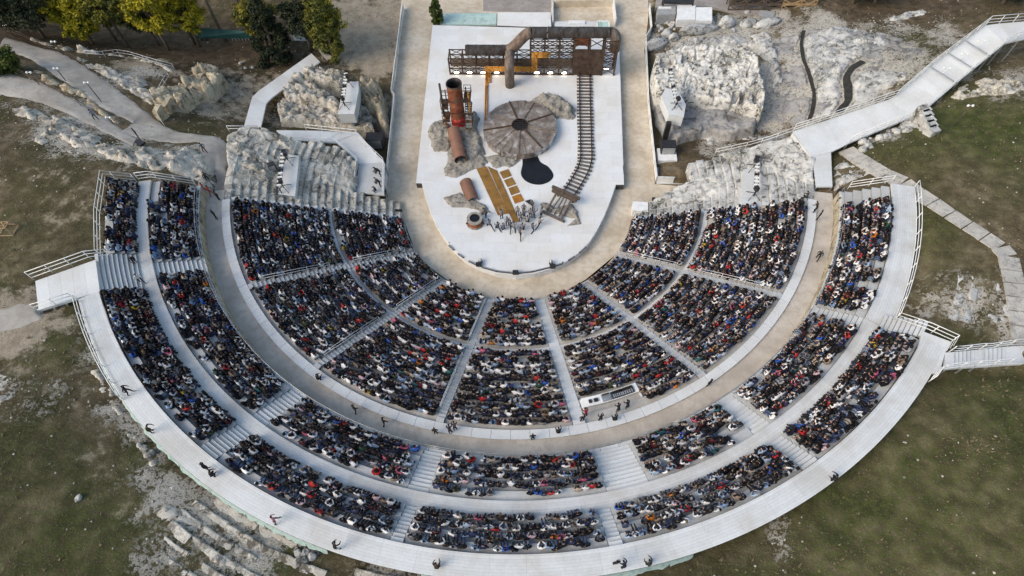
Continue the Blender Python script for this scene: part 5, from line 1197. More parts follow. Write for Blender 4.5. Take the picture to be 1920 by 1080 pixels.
mound('rock_outcrop', 'low limestone base of the left stage-side rock above the ramp', 'rock', ZA([(20,800),(80,630),(300,640),(700,690),(940,590),(1100,700),(1220,900),(1190,990),(940,960),(700,930),(350,930),(60,960)], 1.8), hs, 1.7, 'lime', .14, 421, .22, .3, freq=1.1, pits=.13, blocks=.8, bscale=.5, bang=.2, smooth=False)
mound('rock_outcrop', 'cracked slabby limestone right of the white lighting platform', 'rock', ZA([(900,480),(960,370),(1080,320),(1200,340),(1290,560),(1312,900),(1240,920),(1100,700),(960,640)], 2.2), hs, 2.4, 'limewarm', .17, 431, .45, .6, freq=1.1, pits=.14, blocks=1.1, bscale=.6, bang=1.2, smooth=False)
mound('rock_outcrop', 'big flat-topped pitted limestone block right of the stage', 'rock', ZB([(118,345),(132,250),(280,222),(420,226),(565,234),(645,285),(700,480),(690,560),(560,495),(430,482),(330,440),(200,470),(140,430)], 3.8), hs, 3.5, 'limewhite', .12, 441, .07, .25, freq=1.0, pits=.22, blocks=.16, bscale=.35, bang=.1, smooth=False, shape=niches)
mound('rock_outcrop', 'rounded lower apron of the limestone block right of the stage', 'rock', ZB([(118,430),(200,450),(340,420),(430,480),(560,500),(660,560),(650,660),(520,680),(380,655),(250,690),(180,645),(138,560)], 1.7), hs, 1.7, 'limefloor', .18, 451, .12, .5, freq=.9, pits=.07, shape=niches, blocks=.3, bscale=.45, bang=.1, smooth=False)
mound('rock_outcrop', 'straight eroded rim of stone right of the flat-topped block', 'rock', ZB([(600,200),(690,190),(738,230),(782,420),(735,432),(700,300),(640,250)], 2.0), hs, 1.0, 'limegrey', .2, 461, .6, .5, freq=1.4, pits=.14, blocks=.5, bscale=.6, bang=.2, smooth=False)
mound('rock_outcrop', 'cracked grey limestone terrace between the drain channels', 'rock', ZC([(62,210),(130,130),(280,82),(420,130),(520,200),(565,275),(420,325),(370,345),(320,400),(305,470),(310,560),(250,640),(160,610),(135,450),(92,350)], 4.4), hs, .9, 'limegrey', .22, 471, .7, .7, freq=1.2, pits=.12, patchy=.5, shape=trench, blocks=.35, bscale=.35, bang=.5, smooth=False)
mound('rock_outcrop', 'grey limestone hummock right of the curved drain channel', 'rock', ZC([(345,430),(430,365),(530,390),(650,440),(640,490),(560,520),(480,560),(380,590),(345,560)], 5.4), hs, 1.0, 'limegrey', .22, 481, .7, .7, freq=1.2, pits=.12, patchy=.5, shape=trench, blocks=.35, bscale=.35, bang=.5, smooth=False)
mound('rock_outcrop', 'flat grey limestone floor left of the long drain channel', 'rock', ZB([(770,170),(860,150),(880,300),(930,430),(930,560),(880,620),(790,640),(760,560),(800,470),(790,430),(745,240)], 2.4), hs, .35, 'limefloor', .24, 491, .5, .8, freq=.9, pits=.12, patchy=.5, shape=trench, blocks=.35, bscale=.35, bang=.5, smooth=False)
mound('rock_outcrop', 'broad cracked rock floor between the flat-topped block and the ramp', 'rock', ZE([(1430,62),(1500,45),(1560,40),(1620,50),(1690,90),(1720,120),(1690,165),(1640,190),(1560,215),(1495,240),(1440,262),(1425,225),(1450,190),(1440,130)], 3.2), hs, .42, 'limefloor', .2, 495, .5, .8, freq=.9, pits=.14, blocks=.55, bscale=.3, bang=.5, smooth=False, patchy=.45, shape=trench)
mound('rock_outcrop', 'tumbled grey ledges behind the flat-topped block', 'rock', ZE([(1225,88),(1260,72),(1330,62),(1400,60),(1450,66),(1445,90),(1400,86),(1330,82),(1270,88),(1235,100)], 1.4), hs, .8, 'limegrey', .16, 497, .6, .5, freq=1.2, pits=.14, blocks=.7, bscale=.5, bang=.3, smooth=False, patchy=.6)
mound('rock_outcrop', 'low rubble in the dark trench in front of the flat-topped block', 'rock', ZE([(1300,250),(1350,243),(1400,245),(1440,240),(1430,262),(1380,272),(1310,282)], .9), hs, .35, 'limegrey', .16, 499, .7, .5, freq=1.4, pits=.14, blocks=.5, bscale=.8, bang=.3, smooth=False, patchy=1.3)
mound('rock_outcrop', 'weathered white limestone outcrop on the left hill below the lower path', 'rock', ZD([(40,590),(130,565),(240,610),(420,650),(560,720),(640,800),(560,830),(420,850),(330,780),(200,760),(180,680),(60,650)], 10.6), hs, .75, 'lime', .22, 501, 1.1, .6, freq=1.3, pits=.14, patchy=1.4, blocks=.4, bscale=.7, bang=.6, smooth=False)
mound('rock_outcrop', 'low white limestone rubble on the left hill near the hillside grass', 'rock', ZD([(160,790),(240,700),(330,740),(450,820),(540,860),(480,890),(370,870),(260,850)], 10.8), hs, .5, 'lime', .22, 505, 1.2, .5, freq=1.5, pits=.14, patchy=1.4, blocks=.4, bscale=.7, bang=.6, smooth=False)
mound('rock_outcrop', 'white limestone bluff above the far left end block', 'rock', ZD([(560,880),(720,840),(900,830),(1080,790),(1150,870),(1180,950),(1160,1000),(1040,985),(900,985),(740,975),(640,950)], 9.8), hs, 1.1, 'lime', .2, 511, .9, .7, freq=1.5, pits=.18, patchy=.9, blocks=.4, bscale=.7, bang=.6, smooth=False)
mound('rock_outcrop', 'warm limestone spine between the two dusty paths', 'rock', ZD([(150,380),(230,370),(330,440),(460,480),(560,590),(660,650),(680,690),(600,660),(480,590),(340,510),(220,460)], 9.2), hs, .8, 'limewarm', .2, 521, .9, .5, freq=1.4, pits=.14, patchy=1.4, blocks=.4, bscale=.7, bang=.6, smooth=False)
mound('rock_outcrop', 'grey rocky slope between the upper path and the fenced sand', 'rock', ZD([(420,350),(520,340),(700,410),(860,420),(880,480),(960,490),(940,590),(860,630),(760,560),(640,480),(520,420)], 6.3), hs, .7, 'lime', .22, 531, .9, .6, freq=1.4, pits=.14, patchy=1.4, blocks=.4, bscale=.7, bang=.6, smooth=False)
mound('rock_outcrop', 'ridge of pale rock along the edge of the dark pine ground', 'rock', ZD([(130,210),(240,215),(400,260),(560,270),(680,255),(860,290),(1000,350),(1060,380),(960,375),(820,320),(640,290),(480,310),(360,300),(200,250)], 6.0), hs, .8, 'lime', .22, 541, 1., .5, freq=1.4, pits=.14, patchy=1.4, blocks=.4, bscale=.7, bang=.6, smooth=False)
mound('rock_outcrop', 'pale bare rock at the left picture edge by the outer walkway', 'rock', ZE([(-10,690),(30,695),(60,715),(85,745),(70,780),(30,775),(-10,760)], 14.2), hs, .35, 'lime', .22, 551, 1.1, .6, freq=1.4, pits=.14, patchy=1.4, blocks=.4, bscale=.7, bang=.6, smooth=False)
mound('rock_outcrop', 'broken pale rock between the grass and the rock-cut steps', 'rock', ZE([(255,955),(320,935),(370,960),(420,1010),(470,1060),(500,1085),(420,1085),(370,1040),(330,1000),(280,985)], 13.0), hs, .3, 'lime', .22, 561, 1.2, .6, freq=1.4, pits=.14, patchy=1.4, blocks=.4, bscale=.7, bang=.6, smooth=False)
mound('rock_outcrop', 'broken eroded rock strip along the foot of the left back walkway', 'rock', ZE([(150,600),(175,660),(215,735),(255,800),(300,865),(345,915),(320,930),(275,880),(225,815),(185,745),(150,680),(130,620)], 12.9), hs, .35, 'lime', .2, 565, 1., .5, freq=1.6, pits=.12, patchy=1.5, blocks=.3, bscale=.9, bang=.8, smooth=False)
mound('rock_outcrop', 'limestone shelf under the right-hand entrance ramp', 'rock', ZC([(900,520),(960,470),(1100,450),(1200,440),(1260,520),(1320,560),(1320,590),(1000,585),(880,580)], 9.4), hs, .7, 'lime', .22, 571, .8, .6, freq=1.2, pits=.14, patchy=1.4, blocks=.4, bscale=.7, bang=.6, smooth=False)
mound('rock_outcrop', 'pale gravelly rock right of the ramp foot', 'rock', ZE([(1565,290),(1590,285),(1625,310),(1640,335),(1590,345),(1568,345)], 8.9), hs, .4, 'limegrey', .2, 581, .9, .5, freq=1.4, pits=.14, patchy=1.4, blocks=.4, bscale=.7, bang=.6, smooth=False)
mound('rock_outcrop', 'grey ledges in front of the dark trees at the top right', 'rock', ZC([(560,90),(650,60),(800,40),(860,60),(760,110),(640,130),(560,140)], 3.4), hs, .6, 'limegrey', .25, 591, .9, .7, freq=1., pits=.14, patchy=1.4, blocks=.4, bscale=.7, bang=.6, smooth=False)
# boulders
def boulder_mesh(seed, sub=2):
    bm = bmesh.new(); bmesh.ops.create_icosphere(bm, subdivisions=sub, radius=1.); V = np.array([v.co[:] for v in bm.verts])
    k = 1+.30*fbm(V[:, 0]*1.3+seed*3.1, V[:, 1]*1.3+V[:, 2]*1.7, seed, 3)+.12*fbm(V[:, 0]*4, V[:, 1]*4+V[:, 2]*3, seed+3, 2)
    for v, s in zip(bm.verts, k): v.co = v.co*float(s)
    me = bpy.data.meshes.new('boulder'); bm.to_mesh(me); bm.free(); me.polygons.foreach_set('use_smooth', np.ones(len(me.polygons), bool)); return me
BM = [boulder_mesh(s, 3) for s in range(5)]
for me in BM: me.materials.append(MT['limegrey'])
nb = [0]
def boulder(p, s, label, group, yaw=None):
    o = bpy.data.objects.new('boulder', BM[nb[0] % 5]); nb[0] += 1; col.objects.link(o); o.location = tuple(p+np.array([0, 0, s[2]*.45])); o.scale = s; o.rotation_euler = (random.uniform(-.2, .2), random.uniform(-.2, .2), random.uniform(0, 6.3) if yaw is None else yaw); OFF[o.name] = np.array(p)
    return tag(o, label, 'boulder', group)
ZF = zoomer(1200, 0, 6.4)
big = [((200,510),(1.7,.9,.8),.5,'long smooth grey boulder beside the right fence'),((320,410),(.8,.6,.7),.3,'rounded grey boulder above the long smooth one'),((405,445),(.85,.55,.6),.2,'squat grey boulder in the middle of the rock row'),((545,395),(1.0,.6,.6),.3,'grey boulder left of the long slanting slab'),((700,385),(2.6,.8,.8),.25,'long slanting grey slab of rock below the white panels'),((800,300),(1.1,.9,.7),0,'broad pale boulder in front of the white panels'),((1030,310),(1.2,.8,.9),.3,'pointed grey boulder below the sandy yard'),((1290,300),(1.5,.7,.6),.3,'low grey boulder below the round stone'),((1110,385),(.4,.35,.35),0,'small pale boulder at the foot of the pointed one'),((1500,330),(1.8,.8,.7),.3,'wide rough boulder below the stacked crates')]
for (a, b_), s, yw, lb in big:
    q = ZF([(a, b_)], .9)[0]; boulder(np.array([q[0], q[1], float(hfun(*q))]), s, lb, 'boulders behind the right rock', yw)
for i in range(34):
    a, b_ = random.uniform(190, 640), random.uniform(195, 370)
    if a+b_*.5 > 760: continue
    q = ZF([(a, b_)], .5)[0]; s = random.uniform(.18, .42); boulder(np.array([q[0], q[1], float(hfun(*q))]), (s, s*random.uniform(.7, 1), s*.8), 'loose rounded stone in the rubble heap behind the right fence', 'stones of the rubble heap')
for i in range(30):
    q = ZC([(random.uniform(390, 750), 0)], 9)[0]; u = random.uniform(1615, 1725); v = 285-(u-1600)*.50+random.uniform(-9, 12); p = G(u, v); s = random.uniform(.2, .5)
    boulder(p, (s, s*.8, s*.7), 'loose grey stone in the rubble under the right entrance ramp', 'stones under the ramp')
for i, (u, v, s, lb) in enumerate(((148,935,.45,'lone pale stone lying in the grass at the lower left'),(28,46,.9,'grey boulder under the dark pines at the top left'),(452,120,.5,'pale boulder by the honey stone wall, nearest it'),(460,128,.42,'pale flat boulder on bare ground past the honey wall'),(475,127,.45,'pale boulder nearest the white ramp behind the ruins'),(1401,25,.75,'round white stone in the yard before the stacked crates'),(268,790,.5,'pale broken stone at the edge of the walkway hollow'),(252,770,.45,'pale broken stone beside the green netting'),(285,850,.5,'pale broken stone in the line below the netting'),(262,835,.42,'pale stone at the end of the broken line'))):
    boulder(G(u, v), (s*.6, s*.48, s*.4), lb, 'single stones')
p0 = [(560+a, b_) for a, b_ in ((0,1036),(14,1038),(26,1044),(12,1050),(0,1052))]
for i, (u, v) in enumerate(p0):
    boulder(G(u, v), (.36, .28, .2), ['top left','top middle','rightmost','lower middle','lower left'][i]+' pale foundation block sunk in the grassy hollow by the walkway', 'blocks in the hollow')
# honey-coloured wall of big blocks
hw = thing('block_wall', 'ruined honey stone wall of huge cut blocks beside the fenced sand', 'ruin', W(350, 180, 4.))
for i in range(7):
    f = i/6; a = W(381-72*f, 122+105*f, 5.0+1.3*f); dirv = W(309, 227, 6.)-W(381, 122, 5.); yaw = math.atan2(dirv[1], dirv[0]); nrm = np.array([-math.sin(yaw), math.cos(yaw), 0.])
    for j in range(1):
        c = a+nrm*(.1+j*1.25)*(1 if nrm[0] > 0 else -1); h = (1.5-.8*j)+random.uniform(-.12, .12); z0 = float(hfun(c[0], c[1]))
        L = 1.42*random.uniform(.9, 1.0); mb = MB(); k = 3
        bm = bmesh.new(); bmesh.ops.create_cube(bm, size=1.); bmesh.ops.subdivide_edges(bm, edges=bm.edges[:], cuts=4, use_grid_fill=True)
        V = np.array([v.co[:] for v in bm.verts]); V = V*np.array([L, .6, h+.6]); nz = fbm(V[:, 0]*1.3+i*5, V[:, 1]*1.3+V[:, 2]+j*3, 600+i, 3); V *= (1+.07*nz[:, None]); yw = yaw+random.uniform(-.04, .04); c_, s_ = math.cos(yw), math.sin(yw)
        rad = 1-.035*((np.abs(V[:, 0])/(L/2))**6+(np.abs(V[:, 1])/.65)**6)[:, None]*np.array([1, 1, .4]); V *= rad
        V = np.c_[c_*V[:, 0]-s_*V[:, 1], s_*V[:, 0]+c_*V[:, 1], V[:, 2]]+np.array([c[0], c[1], z0+h/2-.3])
        mb.add(V, [tuple(v.index for v in f_.verts) for f_ in bm.faces], 0, False); bm.free(); mb.build('stone_block', 'limewarm', hw)
mound('rock_outcrop', 'honey coloured cut limestone cliff against the ruined block wall', 'rock', ZD([(1150,345),(1225,372),(1262,420),(1230,500),(1200,560),(1130,590),(1090,690),(940,705),(925,650),(1010,560),(1080,460)], 4.2), hs, 1.9, 'limewarm', .14, 701, .15, .25, freq=1., pits=.08, blocks=1.0, bscale=.42, bang=.95, smooth=False)
# drain channels cut in the rock
for d, hw_, lb in ((DR1, .2, 'long thin dark drain curving through the grey limestone'), (DR2, .38, 'thick dark curved drain left of the grey hummock')):
    P_ = np.array([G(u, v) for u, v in d]); sg = np.r_[0, np.cumsum(np.linalg.norm(np.diff(P_[:, :2], axis=0), axis=1))]; t = np.linspace(0, sg[-1], 40); x = np.interp(t, sg, P_[:, 0]); y = np.interp(t, sg, P_[:, 1])
    for _ in range(3): x[1:-1] = (x[:-2]+x[1:-1]*2+x[2:])/4; y[1:-1] = (y[:-2]+y[1:-1]*2+y[2:])/4
    dx = np.gradient(x); dy = np.gradient(y); L = np.hypot(dx, dy); ww = hw_*(1+.25*fbm(t*.8, t*0, 9, 3)); V = []
    for k_ in (-1, -.5, .5, 1): V.append(np.c_[x-dy/L*k_*ww, y+dx/L*k_*ww, hfun(x-dy/L*k_*ww, y+dx/L*k_*ww)+.10])
    V = np.stack(V, 1); ii = np.arange(160).reshape(40, 4); f = np.stack([ii[:-1, :-1], ii[:-1, 1:], ii[1:, 1:], ii[1:, :-1]], -1).reshape(-1, 4)
    tag(ob('drain_channel', npmesh('drain_channel', V.reshape(-1, 3), f, 'wet', True)), lb, 'drain')

# ================================================================== ramps, decks and fences
def deckstrip(name, label, cat, L, Rr, group=None, th=.18, w_=1.3, mat='deck', piece_name='deck_panel', skirt=None):
    "a deck between two edges given as (u, v, z)"
    a = np.array([W(*p) for p in L]); b_ = np.array([W(*p) for p in Rr]); o = thing(name, label, cat, a[0]-[0, 0, .2], group)
    def rs(P_, n, s0):
        s = np.r_[0, np.cumsum(np.linalg.norm(np.diff(s0, axis=0), axis=1))]; t = np.linspace(0, s[-1], n+1); return np.array([[np.interp(x, s, P_[:, k]) for k in range(3)] for x in t]), s[-1]
    mid = (a+b_)/2; Ls = np.linalg.norm(np.diff(mid, axis=0), axis=1).sum(); n = max(1, int(Ls/w_)); A, _ = rs(a, n, mid); B, _ = rs(b_, n, mid)
    for i in range(n):
        d = (A[i+1]-A[i]); d = d/np.linalg.norm(d)*.004; d2 = (B[i+1]-B[i]); d2 = d2/np.linalg.norm(d2)*.004
        q = [A[i]+d, A[i+1]-d, B[i+1]-d2, B[i]+d2]; mb = MB(); mb.prism([tuple(p[:2]) for p in q], [p[2]-th for p in q], [p[2] for p in q]); mb.build(piece_name, mat, o)
    for i in range(0, n+1, 2):
        for E_ in (A, B):
            e = E_[i]*.97+(A[i]+B[i])*.015; zg = float(hfun(e[0], e[1]))-.2
            if e[2]-th-zg > .3: mb = MB(); mb.bar((e[0], e[1], zg), (e[0], e[1], e[2]-th), .1); mb.build('support_post', 'steel', o)
    return o, A, B
# left ramps behind the ruins
deckstrip('ramp', 'long white ramp descending behind the left stage-side rock', 'ramp', [(584,100,2.0),(474,178,3.2),(457,238,4.0)], [(600,116,2.0),(500,190,3.2),(489,238,4.0)])
deckstrip('ramp', 'white ramp running across behind the left ruined seats', 'ramp', [(518,244,4.4),(600,245,3.8),(672,249,3.2)], [(535,262,4.4),(600,266,3.8),(632,268,3.2)])
deckstrip('ramp', 'white ramp turning down toward the orchestra left of the stage', 'ramp', [(672,249,3.2),(700,283,2.6),(721,305,2.2)], [(632,268,3.2),(655,290,2.6),(673,307,2.2)])
deckstrip('landing', 'grey landing with musicians beside the left ruined seats', 'landing', [(674,306,2.2),(666,360,2.2)], [(722,306,2.2),(720,366,2.2)], mat='bench')
def rl(pts, h=1., **k): return [W(*p) for p in pts]
railing('white railing along the ramp behind the left ruined seats', rl([(575,245,3.9),(672,255,3.2),(672,262,3.1),(721,308,2.2),(721,366,2.2)]), 1., 1.9, rails=(1., .5))
railing('white railing above the left ruined seats beside the ramp', rl([(540,268,4.2),(630,270,3.3),(672,306,2.3),(668,340,2.2)]), .95, 1.9, rails=(1., .55))
railing('white railing behind the left ruined seats by the dusty path', rl([(430,246,8.),(452,246,7.6),(488,246,6.6)]), .8, 1.6, rails=(1., .5))
railing('pale rope railing across the foot of the left ruined seats', [pol(r, TH(-83.3), .66+.345*(r-13.35)/.758) for r in np.linspace(14, 29.5, 9)], .8, 2.4, 'steel', (1.,), .025)
railing('pale rope railing across the foot of the right ruined seats', [pol(r, TH(76.6), .66+.345*(r-13.35)/.758) for r in np.linspace(14, 29.5, 9)], .8, 2.4, 'steel', (1.,), .025)
railing('thin pale railing behind the right ruined seats', rl([(1340,290,3.4),(1405,276,4.8),(1440,266,6.0),(1485,250,7.4)]), .9, 1.8, 'white', (1., .5), .03)
# right entrance ramp
RU = [(1487,246,8.3),(1530,232,8.4),(1570,219,8.5),(1677,183,9.2),(1743,126,10.2),(1850,46,11.9),(1925,40,12.0)]; RLo = [(1522,293,8.3),(1562,284,8.35),(1592,268,8.5),(1727,213,9.2),(1793,156,10.2),(1886,80,11.9),(1925,72,12.0)]
deckstrip('ramp', 'broad white entrance ramp climbing to the top right corner', 'ramp', RU, RLo, w_=1.15)
deckstrip('ramp', 'short white boarded ramp from the entrance bend to the gravel walk', 'ramp', [(1524,292,8.28),(1531,350,8.06)], [(1558,283,8.28),(1561,350,8.06)], w_=.9)
mb = MB(); q0, q1 = W(1486, 250, 8.2), W(1520, 294, 8.2); mb.bar((q0+q1)/2*0+q0+[0, 0, -.5], q1+[0, 0, -.5], .08, 1.1); tag(mb.build('side_board', 'deck'), 'pale blue-white side board at the bend of the entrance ramp', 'board')
railing('upper white railing of the entrance ramp at the right', rl(RU), 1.05, 1.5, rails=(1., .62, .25))
railing('lower white railing of the entrance ramp at the right', rl(RLo[2:]), 1.05, 1.5, rails=(1., .62, .25))
for i, (u, v, z) in enumerate(((1767,140,10.6),(1800,114,11.1),(1831,90,11.6))):
    p = W(u, v, z); f = thing('path_lamp', ['lowest','middle','highest'][i]+' of three white lamp stands on the entrance ramp', 'lamp', p, 'lamps on the ramp')
    mb = MB(); mb.tube([p, p+[0, 0, .9]], .035, 6); mb.build('pole', 'white', f); mb = MB(); mb.bar(p+[-.3, 0, .85], p+[.3, 0, .85], .05); am = mb.build('arm', 'white', f)
    for s in (-.3, .3): mb = MB(); mb.tube([p+[s, 0, .8], p+[s, 0, .95]], [.12, .07], 8); mb.build('lamp_head', 'pathlamp', am)
    a, b_ = W(u-22, v-14, z), W(u+26, v+16, z); mb = MB(); mb.bar(a+[0, 0, .03], b_+[0, 0, .03], .16, .05); tag(mb.build('tread_strip', 'riser'), ['lowest','middle','highest'][i]+' grey cross strip on the entrance ramp', 'strip', 'cross strips')
sw = thing('stone_wall', 'grey stone wall end under the entrance ramp above the lawn', 'wall', W(1750, 235, 9.6))
for i in range(5):
    for j in range(3):
        a = W(1733+3.6*i, 205+10.5*i, 10.8-.05*i); c = np.array([a[0], a[1], 9.4+.55*j+.27]); mb = MB(); mb.box(c, (1.0, .95*random.uniform(.9, 1.), .53), .35); mb.build('stone_block', 'limegrey', sw)
# stone slab path on the right hill
slp = [(1583,284),(1607,298),(1632,313),(1660,330),(1690,346),(1720,364),(1748,381),(1780,402),(1812,424),(1845,445),(1874,464),(1889,482),(1895,508),(1900,533),(1905,558),(1909,585),(1914,612),(1918,640)]
sp_ = thing('slab_path', 'path of pale stone slabs crossing the right hillside', 'path', G(1745, 381))
for i in range(len(slp)-1):
    a, b_ = G(*slp[i]), G(*slp[i+1]); d = b_-a; L = math.hypot(d[0], d[1]); d = d[:2]/L; w2 = .66 if i < 10 else .78; nn_ = np.array([-d[1], d[0]])*w2
    q = [a[:2]+d*.05-nn_, b_[:2]-d*.05-nn_, b_[:2]-d*.05+nn_, a[:2]+d*.05+nn_]; zs_ = [max(float(hfun(*(p*.7+(a[:2]+b_[:2])*.15))), float(hfun(*p)))+.10+.04*random.random() for p in q]
    mb = MB(); mb.prism([tuple(p) for p in q], [z-.35 for z in zs_], zs_); mb.build('slab', 'slab', sp_)
# right landing and stairs, left landing
lz = 13.56
mb = MB(); mb.prism(Wp([(1730,621),(1784,641),(1772,662),(1764,690),(1752,700),(1722,690),(1718,665)], lz), lz-.25, lz-.004); tag(mb.build('landing', 'deck'), 'white landing at the right end of the back walkway', 'landing')
stt = thing('stairs', 'white stairs with two flights leaving the right landing', 'stairs', W(1840, 675, 13)); ue = [1772]+list(np.linspace(1790, 1827, 6))+[1842]+list(np.linspace(1845, 1886, 6))+[1925]; zz = lz
for i in range(len(ue)-1):
    a, b_ = ue[i], ue[i+1]; top = lambda u: np.interp(u, [1772, 1790, 1886, 1925], [661, 660, 650, 648]); bot = lambda u: np.interp(u, [1772, 1790, 1886, 1925], [692, 690, 684, 682])
    if i not in (0, 6, 7, 13) : zz -= .12
    q = [W(a, top(a), zz)[:2], W(b_-.4, top(b_), zz)[:2], W(b_-.4, bot(b_), zz)[:2], W(a, bot(a), zz)[:2]]; mb = MB(); mb.prism([tuple(p) for p in q], zz-.3, zz); mb.build('step', 'deck', stt)
    if i % 3 == 0:
        for p in (q[0], q[3]): mb = MB(); mb.bar((p[0]+.1, p[1], float(hfun(*p))-.2), (p[0]+.1, p[1], zz-.31), .1); mb.build('support_post', 'steel', stt)
railing('white railing on the upper side of the right landing and stairs', rl([(1677,598,12.2),(1735,618,lz),(1784,640,lz),(1772,660,lz),(1790,660,lz),(1830,655,13.),(1845,655,13.),(1888,648,12.4),(1925,647,12.4)]), 1.05, 1.5, rails=(1., .6, .2))
railing('white railing on the lower side of the right stairs', rl([(1742,715,lz),(1756,695,lz),(1775,692,lz),(1792,690,lz),(1830,686,13.),(1845,686,13.),(1888,682,12.4),(1925,682,12.4)]), 1.05, 1.5, rails=(1., .6, .2))
ent = thing('wide_stair', 'white entrance stair from the right landing down to the curved walkway', 'stairs', pol(37.8, TH(51.3), 12.)); 
for k in range(9):
    r = 36.52+.29*k; z = 11.7+.2*k; mb = MB(); mb.ring(r-.02, r+.25, z-.24, z, TH(50.25), TH(52.6), 3, 0, 1); mb.build('step', ['deck', 'riser'], ent)  # darker riser colour draws step lines the light leaves flat
ent = thing('wide_stair', 'wide white entrance stair from the left landing down to the curved walkway', 'stairs', pol(37.8, TH(-66.4), 12.))
for k in range(9):
    r = 36.52+.29*k; z = 11.7+.2*k; mb = MB(); mb.ring(r-.02, r+.25, z-.24, z, TH(-69.3), TH(-63.5), 4, 0, 1); mb.build('step', ['deck', 'riser'], ent)  # riser faces coloured darker to put shade lines into the stair
lp = thing('landing', 'white entrance landing projecting from the left side of the theatre', 'landing', W(120, 535, 13.3))
lq = [W(66, 527, lz), W(179, 487, lz), W(187, 546, lz), W(72, 582, lz)]
for i in range(5):
    q = [lerp4([p[:2] for p in lq], (i+.004)/5, 0), lerp4([p[:2] for p in lq], (i+.996)/5, 0), lerp4([p[:2] for p in lq], (i+.996)/5, 1), lerp4([p[:2] for p in lq], (i+.004)/5, 1)]
    mb = MB(); mb.prism([tuple(p) for p in q], lz-.25, lz-.002); mb.build('deck_panel', 'deck', lp)
    for p in (q[0], q[3]): mb = MB(); mb.bar((p[0]+.1, p[1], float(hfun(*p))-.2), (p[0]+.1, p[1], lz-.255), .1); mb.build('support_post', 'steel', lp)
railing('white railing on the upper side of the left landing', rl([(62,523,lz),(170,484,lz),(207,480,13.3)]), 1.05, 1.6, rails=(1., .62, .2))
railing('white railing on the lower side of the left landing', rl([(72,583,lz),(142,562,lz)]), 1.05, 1.6, rails=(1., .62, .2))
railing('white railing round the far left end block', [pol(38.75, TH(-69.3), 12.8), pol(38.75, TH(-76), 12.8), pol(38.7, TH(-82.7), 12.8), pol(36.6, TH(-83), 11.7)], 1.1, 1.6, rails=(1., .6, .2))
railing('white railing across the top of the far left blocks', [pol(36.5, TH(-83.5), 11.5), pol(35.3, TH(-83.5), 11.5), pol(31.9, TH(-83.5), 9.8)], 1., 1.6, rails=(1., .6, .2))
railing('white railing across the top of the far right block', [pol(32.2, TH(76), 9.9), pol(35.3, TH(76), 11.5)], 1., 1.4, rails=(1., .6, .2))
# side fences of the orchestra passages
def fence(label, pts, h=1.1):
    P_ = [np.r_[p, 0.] for p in pts]; o = thing('fence', label, 'fence', P_[0], 'white passage fences'); tot = 0
    for a, b_ in zip(P_[:-1], P_[1:]):
        L = np.linalg.norm(b_-a); n = max(1, int(L/2.2))
        for i in range(n):
            p, q = a+(b_-a)*(i+.02)/n, a+(b_-a)*(i+.98)/n; mb = MB(); mb.bar(p+[0, 0, h/2], q+[0, 0, h/2], .035, h*.88); mb.build('fence_panel', 'white', o)
            mb = MB(); mb.bar(a+(b_-a)*i/n, a+(b_-a)*i/n+[0, 0, h], .09); mb.build('post', 'steel', o)
        mb = MB(); mb.bar(a+[0, 0, h], b_+[0, 0, h], .08); mb.build('top_rail', 'white', o)
fence('white fence along the left passage beside the sandy yard', Wp([(757,18),(736,180)], 0))
fence('white fence along the left passage below the corner box', Wp([(736,182),(742,188),(724,362)], 0))
fence('white fence along the right passage behind the rubble', Wp([(1216,18),(1220,62),(1209,80)], 0))
fence('white fence along the right passage beside the limestone block', Wp([(1209,80),(1214,200),(1229,343),(1262,344)], 0))
railing('thin rope fence round the sandy ground by the honey wall', [G(u, v, 0) for u, v in ((165,106),(195,108),(225,104),(250,108),(275,116),(303,124),(328,130))], .9, 1.9, 'white', (1., .5), .025, 'rope fences')
railing('thin rope fence beside the honey wall', [G(u, v, 0) for u, v in ((320,148),(312,160),(304,175),(300,205),(300,222),(310,238))], .9, 1.7, 'white', (1., .5), .025, 'rope fences')
railing('thin rope fence along the far side of the upper dusty path', [G(u, v, 0) for u, v in ((15,62),(45,72),(75,88),(110,98),(150,118),(190,150))], .9, 2.6, 'darkwood', (1., .5), .025, 'rope fences')
railing('thin rope fence along the lower dusty path', [G(u, v, 0) for u, v in ((5,131),(40,140),(75,158),(110,175),(145,195),(185,218))], .9, 2.6, 'darkwood', (1., .5), .025, 'rope fences')
# left hill: low pale path by the landing
ribbon('path', [(-10,585),(40,570),(70,575)], [(-10,630),(40,618),(82,590)], 13.5, 'path', n=24, m=6)

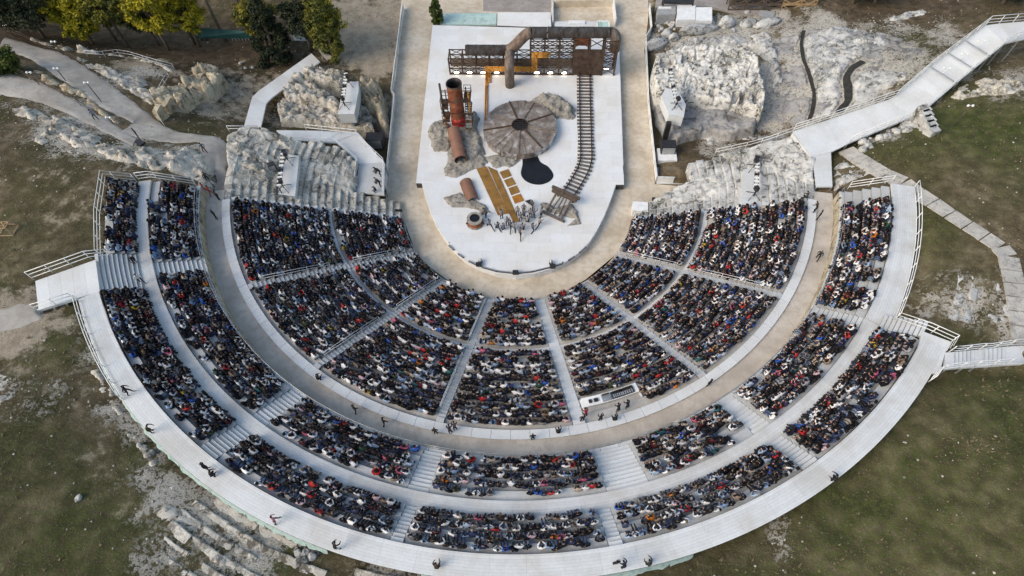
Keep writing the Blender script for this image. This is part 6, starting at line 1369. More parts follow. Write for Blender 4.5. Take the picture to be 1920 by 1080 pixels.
# ================================================================== lighting platforms
def light_platform(nm, quad, z, truss, stands, mat='white', hgt=.9):
    q = [W(u, v, z) for u, v in quad]; o = thing('lighting_platform', f'white box platform for lights {nm}', 'platform', np.mean(q, 0)-[0, 0, hgt], 'lighting platforms')
    mb = MB(); mb.prism([tuple(p[:2]) for p in q], z-.06, z); mb.build('deck', 'deck', o); c = np.mean(q, 0)
    mb = MB(); mb.prism([tuple(c[:2]+(p[:2]-c[:2])*.97) for p in q], z-1.5, z-.065); mb.build('box_side', 'deck', o)
    a, b_ = W(*truss[0], z+.9), W(*truss[1], z+.9); d = b_-a; L = np.linalg.norm(d); d /= L; sd_ = np.array([-d[1], d[0], 0])
    t = thing('lamp_truss', f'black truss of white lamps {nm}', 'stage lights', a-[0, 0, .9], 'lamp trusses')
    for s in (-.18, .18): mb = MB(); mb.bar(a+sd_*s, b_+sd_*s, .06); mb.build('rail', 'black', t)
    n = 10
    for i in range(n):
        p = a+d*L*(i+.5)/n; mb = MB(); mb.box(p+[0, 0, .05], (.16, .46, .2), math.atan2(d[1], d[0])); mb.build('lamp', 'pathlamp' if i % 5 else 'black', t)
    for e in (a, b_): mb = MB(); mb.bar(e-[0, 0, .95], e, .08); mb.build('leg', 'black', t)
    for i, s in enumerate(stands):
        p = W(*s, z); k = thing('tripod_stand', f"black {'upper' if i == 0 else 'lower'} tripod stand {nm}", 'stand', p, 'tripod stands')
        for j in range(4):
            an = .78+j*math.pi/2; e = p+[.85*math.cos(an), .85*math.sin(an), .02]; mb = MB(); mb.bar(p+[0, 0, .55], e, .05); mb.build('leg', 'black', k)
        mb = MB(); mb.tube([p+[0, 0, .2], p+[0, 0, 1.2]], .06, 6); cm = mb.build('column', 'black', k)
        mb = MB(); mb.box(p+[.0, .05, 1.2], (.4, .45, .42), .4); mb.build('head', 'black', cm)
light_platform('on the left stage-side rock', [(633,214),(641,176),(653,153),(672,153),(672,172),(664,214)], 4.1, [(650,131),(643,188)], [(655,158),(647,199)])
light_platform('on the left ruined seats', [(521,364),(529,289),(561,292),(553,368)], 5.9, [(532,279),(523,352)], [(541,303),(533,354)])
light_platform('on the right ruined seats', [(1391,384),(1393,318),(1427,310),(1427,384)], 5.9, [(1420,291),(1418,358)], [(1412,316),(1412,368)])
light_platform('on the flat-topped right block', [(1254,214),(1240,180),(1248,165),(1272,170),(1286,196),(1282,220)], 3.9, [(1256,128),(1268,192)], [(1268,200)])
def box_thing(name, label, cat, p, size, mat, yaw=0., parts=()):
    o = thing(name, label, cat, p); mb = MB(); mb.box(np.array(p)+[0, 0, size[2]/2], size, yaw); cb_ = mb.build('cabinet', mat, o)
    c_, s_ = math.cos(yaw), math.sin(yaw)
    mb = MB(); fr = np.array([s_, -c_, 0])*(size[1]/2+.012); mb.box(np.array(p)+fr+[0, 0, size[2]*.5], (size[0]*.86, .02, size[2]*.86), yaw); mb.build('grille', 'steel' if mat == 'black' else 'dark', cb_); return o
box_thing('subwoofer', 'black loudspeaker box on a frame behind the left passage', 'loudspeaker', W(706, 272, .5), (2.0, 1.3, 1.5), 'black')
box_thing('subwoofer', 'black loudspeaker box on a white stand behind the right passage', 'loudspeaker', W(1250, 286, .5), (1.7, 1.2, 1.5), 'black')
mb = MB(); a = W(1250, 292, .6); mb.box(a+[0, 0, -.1], (2.2, 1.9, .7)); tag(mb.build('speaker_plinth', 'white'), 'white plinth under the right passage loudspeaker', 'plinth')
for lb, u, v, z in (('tall black loudspeaker mast behind the right box', 1246, 262, .5), ('tall black loudspeaker mast behind the left box', 711, 258, .5)):
    p = W(u, v, z); o = thing('speaker_column', lb, 'loudspeaker', p)
    for i in range(5): mb = MB(); mb.box(p+[0, 0, .4+.55*i], (.55, .5, .5)); mb.build('cabinet', 'black', o)
box_thing('loudspeaker', 'black loudspeaker standing on the left ruined seats', 'loudspeaker', W(513, 318, 6.2), (.7, .6, .9), 'black', .4)
mb = MB(); mb.prism(Wp([(1231,314),(1262,312),(1292,318),(1290,345),(1231,344)], .12), 0.003, .12); tag(mb.build('boarding', 'deck'), 'pale boarded floor behind the fence at the right passage', 'boards')
mb = MB(); q = W(1300, 349, .3); mb.tube([q+[-.5, 0, 0], q+[.5, .15, 0]], [.45, .5], 10); mb.tube([q+[-.1, .3, .2], q+[.3, .3, .25]], .3, 8); tag(mb.build('tarpaulin_bundle', 'teal'), 'bundled dark green tarpaulin at the right passage', 'tarpaulin')
for lb, u, v in (('small black floor lamp right of the right passage, upper one', 1266, 368), ('small black floor lamp right of the right passage, lower one', 1225, 375)):
    p = W(u, v, .0); o = thing('floor_lamp', lb, 'lamp', p); mb = MB(); mb.box(p+[0, 0, .16], (.34, .3, .3)); mb.build('housing', 'black', o); mb = MB(); mb.box(p+[0, -.16, .2], (.26, .03, .22)); mb.build('lens', 'steel', o)
kb_ = thing('ticket_box', 'white box kiosk with a dark hatch at the right end of the kerb', 'kiosk', W(1198, 398, 0)); p = W(1198, 398, 0)
mb = MB(); mb.box(p+[0, 0, .55], (1.7, 1.3, 1.1), -.08); mb.build('cabinet', 'white', kb_); mb = MB(); mb.box(p+[1.02, 0, .5], (.3, 1.2, 1.0), -.08); mb.build('hatch', 'black', kb_)
for lb, u, v in (('small black sign at the left orchestra corner', 748, 396), ('small black sign by the left ruined seats', 589, 379), ('small black sign by the right ruined seats', 1361, 393)):
    p = W(u, v, .9 if u < 800 and u > 700 else 3.9); o = thing('sign_board', lb, 'sign', p-[0, 0, .6], 'small black signs'); mb = MB(); mb.box(p+[0, 0, .15], (.8, .08, .36)); mb.build('panel', 'black', o)
    for s in (-.3, .3): mb = MB(); mb.bar(p+[s, 0, -.6], p+[s, 0, 0], .05); mb.build('leg', 'steel', o)

# ---- yard behind: panels, crates, bins
for i, (a, b_, c, d_) in enumerate(((450,55,668,228), (674,78,868,240))):
    q = ZF([(a,b_),(c,b_),(c,d_),(a,d_)], 2.2); o = thing('panel_stack', ['left','right'][i]+' stack of white boards in the yard top right', 'boards', np.r_[q[0], .9])
    for k in range(6): mb = MB(); mb.prism([tuple(p) for p in q], .92+.2*k, .92+.2*k+.185); mb.build('board', 'white', o)
q = ZF([(215,55),(430,45),(432,160),(215,170)], 2.); o = thing('storage_container', 'dark grey storage unit left of the white board stacks', 'container', np.r_[q[0], .3]); mb = MB(); mb.prism([tuple(p) for p in q], .2, 1.9); mb.build('body', 'riser', o); q2 = ZF([(225,72),(375,78),(378,98),(225,96)], 2.05); mb = MB(); mb.prism([tuple(p) for p in q2], 1.91, 2.0); mb.build('roof_strip', 'white', o)
q = ZF([(280,-20),(650,-20),(640,28),(285,24)], 2.6); o = thing('dark_shed', 'dark shed roof at the top edge above the storage unit', 'shed', np.r_[q[0], .9]); mb = MB(); mb.prism([tuple(p) for p in q], 2.3, 2.6); mb.build('roof', 'black', o)
for i in range(4): mb = MB(); mb.bar(np.r_[q[i], .5], np.r_[q[i], 2.3], .15); mb.build('post', 'black', o)
for i, (cx, wd, mt, nm) in enumerate(((1160,180,'darkwood','first'),(1372,180,'darkwood','second'),(1590,185,'darkwood','third'),(1805,200,'timber','fourth, pale'),(2000,170,'timber','fifth, pale'))):
    for j in range(3):
        p = W(1200+cx/6.4, 14+3, 1.2); c = np.array([p[0], p[1]+.6, 1.0+.85*j]); o = thing('crate', f"{nm} wooden crate stack from the left, {['lowest','middle','top'][j]} crate", 'crate', c, 'stacked crates'); w2 = wd/6.4/12.6/2
        for s in (-1, 1):
            mb = MB(); mb.bar(c+[s*w2, -.5, .0], c+[s*w2, -.5, .8], .12); mb.bar(c+[s*w2, .9, 0], c+[s*w2, .9, .8], .12); mb.build('upright', mt, o)
            mb = MB(); mb.bar(c+[0, -.52, .08], c+[s*w2, -.52, .74], .09); mb.build('brace', mt, o)
        for z in (.06, .76): mb = MB(); mb.bar(c+[-w2, -.5, z], c+[w2, -.5, z], .12); mb.build('rail', mt, o)
        for k in range(5): mb = MB(); mb.box(c+[0, -.4+.32*k, .82], (2*w2, .27, .04)); mb.build('slat', mt, o)
q = ZF([(1440,120),(1615,140),(1612,215),(1438,195)], 1.5); mb = MB(); mb.prism([tuple(p) for p in q], .7, 1.5); o = mb.build('blue_bin', MT['riser']); tag(o, 'blue-grey metal bin in front of the crates', 'bin')
# ---- under the pines: tarp, chairs, board walk
tp_ = thing('tarpaulin_shelter', 'dark teal tarpaulin screen among the pine trunks', 'shelter', G(415, 72)); a, b_ = W(356, 52, 2.6), W(470, 60, 2.6); c, d_ = W(470, 72, 1.4), W(356, 72, 1.4)
mb = MB(); vs_ = [a, b_, c, d_]; mb.add(vs_+[p+[0, .06, .05] for p in vs_], [(3, 2, 1, 0), (4, 5, 6, 7), (0, 1, 5, 4), (1, 2, 6, 5), (2, 3, 7, 6), (3, 0, 4, 7)]); mb.build('sheet', 'teal', tp_)
for p in (a, b_, c, d_): mb = MB(); mb.tube([[p[0], p[1], .6], p], .05, 6); mb.build('pole', 'steel', tp_)
for i in range(6):
    p = G(376+8*i if i < 3 else 405+12*i, 74+(i % 2)); o = thing('folding_chair', f"{ORD[i]} {'dark' if i < 3 else 'white'} folding chair from the left by the teal tarpaulin", 'chair', p, 'chairs by the tarpaulin'); m = 'black' if i < 3 else 'white'
    mb = MB(); mb.box(p+[0, 0, .45], (.5, .5, .05)); mb.build('seat', m, o); mb = MB(); mb.box(p+[0, .26, .75], (.5, .05, .5)); mb.build('backrest', m, o)
    for sx in (-.22, .22):
        for sy in (-.22, .22): mb = MB(); mb.bar(p+[sx, sy, 0], p+[sx, sy, .45], .04); mb.build('leg', m, o)
deckstrip('board_walk', 'short pale boardwalk between the dark conifer and the cypress', 'boardwalk', [(552,28,1.0),(545,60,.9),(552,76,.9)], [(570,28,1.0),(584,50,.9),(578,76,.9)], mat='oldbench', th=.1)
deckstrip('board_walk', 'pale boardwalk leading from the trees down to the long ramp', 'boardwalk', [(582,66,1.0),(600,98,1.2),(612,112,1.4)], [(596,60,1.0),(612,90,1.2),(624,110,1.4)], mat='oldbench', th=.1)
# wooden frame on the left hill
p = G(18, 432); o = thing('timber_frame', 'small open wooden pyramid frame standing on the left hillside', 'frame', p); w2 = .62; tp2 = p+[0, 0, 1.0]
cs_ = [p+[sx*w2, sy*w2, 0] for sx, sy in ((-1, -1), (1, -1), (1, 1), (-1, 1))]; ts_ = [p+[sx*.35, sy*.35, .8] for sx, sy in ((-1, -1), (1, -1), (1, 1), (-1, 1))]
for i in range(4):
    mb = MB(); mb.bar(cs_[i], ts_[i], .07); mb.build('leg', 'timber', o)
    mb = MB(); mb.bar(cs_[i]+[0, 0, .06], cs_[(i+1) % 4]+[0, 0, .06], .07); mb.build('rail', 'timber', o); mb = MB(); mb.bar(ts_[i], ts_[(i+1) % 4], .06); mb.build('rail', 'timber', o)
for i in range(2): mb = MB(); mb.bar(ts_[i], ts_[i+2], .06); mb.build('brace', 'timber', o)
# path lamps on the left and the pole lamp on the right lawn
for i, (u, v, h, lb) in enumerate(((8,132,1.8,'white path lamp at the left picture edge by the lower path'),(75,160,1.8,'white path lamp beside the lower path near the bush'),(124,152,1.8,'double white path lamp on the rock spine'),(191,192,2.8,'tall double path lamp where the two dusty paths meet'),(212,232,.9,'short path lamp at the path fork'),(120,104,2.0,'slim path lamp beside the upper dusty path'),(27,68,1.6,'path lamp at the top left by the upper path'),(1790,235,2.6,'tall double lamp pole on the right lawn'))):
    p = G(u, v); o = thing('path_lamp', lb, 'lamp', p, 'path lamps'); mb = MB(); mb.tube([p, p+[0, 0, h]], .05, 6); mb.build('pole', 'darkwood', o)
    mb = MB(); mb.bar(p+[-.22, 0, h], p+[.22, 0, h], .05); am = mb.build('arm', 'white', o)
    for s in (-.22, .22): mb = MB(); mb.tube([p+[s, 0, h-.08], p+[s, 0, h+.08]], [.14, .09], 8); mb.build('lamp_head', 'pathlamp', am)

# ================================================================== trees
def crown_mesh(cl, n_leaf, size, mat, seed, flat=.7):
    r_ = np.random.default_rng(seed); c = np.array([k[:3] for k in cl]); rad = np.array([k[3] for k in cl]); wts = rad**2; wts /= wts.sum()
    ci = r_.choice(len(cl), n_leaf, p=wts); d = r_.normal(size=(n_leaf, 3)); d /= np.linalg.norm(d, axis=1)[:, None]; d[:, 2] *= flat
    p = c[ci]+d*(rad[ci]*r_.uniform(.45, 1.08, n_leaf))[:, None]
    a = r_.normal(size=(n_leaf, 3)); a /= np.linalg.norm(a, axis=1)[:, None]; b_ = np.cross(a, d+r_.normal(size=(n_leaf, 3))*.5); b_ /= np.linalg.norm(b_, axis=1)[:, None]; s = (size*r_.uniform(.6, 1.3, n_leaf))[:, None]
    V = np.stack([p-a*s, p-b_*s*.45, p+a*s, p+b_*s*.45], 1).reshape(-1, 3); f = np.arange(n_leaf*4).reshape(-1, 4); return npmesh('crown', V, f, mat)
def tree(name, label, base, h, cr, ch, mat, seed, n_leaf=7000, size=.2, kind='round', trunk=.22, lean=(0, 0), nclump=60):
    r_ = random.Random(seed); b = np.array(base, float); o = thing(name, label, 'tree', b, None); top = b+[lean[0], lean[1], h]
    tr = [b-[0, 0, .3], b+(top-b)*.35+[r_.uniform(-.15, .15), r_.uniform(-.15, .15), 0], b+(top-b)*.7, top]
    mb = MB(); mb.tube(tr, [trunk, trunk*.85, trunk*.65, trunk*.35], 8); mb.build('trunk', 'pine_bark', o); cl = []
    for i in range(nclump):
        if kind == 'round':
            u_ = r_.uniform(-1, 1); an = r_.uniform(0, 6.283); q = math.sqrt(1-u_*u_); rr = r_.uniform(.55, 1.)
            c = top+np.array([cr*q*math.cos(an)*rr, cr*q*math.sin(an)*rr, ch*u_*rr]); cl.append((*c, cr*r_.uniform(.14, .34)))
        else:
            f = r_.random()**.9; an = r_.uniform(0, 6.283); prof_ = {'column': math.sin(math.pi*min(1, (f*.82+.14)))**.6, 'cone': (1-f)**.75+.08}[kind]; rr = cr*prof_*r_.uniform(.45, .95)
            c = b+np.array([lean[0]*f+rr*math.cos(an), lean[1]*f+rr*math.sin(an), .3+f*ch]); cl.append((*c, cr*r_.uniform(.20, .34)*(.5+.5*prof_)))
    if kind == 'round':
        for i in range(6):
            t = cl[i*5]; s0 = b+(top-b)*r_.uniform(.55, .9); mb = MB(); mb.tube([s0, (s0+np.array(t[:3]))/2+[0, 0, .2], np.array(t[:3])], [trunk*.35, trunk*.25, .04], 6); mb.build('limb', 'pine_bark', o)
    me = crown_mesh(cl, n_leaf, size, mat, seed); c = ob('crown', me, o); return o
def at_crown(u, v, zc, zg): p = W(u, v, zc); return np.array([p[0], p[1], float(hfun(p[0], p[1])) if zg is None else zg])
tree('pine_tree', 'bright golden-green round pine at the top left', at_crown(277, 26, 7.5, None), 6.2, 2.7, 3.0, 'leaf_sunlit_gold', 11, 9000)
tree('pine_tree', 'golden pine with dark patches left of the brightest one', at_crown(120, 8, 9, None), 5.2, 3.0, 2.4, 'leaf_sunlit_gold', 12, 7500)
tree('pine_tree', 'olive pine crown low over the dark ground at left', at_crown(150, 48, 6.5, None), 3.2, 2.2, 1.6, 'leaf_sunlit_gold', 22, 7000)
tree('pine_tree', 'dark pine filling the top left corner', at_crown(35, 8, 10, None), 5.5, 4.2, 2.8, 'leaf_dark', 13, 9000)
tree('pine_tree', 'dull green pine between the two golden crowns', at_crown(195, 18, 8, None), 5.8, 2.7, 2.6, 'leaf_olive', 14, 9000)
for i, (u, v, lb, mt) in enumerate(((366, 83, 'leaning pine with bare trunk left of the teal tarpaulin', 'leaf_sunlit_gold'), (424, 77, 'tall bare-trunked pine in front of the teal tarpaulin', 'leaf_sunlit_gold'), (476, 72, 'tall bare-trunked pine at the right of the teal tarpaulin', 'leaf_olive'))):
    p = G(u, v); tree('pine_tree', lb, p, 8.3+1.5*i, 2.3, 1.7, mt, 15+i, 6000, .2, 'round', .24)
tree('conifer_tree', 'dark drooping conifer beside the boardwalk', G(521, 108), 8.5, 2.5, 9.0, 'leaf_dark', 18, 11000, .2, 'cone', .25, nclump=80)
tree('cypress_tree', 'tall olive cypress column by the left stage-side rock', G(629, 116), 11.5, 2.0, 12.0, 'leaf_cypress', 19, 22000, .14, 'column', .25, nclump=190)
tree('shrub', 'narrow upright green shrub beside the teal basin', W(821, 47, 0), 2.6, .95, 3.6, 'leaf_green', 20, 9000, .12, 'column', .08, nclump=120)
tree('shrub', 'round green bush between the two dusty paths', G(22, 132), 1.2, 1.75, 1.3, 'leaf_green', 21, 6500, .14, 'round', .12)
for i, (u, v) in enumerate(((1600, -2), (1640, -4), (1880, -2))): tree('conifer_tree', ['dark tree at the top edge right of the crates','second dark tree at the top edge right of the crates','dark tree at the top right corner'][i], G(u, v+8), 3.0, 2.4, 2.0, 'leaf_dark', 25+i, 5000)
for i, (u, v) in enumerate(((20,-6),(75,-10),(160,-12),(240,-12),(320,-14),(460,-12),(545,-8),(590,-10))): tree('pine_tree', f"{ORD[i]} pine crown from the left, cut by the top picture edge", at_crown(u, v, 9, None), 5, 2.6, 2.2, ['leaf_dark','leaf_sunlit_gold','leaf_olive'][i % 3], 40+i, 5000)['group'] = 'pines along the top edge'

# ================================================================== loose stones and tufts on the hillsides
def scatter(name, label, cat, n, fn, size, mat, seed):
    r_ = np.random.default_rng(seed); x = r_.uniform(-78, 78, n*4); y = r_.uniform(-50, 42, n*4); r0_ = np.hypot(x, y); t = np.degrees(np.arctan2(x, -y))-3.6
    ok = ~(((r0_ < 41.3) & (t > -86) & (t < 77)) | (r0_ < 32)) & ~((x > -17) & (x < 22) & (y > -5))
    pu = np.array([x, y, np.full_like(x, 12.)]).T; ok &= fn(x, y, r_)
    x, y = x[ok][:n], y[ok][:n]; m = len(x); z = hfun(x, y); s = np.minimum(size*r_.lognormal(0, .45, m), size*1.7)
    return x, y, z, s, r_
def lookup(arr, x, y):
    i = np.clip(np.searchsorted(GX, x), 0, nx-1); j = np.clip(np.searchsorted(GY, y), 0, ny-1); return arr[j, i]
x, y, z, s, r_ = scatter('', '', '', 9000, lambda x, y, r_: (r_.random(len(x)) < (.10+.9*lookup(rocky, x, y)+.25*lookup(sand, x, y))*(1-.9*lookup(green, x, y))*(.25+1.6*np.clip(fbm(x*.12, y*.12, 77, 3)+.35, 0, 1))), .075, '', 5)
m = len(x); oc = np.array([(1, 0, 0), (0, 1, 0), (-1, 0, 0), (0, -1, 0), (0, 0, .8), (0, 0, -.5)]); V = oc[None]*s[:, None, None]*r_.uniform(.6, 1.3, (m, 6, 1)); a = r_.uniform(0, 6.28, m); V = np.stack([V[..., 0]*np.cos(a)[:, None]-V[..., 1]*np.sin(a)[:, None], V[..., 0]*np.sin(a)[:, None]+V[..., 1]*np.cos(a)[:, None], V[..., 2]], -1)+np.stack([x, y, z+.01], -1)[:, None]
fo = np.array([(0, 1, 4), (1, 2, 4), (2, 3, 4), (3, 0, 4), (1, 0, 5), (2, 1, 5), (3, 2, 5), (0, 3, 5)]); f = (fo[None]+6*np.arange(m)[:, None, None]).reshape(-1, 3)
tag(ob('loose_stones', npmesh('loose_stones', V.reshape(-1, 3), f, 'lime'), None, 'stuff'), 'scattered small pale stones over the dry hillsides', 'stones')
x, y, z, s, r_ = scatter('', '', '', 40000, lambda x, y, r_: (r_.random(len(x)) < (.55+.5*lookup(green, x, y))*(1-lookup(rocky, x, y))*(1-lookup(sand, x, y))*(1-.85*lookup(bare, x, y))*np.clip(.5+1.6*fbm(x*.25, y*.25, 31, 4), 0, 1)), .10, '', 6)
m = len(x); k = 3; a = r_.uniform(0, 6.28, (m, k)); ln = r_.uniform(.6, 1.5, (m, k))*s[:, None]; cx = np.cos(a)*ln; cy = np.sin(a)*ln; px = -np.sin(a)*s[:, None]*.35; py = np.cos(a)*s[:, None]*.35
b0 = np.stack([x[:, None]+px, y[:, None]+py, z[:, None]+0*px], -1); b1 = np.stack([x[:, None]-px, y[:, None]-py, z[:, None]+0*px], -1); b2 = np.stack([x[:, None]+cx, y[:, None]+cy, z[:, None]+ln*.7], -1)
V = np.stack([b0, b1, b2], 2).reshape(-1, 3); f = np.arange(len(V)).reshape(-1, 3)
mt, nt_, b_ = newmat('dry_grass_tufts', .9, 0, .1); fa = noise(nt_, .2, 5, .6); fb = noise(nt_, 3., 3, .6)
nt_.links.new(mix(nt_, ramp(nt_, fb, [(.35, (0, 0, 0)), (.65, (1, 1, 1))]), ramp(nt_, fa, [(.38, (.055, .058, .022)), (.62, (.12, .10, .055))]), (.17, .14, .085)), b_.inputs['Base Color'])
tag(ob('grass_tufts', npmesh('grass_tufts', V, f, mt), None, 'stuff'), 'short dry grass tufts over the hillsides', 'grass')
# ================================================================== performers, stewards, late-comers
def clothed(top, leg=(.012, .012, .016), hair=(.012, .009, .008), skin=(.44, .28, .20), shoe=(.015, .015, .015)): return dict(top=top, leg=leg, hair=hair, skin=skin, shoe=shoe)
STAND = {k: standing(k) for k in ('stand', 'walk', 'bend', 'kneel', 'crouch', 'lunge', 'reach', 'phone')}
def person(label, p, yaw, pose, of, group, s=1.):
    V, T, reg = STAND[pose] if pose in STAND else HIP[pose]
    if not isinstance(pose, int): V = V-np.array([0, 0, V[:, 2].min()])
    o = bpy.data.objects.new('person', tinted('person', V, T, colours(reg, of))); col.objects.link(o); o.location = tuple(map(float, p)); o.rotation_euler = (0, 0, yaw); o.scale = (s, s, s); OFF[o.name] = np.array(p)
    return tag(o, label, 'person', group)
GREY = [(.14, .135, .15), (.19, .185, .20), (.10, .098, .115), (.23, .22, .23)]
ZP = lambda a, b_: W(860+a/7.7125, 360+b_/7.7125, ZS)
PERF = [(400,370,'bend',1.2,'nearest the round basin, bending away'),(455,530,'lunge',.6,'lunging just right of the basin'),(575,560,'kneel',.5,'kneeling leftmost of the front group'),(625,400,'reach',.3,'at the foot of the ochre plates on the left'),(650,560,'crouch',.3,'crouching second in the front group'),(705,500,'stand',.2,'standing at the end of the left ochre strip'),(745,545,'lunge',-.2,'with leg stretched out left of centre'),(800,560,'kneel',0,'kneeling at the centre front'),(885,650,'lunge',-.1,'farthest forward toward the audience'),(920,560,'crouch',-.2,'crouching right of the foremost performer'),(1065,570,'kneel',-.6,'kneeling on the right of the front group'),(1160,500,'lunge',-.8,'lunging at the right end of the group'),(1190,370,'reach',-.9,'farthest right, by the buffer stop'),(945,310,'stand',3.0,'standing topmost beside the orange plate'),(1065,250,'walk',2.6,'striding with black cloth at the top right'),(855,345,'stand',2.8,'standing on the right ochre strip'),(945,400,'bend',-.3,'bending in the middle of the right cluster'),(1035,380,'stand',-.4,'standing in the right cluster'),(1085,390,'reach',-.5,'reaching in the right cluster'),(990,450,'crouch',-.2,'crouching low in the right cluster'),(900,440,'reach',.1,'reaching at the left of the right cluster')]
for i, (a, b_, ps, yw, lb) in enumerate(PERF):
    person(f'performer in grey and black {lb}', ZP(a, b_-8), yw, ps, clothed(GREY[i % 4]), 'performers on the stage', 1.0)
mb = MB(); q = ZP(1030, 185); mb.prism([tuple((q+d)[:2]) for d in (np.array([-.55, .1, 0]), np.array([.1, .35, 0]), np.array([.35, -.3, 0]), np.array([.1, -.45, 0]))], ZS+.5, ZS+.58); tag(mb.build('black_cloth', 'black'), 'black cloth flung out by the striding performer', 'cloth')
BK = (.022, .022, .026); RD = (.34, .03, .025); WHT = (.55, .55, .55)
def gz(u, v, z): return W(u, v, z)
ST = [  # label, u, v, z (None: on the ground), yaw, pose, clothing
 ('person in grey-blue top walking on the lower dusty path', 183, 226, None, 1.2, 'walk', clothed((.16, .19, .26))),
 ('person in black with folded arms where the dusty paths meet', 262, 260, None, 2.4, 'stand', clothed(BK)),
 ('person in dark red trousers walking round the path bend', 387, 288, None, .9, 'walk', clothed((.12, .12, .15), (.10, .015, .015))),
 ('person in black at the narrow end of the dusty path', 393, 342, None, .6, 'stand', clothed((.06, .05, .045))),
 ('person in red first aid jacket, left of the two', 386, 361, 8.05, -.7, 'walk', clothed(RD, (.25, .02, .02))),
 ('person in red first aid jacket, right of the two', 397, 366, 8.05, -.7, 'walk', clothed(RD, (.25, .02, .02))),
 ('person in dark uniform with reflective bands beside the first aiders', 412, 376, 8.05, -.4, 'stand', clothed((.025, .025, .022), (.03, .03, .028))),
 ('person in black on the gravel walk at the far left', 407, 410, 8.0, 2.6, 'stand', clothed(BK)),
 ('person in white shirt descending the left entrance stair', 268, 530, 11.55, -2.2, 'walk', clothed(WHT, (.02, .02, .025))),
 ('person in black on the curved walkway by the left stair', 256, 494, 11.55, -2.4, 'bend', clothed(BK)),
 ('person in black walking on the outer walkway at the left', 246, 738, lz, -1.2, 'walk', clothed(BK)),
 ('person in yellow-banded uniform at the outer edge of the left walkway', 286, 810, lz, -1.3, 'bend', clothed((.05, .045, .015), (.03, .03, .025))),
 ('person in black, upper of the pair on the left outer walkway', 392, 880, lz, -1., 'stand', clothed(BK)),
 ('person in black, lower of the pair on the left outer walkway', 400, 892, lz, -.9, 'crouch', clothed(BK)),
 ('person in pink top alone on the outer walkway at lower left', 520, 978, lz, -.8, 'walk', clothed((.48, .22, .27), (.03, .04, .06))),
 ('person in black jacket and white trousers at the walkway edge', 634, 1030, lz, -.3, 'bend', clothed(BK, (.5, .5, .5))),
 ('person in dark brown at the bottom edge of the outer walkway', 820, 1064, lz, 0, 'crouch', clothed((.05, .03, .022), (.02, .02, .02))),
 ('person in black, left of the pair at the bottom right walkway', 1153, 1058, lz, .2, 'stand', clothed(BK)),
 ('person in navy bending, right of the pair at the bottom right walkway', 1168, 1064, lz, .4, 'bend', clothed((.02, .025, .04))),
 ('person in dark green sitting at the bottom right walkway edge', 1216, 1058, lz, .5, 'crouch', clothed((.04, .042, .03))),
 ('person in black at the outer edge of the right walkway', 1562, 900, lz, .8, 'crouch', clothed(BK)),
 ('person in black walking on the gravel walk, left of two', 668, 772, 8.0, -.5, 'walk', clothed(BK)),
 ('person in dark grey walking on the gravel walk, right of two', 722, 796, 8.0, -.9, 'walk', clothed((.03, .03, .032))),
 ('person in brown jacket standing below the aisle left of centre', 818, 814, 8.2, 0, 'stand', clothed((.05, .04, .03))),
 ('person in dark jacket and white shoes on the rim left of centre', 845, 812, 8.2, .2, 'bend', clothed((.04, .03, .035), (.03, .03, .05), shoe=(.6, .6, .6))),
 ('person in purple-grey jacket beside the one in white shoes', 854, 806, 8.2, .2, 'bend', clothed((.09, .06, .07))),
 ('person in black standing on the gravel walk at the centre', 999, 825, 8.0, .1, 'stand', clothed(BK)),
 ('person in black sitting on the rim right of centre', 1047, 812, 8.2, .1, 'crouch', clothed(BK)),
 ('person in black uniform striding along the right gravel walk', 1531, 486, 8.0, 2.6, 'walk', clothed(BK)),
 ('person in black at the end of the aisle on the right rim', 1327, 724, 8.2, .6, 'stand', clothed(BK)),
 ('person in black sitting at the aisle end on the left rim', 598, 712, 8.2, -.6, 'crouch', clothed(BK)),
 ('person in black leaning by the wall at the right entrance, upper', 1566, 366, 8.0, -2., 'bend', clothed(BK)),
 ('person in navy by the wall at the right entrance, lower', 1563, 388, 8.0, -2., 'stand', clothed((.03, .045, .085))),
 ('person in brown at the corner of the right ruined seats', 1526, 398, 8.2, .5, 'bend', clothed((.05, .035, .025))),
 ('person in black standing at the far right corner of the lower bowl', 1532, 412, 8.2, .9, 'stand', clothed(BK)),
 ('operator in red sweater at the left end of the mixing desk', 1097, 781, 7.8, .2, 'bend', clothed((.22, .03, .035))),
 ('operator in navy with bald head below the mixing desk', 1091, 790, 8.2, .2, 'stand', clothed((.02, .024, .04), hair=(.42, .28, .21))),
 ('operator in black holding papers below the mixing desk', 1125, 789, 8.2, .25, 'phone', clothed(BK)),
 ('operator in black at the big mixer on the desk', 1158, 772, 7.8, .3, 'bend', clothed(BK)),
 ('operator in black at the right end of the mixing desk', 1175, 766, 7.8, .35, 'bend', clothed(BK)),
 ('person in black with yellow bag on the rim under the desk', 1153, 788, 8.2, .35, 'crouch', clothed(BK)),
 ('musician in black, topmost on the grey landing', 706, 324, 2.2, 1.6, 'crouch', clothed(BK)),
 ('musician in black, second on the grey landing', 714, 330, 2.2, 1.6, 'bend', clothed(BK)),
 ('musician in black and white, third on the grey landing', 707, 343, 2.2, 1.6, 'crouch', clothed((.3, .3, .3))),
 ('musician in black, fourth on the grey landing', 714, 350, 2.2, 1.6, 'bend', clothed(BK)),
 ('musician in black, lowest on the grey landing', 705, 360, 2.2, 1.6, 'crouch', clothed(BK)),
 ('person in grey sitting on the end of the right ruined seats', 1510, 372, 8.1, .2, 'crouch', clothed((.06, .06, .06))),
]
for lb, u, v, z, yw, ps, of in ST:
    p = G(u, v, .09) if z is None else W(u, v, z); person(lb, p, yw, ps, of, 'people standing or walking', .88)
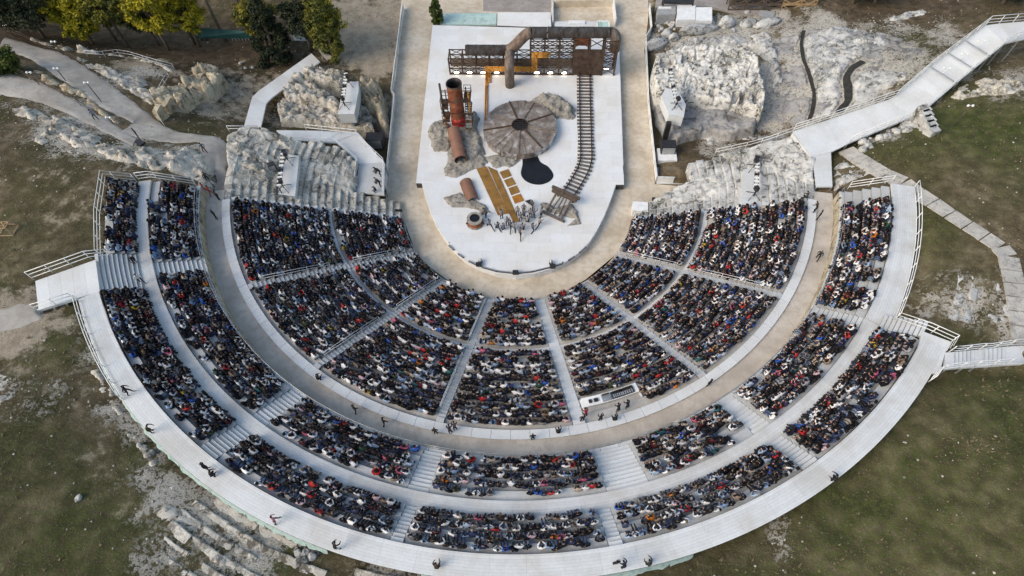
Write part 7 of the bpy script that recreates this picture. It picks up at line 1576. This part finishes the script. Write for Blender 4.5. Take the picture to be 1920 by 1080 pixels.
# mixing desk
t0_, t1_ = TH(9.0), TH(19.2); rd0, rd1 = 27.0, 27.8
dk = thing('mixing_desk', 'long white mixing desk with consoles in the near right wedge', 'desk', pol(27.4, (t0_+t1_)/2, 6.6))
for k in range(4):
    mb = MB(); mb.ring(rd0, rd1, 7.72, 7.80, t0_+(t1_-t0_)*k/4+.0002, t0_+(t1_-t0_)*(k+1)/4-.0002, 3); mb.build('desk_top', 'white', dk)
mb = MB(); mb.ring(rd0, rd0+.05, 6.6, 7.715, t0_, t1_, 10); mb.build('front_panel', 'white', dk)
for e in (t0_, t1_): mb = MB(); mb.ring(rd0+.06, rd1+.5, 6.6, 7.715, e-.002, e+.002, 1); mb.build('side_panel', 'white', dk)
mb = MB(); mb.ring(rd1+.55, 29.15, 6.95, 7.05, t0_, t1_, 10); tag(mb.build('operator_floor', 'riser'), 'grey operator floor behind the mixing desk', 'floor')
for lb, f, w_, m in (('blue-grey lighting console left of centre on the desk', .42, .75, 'steel'), ('large black sound mixer at the middle of the desk', .62, 1.0, 'black'), ('wide dark grey console at the right of the desk', .80, 1.15, 'rail'), ('small black laptop at the left of the desk', .24, .35, 'black'), ('small black box at the left end of the desk', .14, .25, 'black')):
    t = t0_+(t1_-t0_)*f; p = pol(27.42, t, 7.8); c = thing('console', lb, 'console', p, 'consoles on the desk'); yw = t
    mb = MB(); mb.box(p+[0, 0, .06], (w_, .6 if w_ > .4 else .3, .12), yw); ch_ = mb.build('chassis', m, c)
    if w_ > .4:
        mb = MB(); u_ = np.array([math.cos(yw), math.sin(yw), 0]); v_ = np.array([-math.sin(yw), math.cos(yw), 0]); mb.box(p+v_*.22+[0, 0, .24], (w_*.8, .06, .26), yw); mb.build('screen', 'rail', ch_)
        for j in range(5): mb = MB(); mb.box(p-v_*.1+u_*(j-2)*w_*.17+[0, 0, .13], (w_*.1, .3, .02), yw); mb.build('fader_strip', 'steel', ch_)
# dark box lying on the dusty path
p = G(266, 272, .08); o = thing('trolley', 'dark flat trolley lying on the dusty path', 'trolley', p); mb = MB(); mb.box(p+[0, 0, .25], (.9, .6, .2), -.6); mb.build('tray', 'black', o)
for sx in (-.3, .3):
    for sy in (-.2, .2): mb = MB(); mb.tube([p+[sx, sy-.03, .1], p+[sx, sy+.03, .1]], .1, 8); mb.build('wheel', 'black', o)
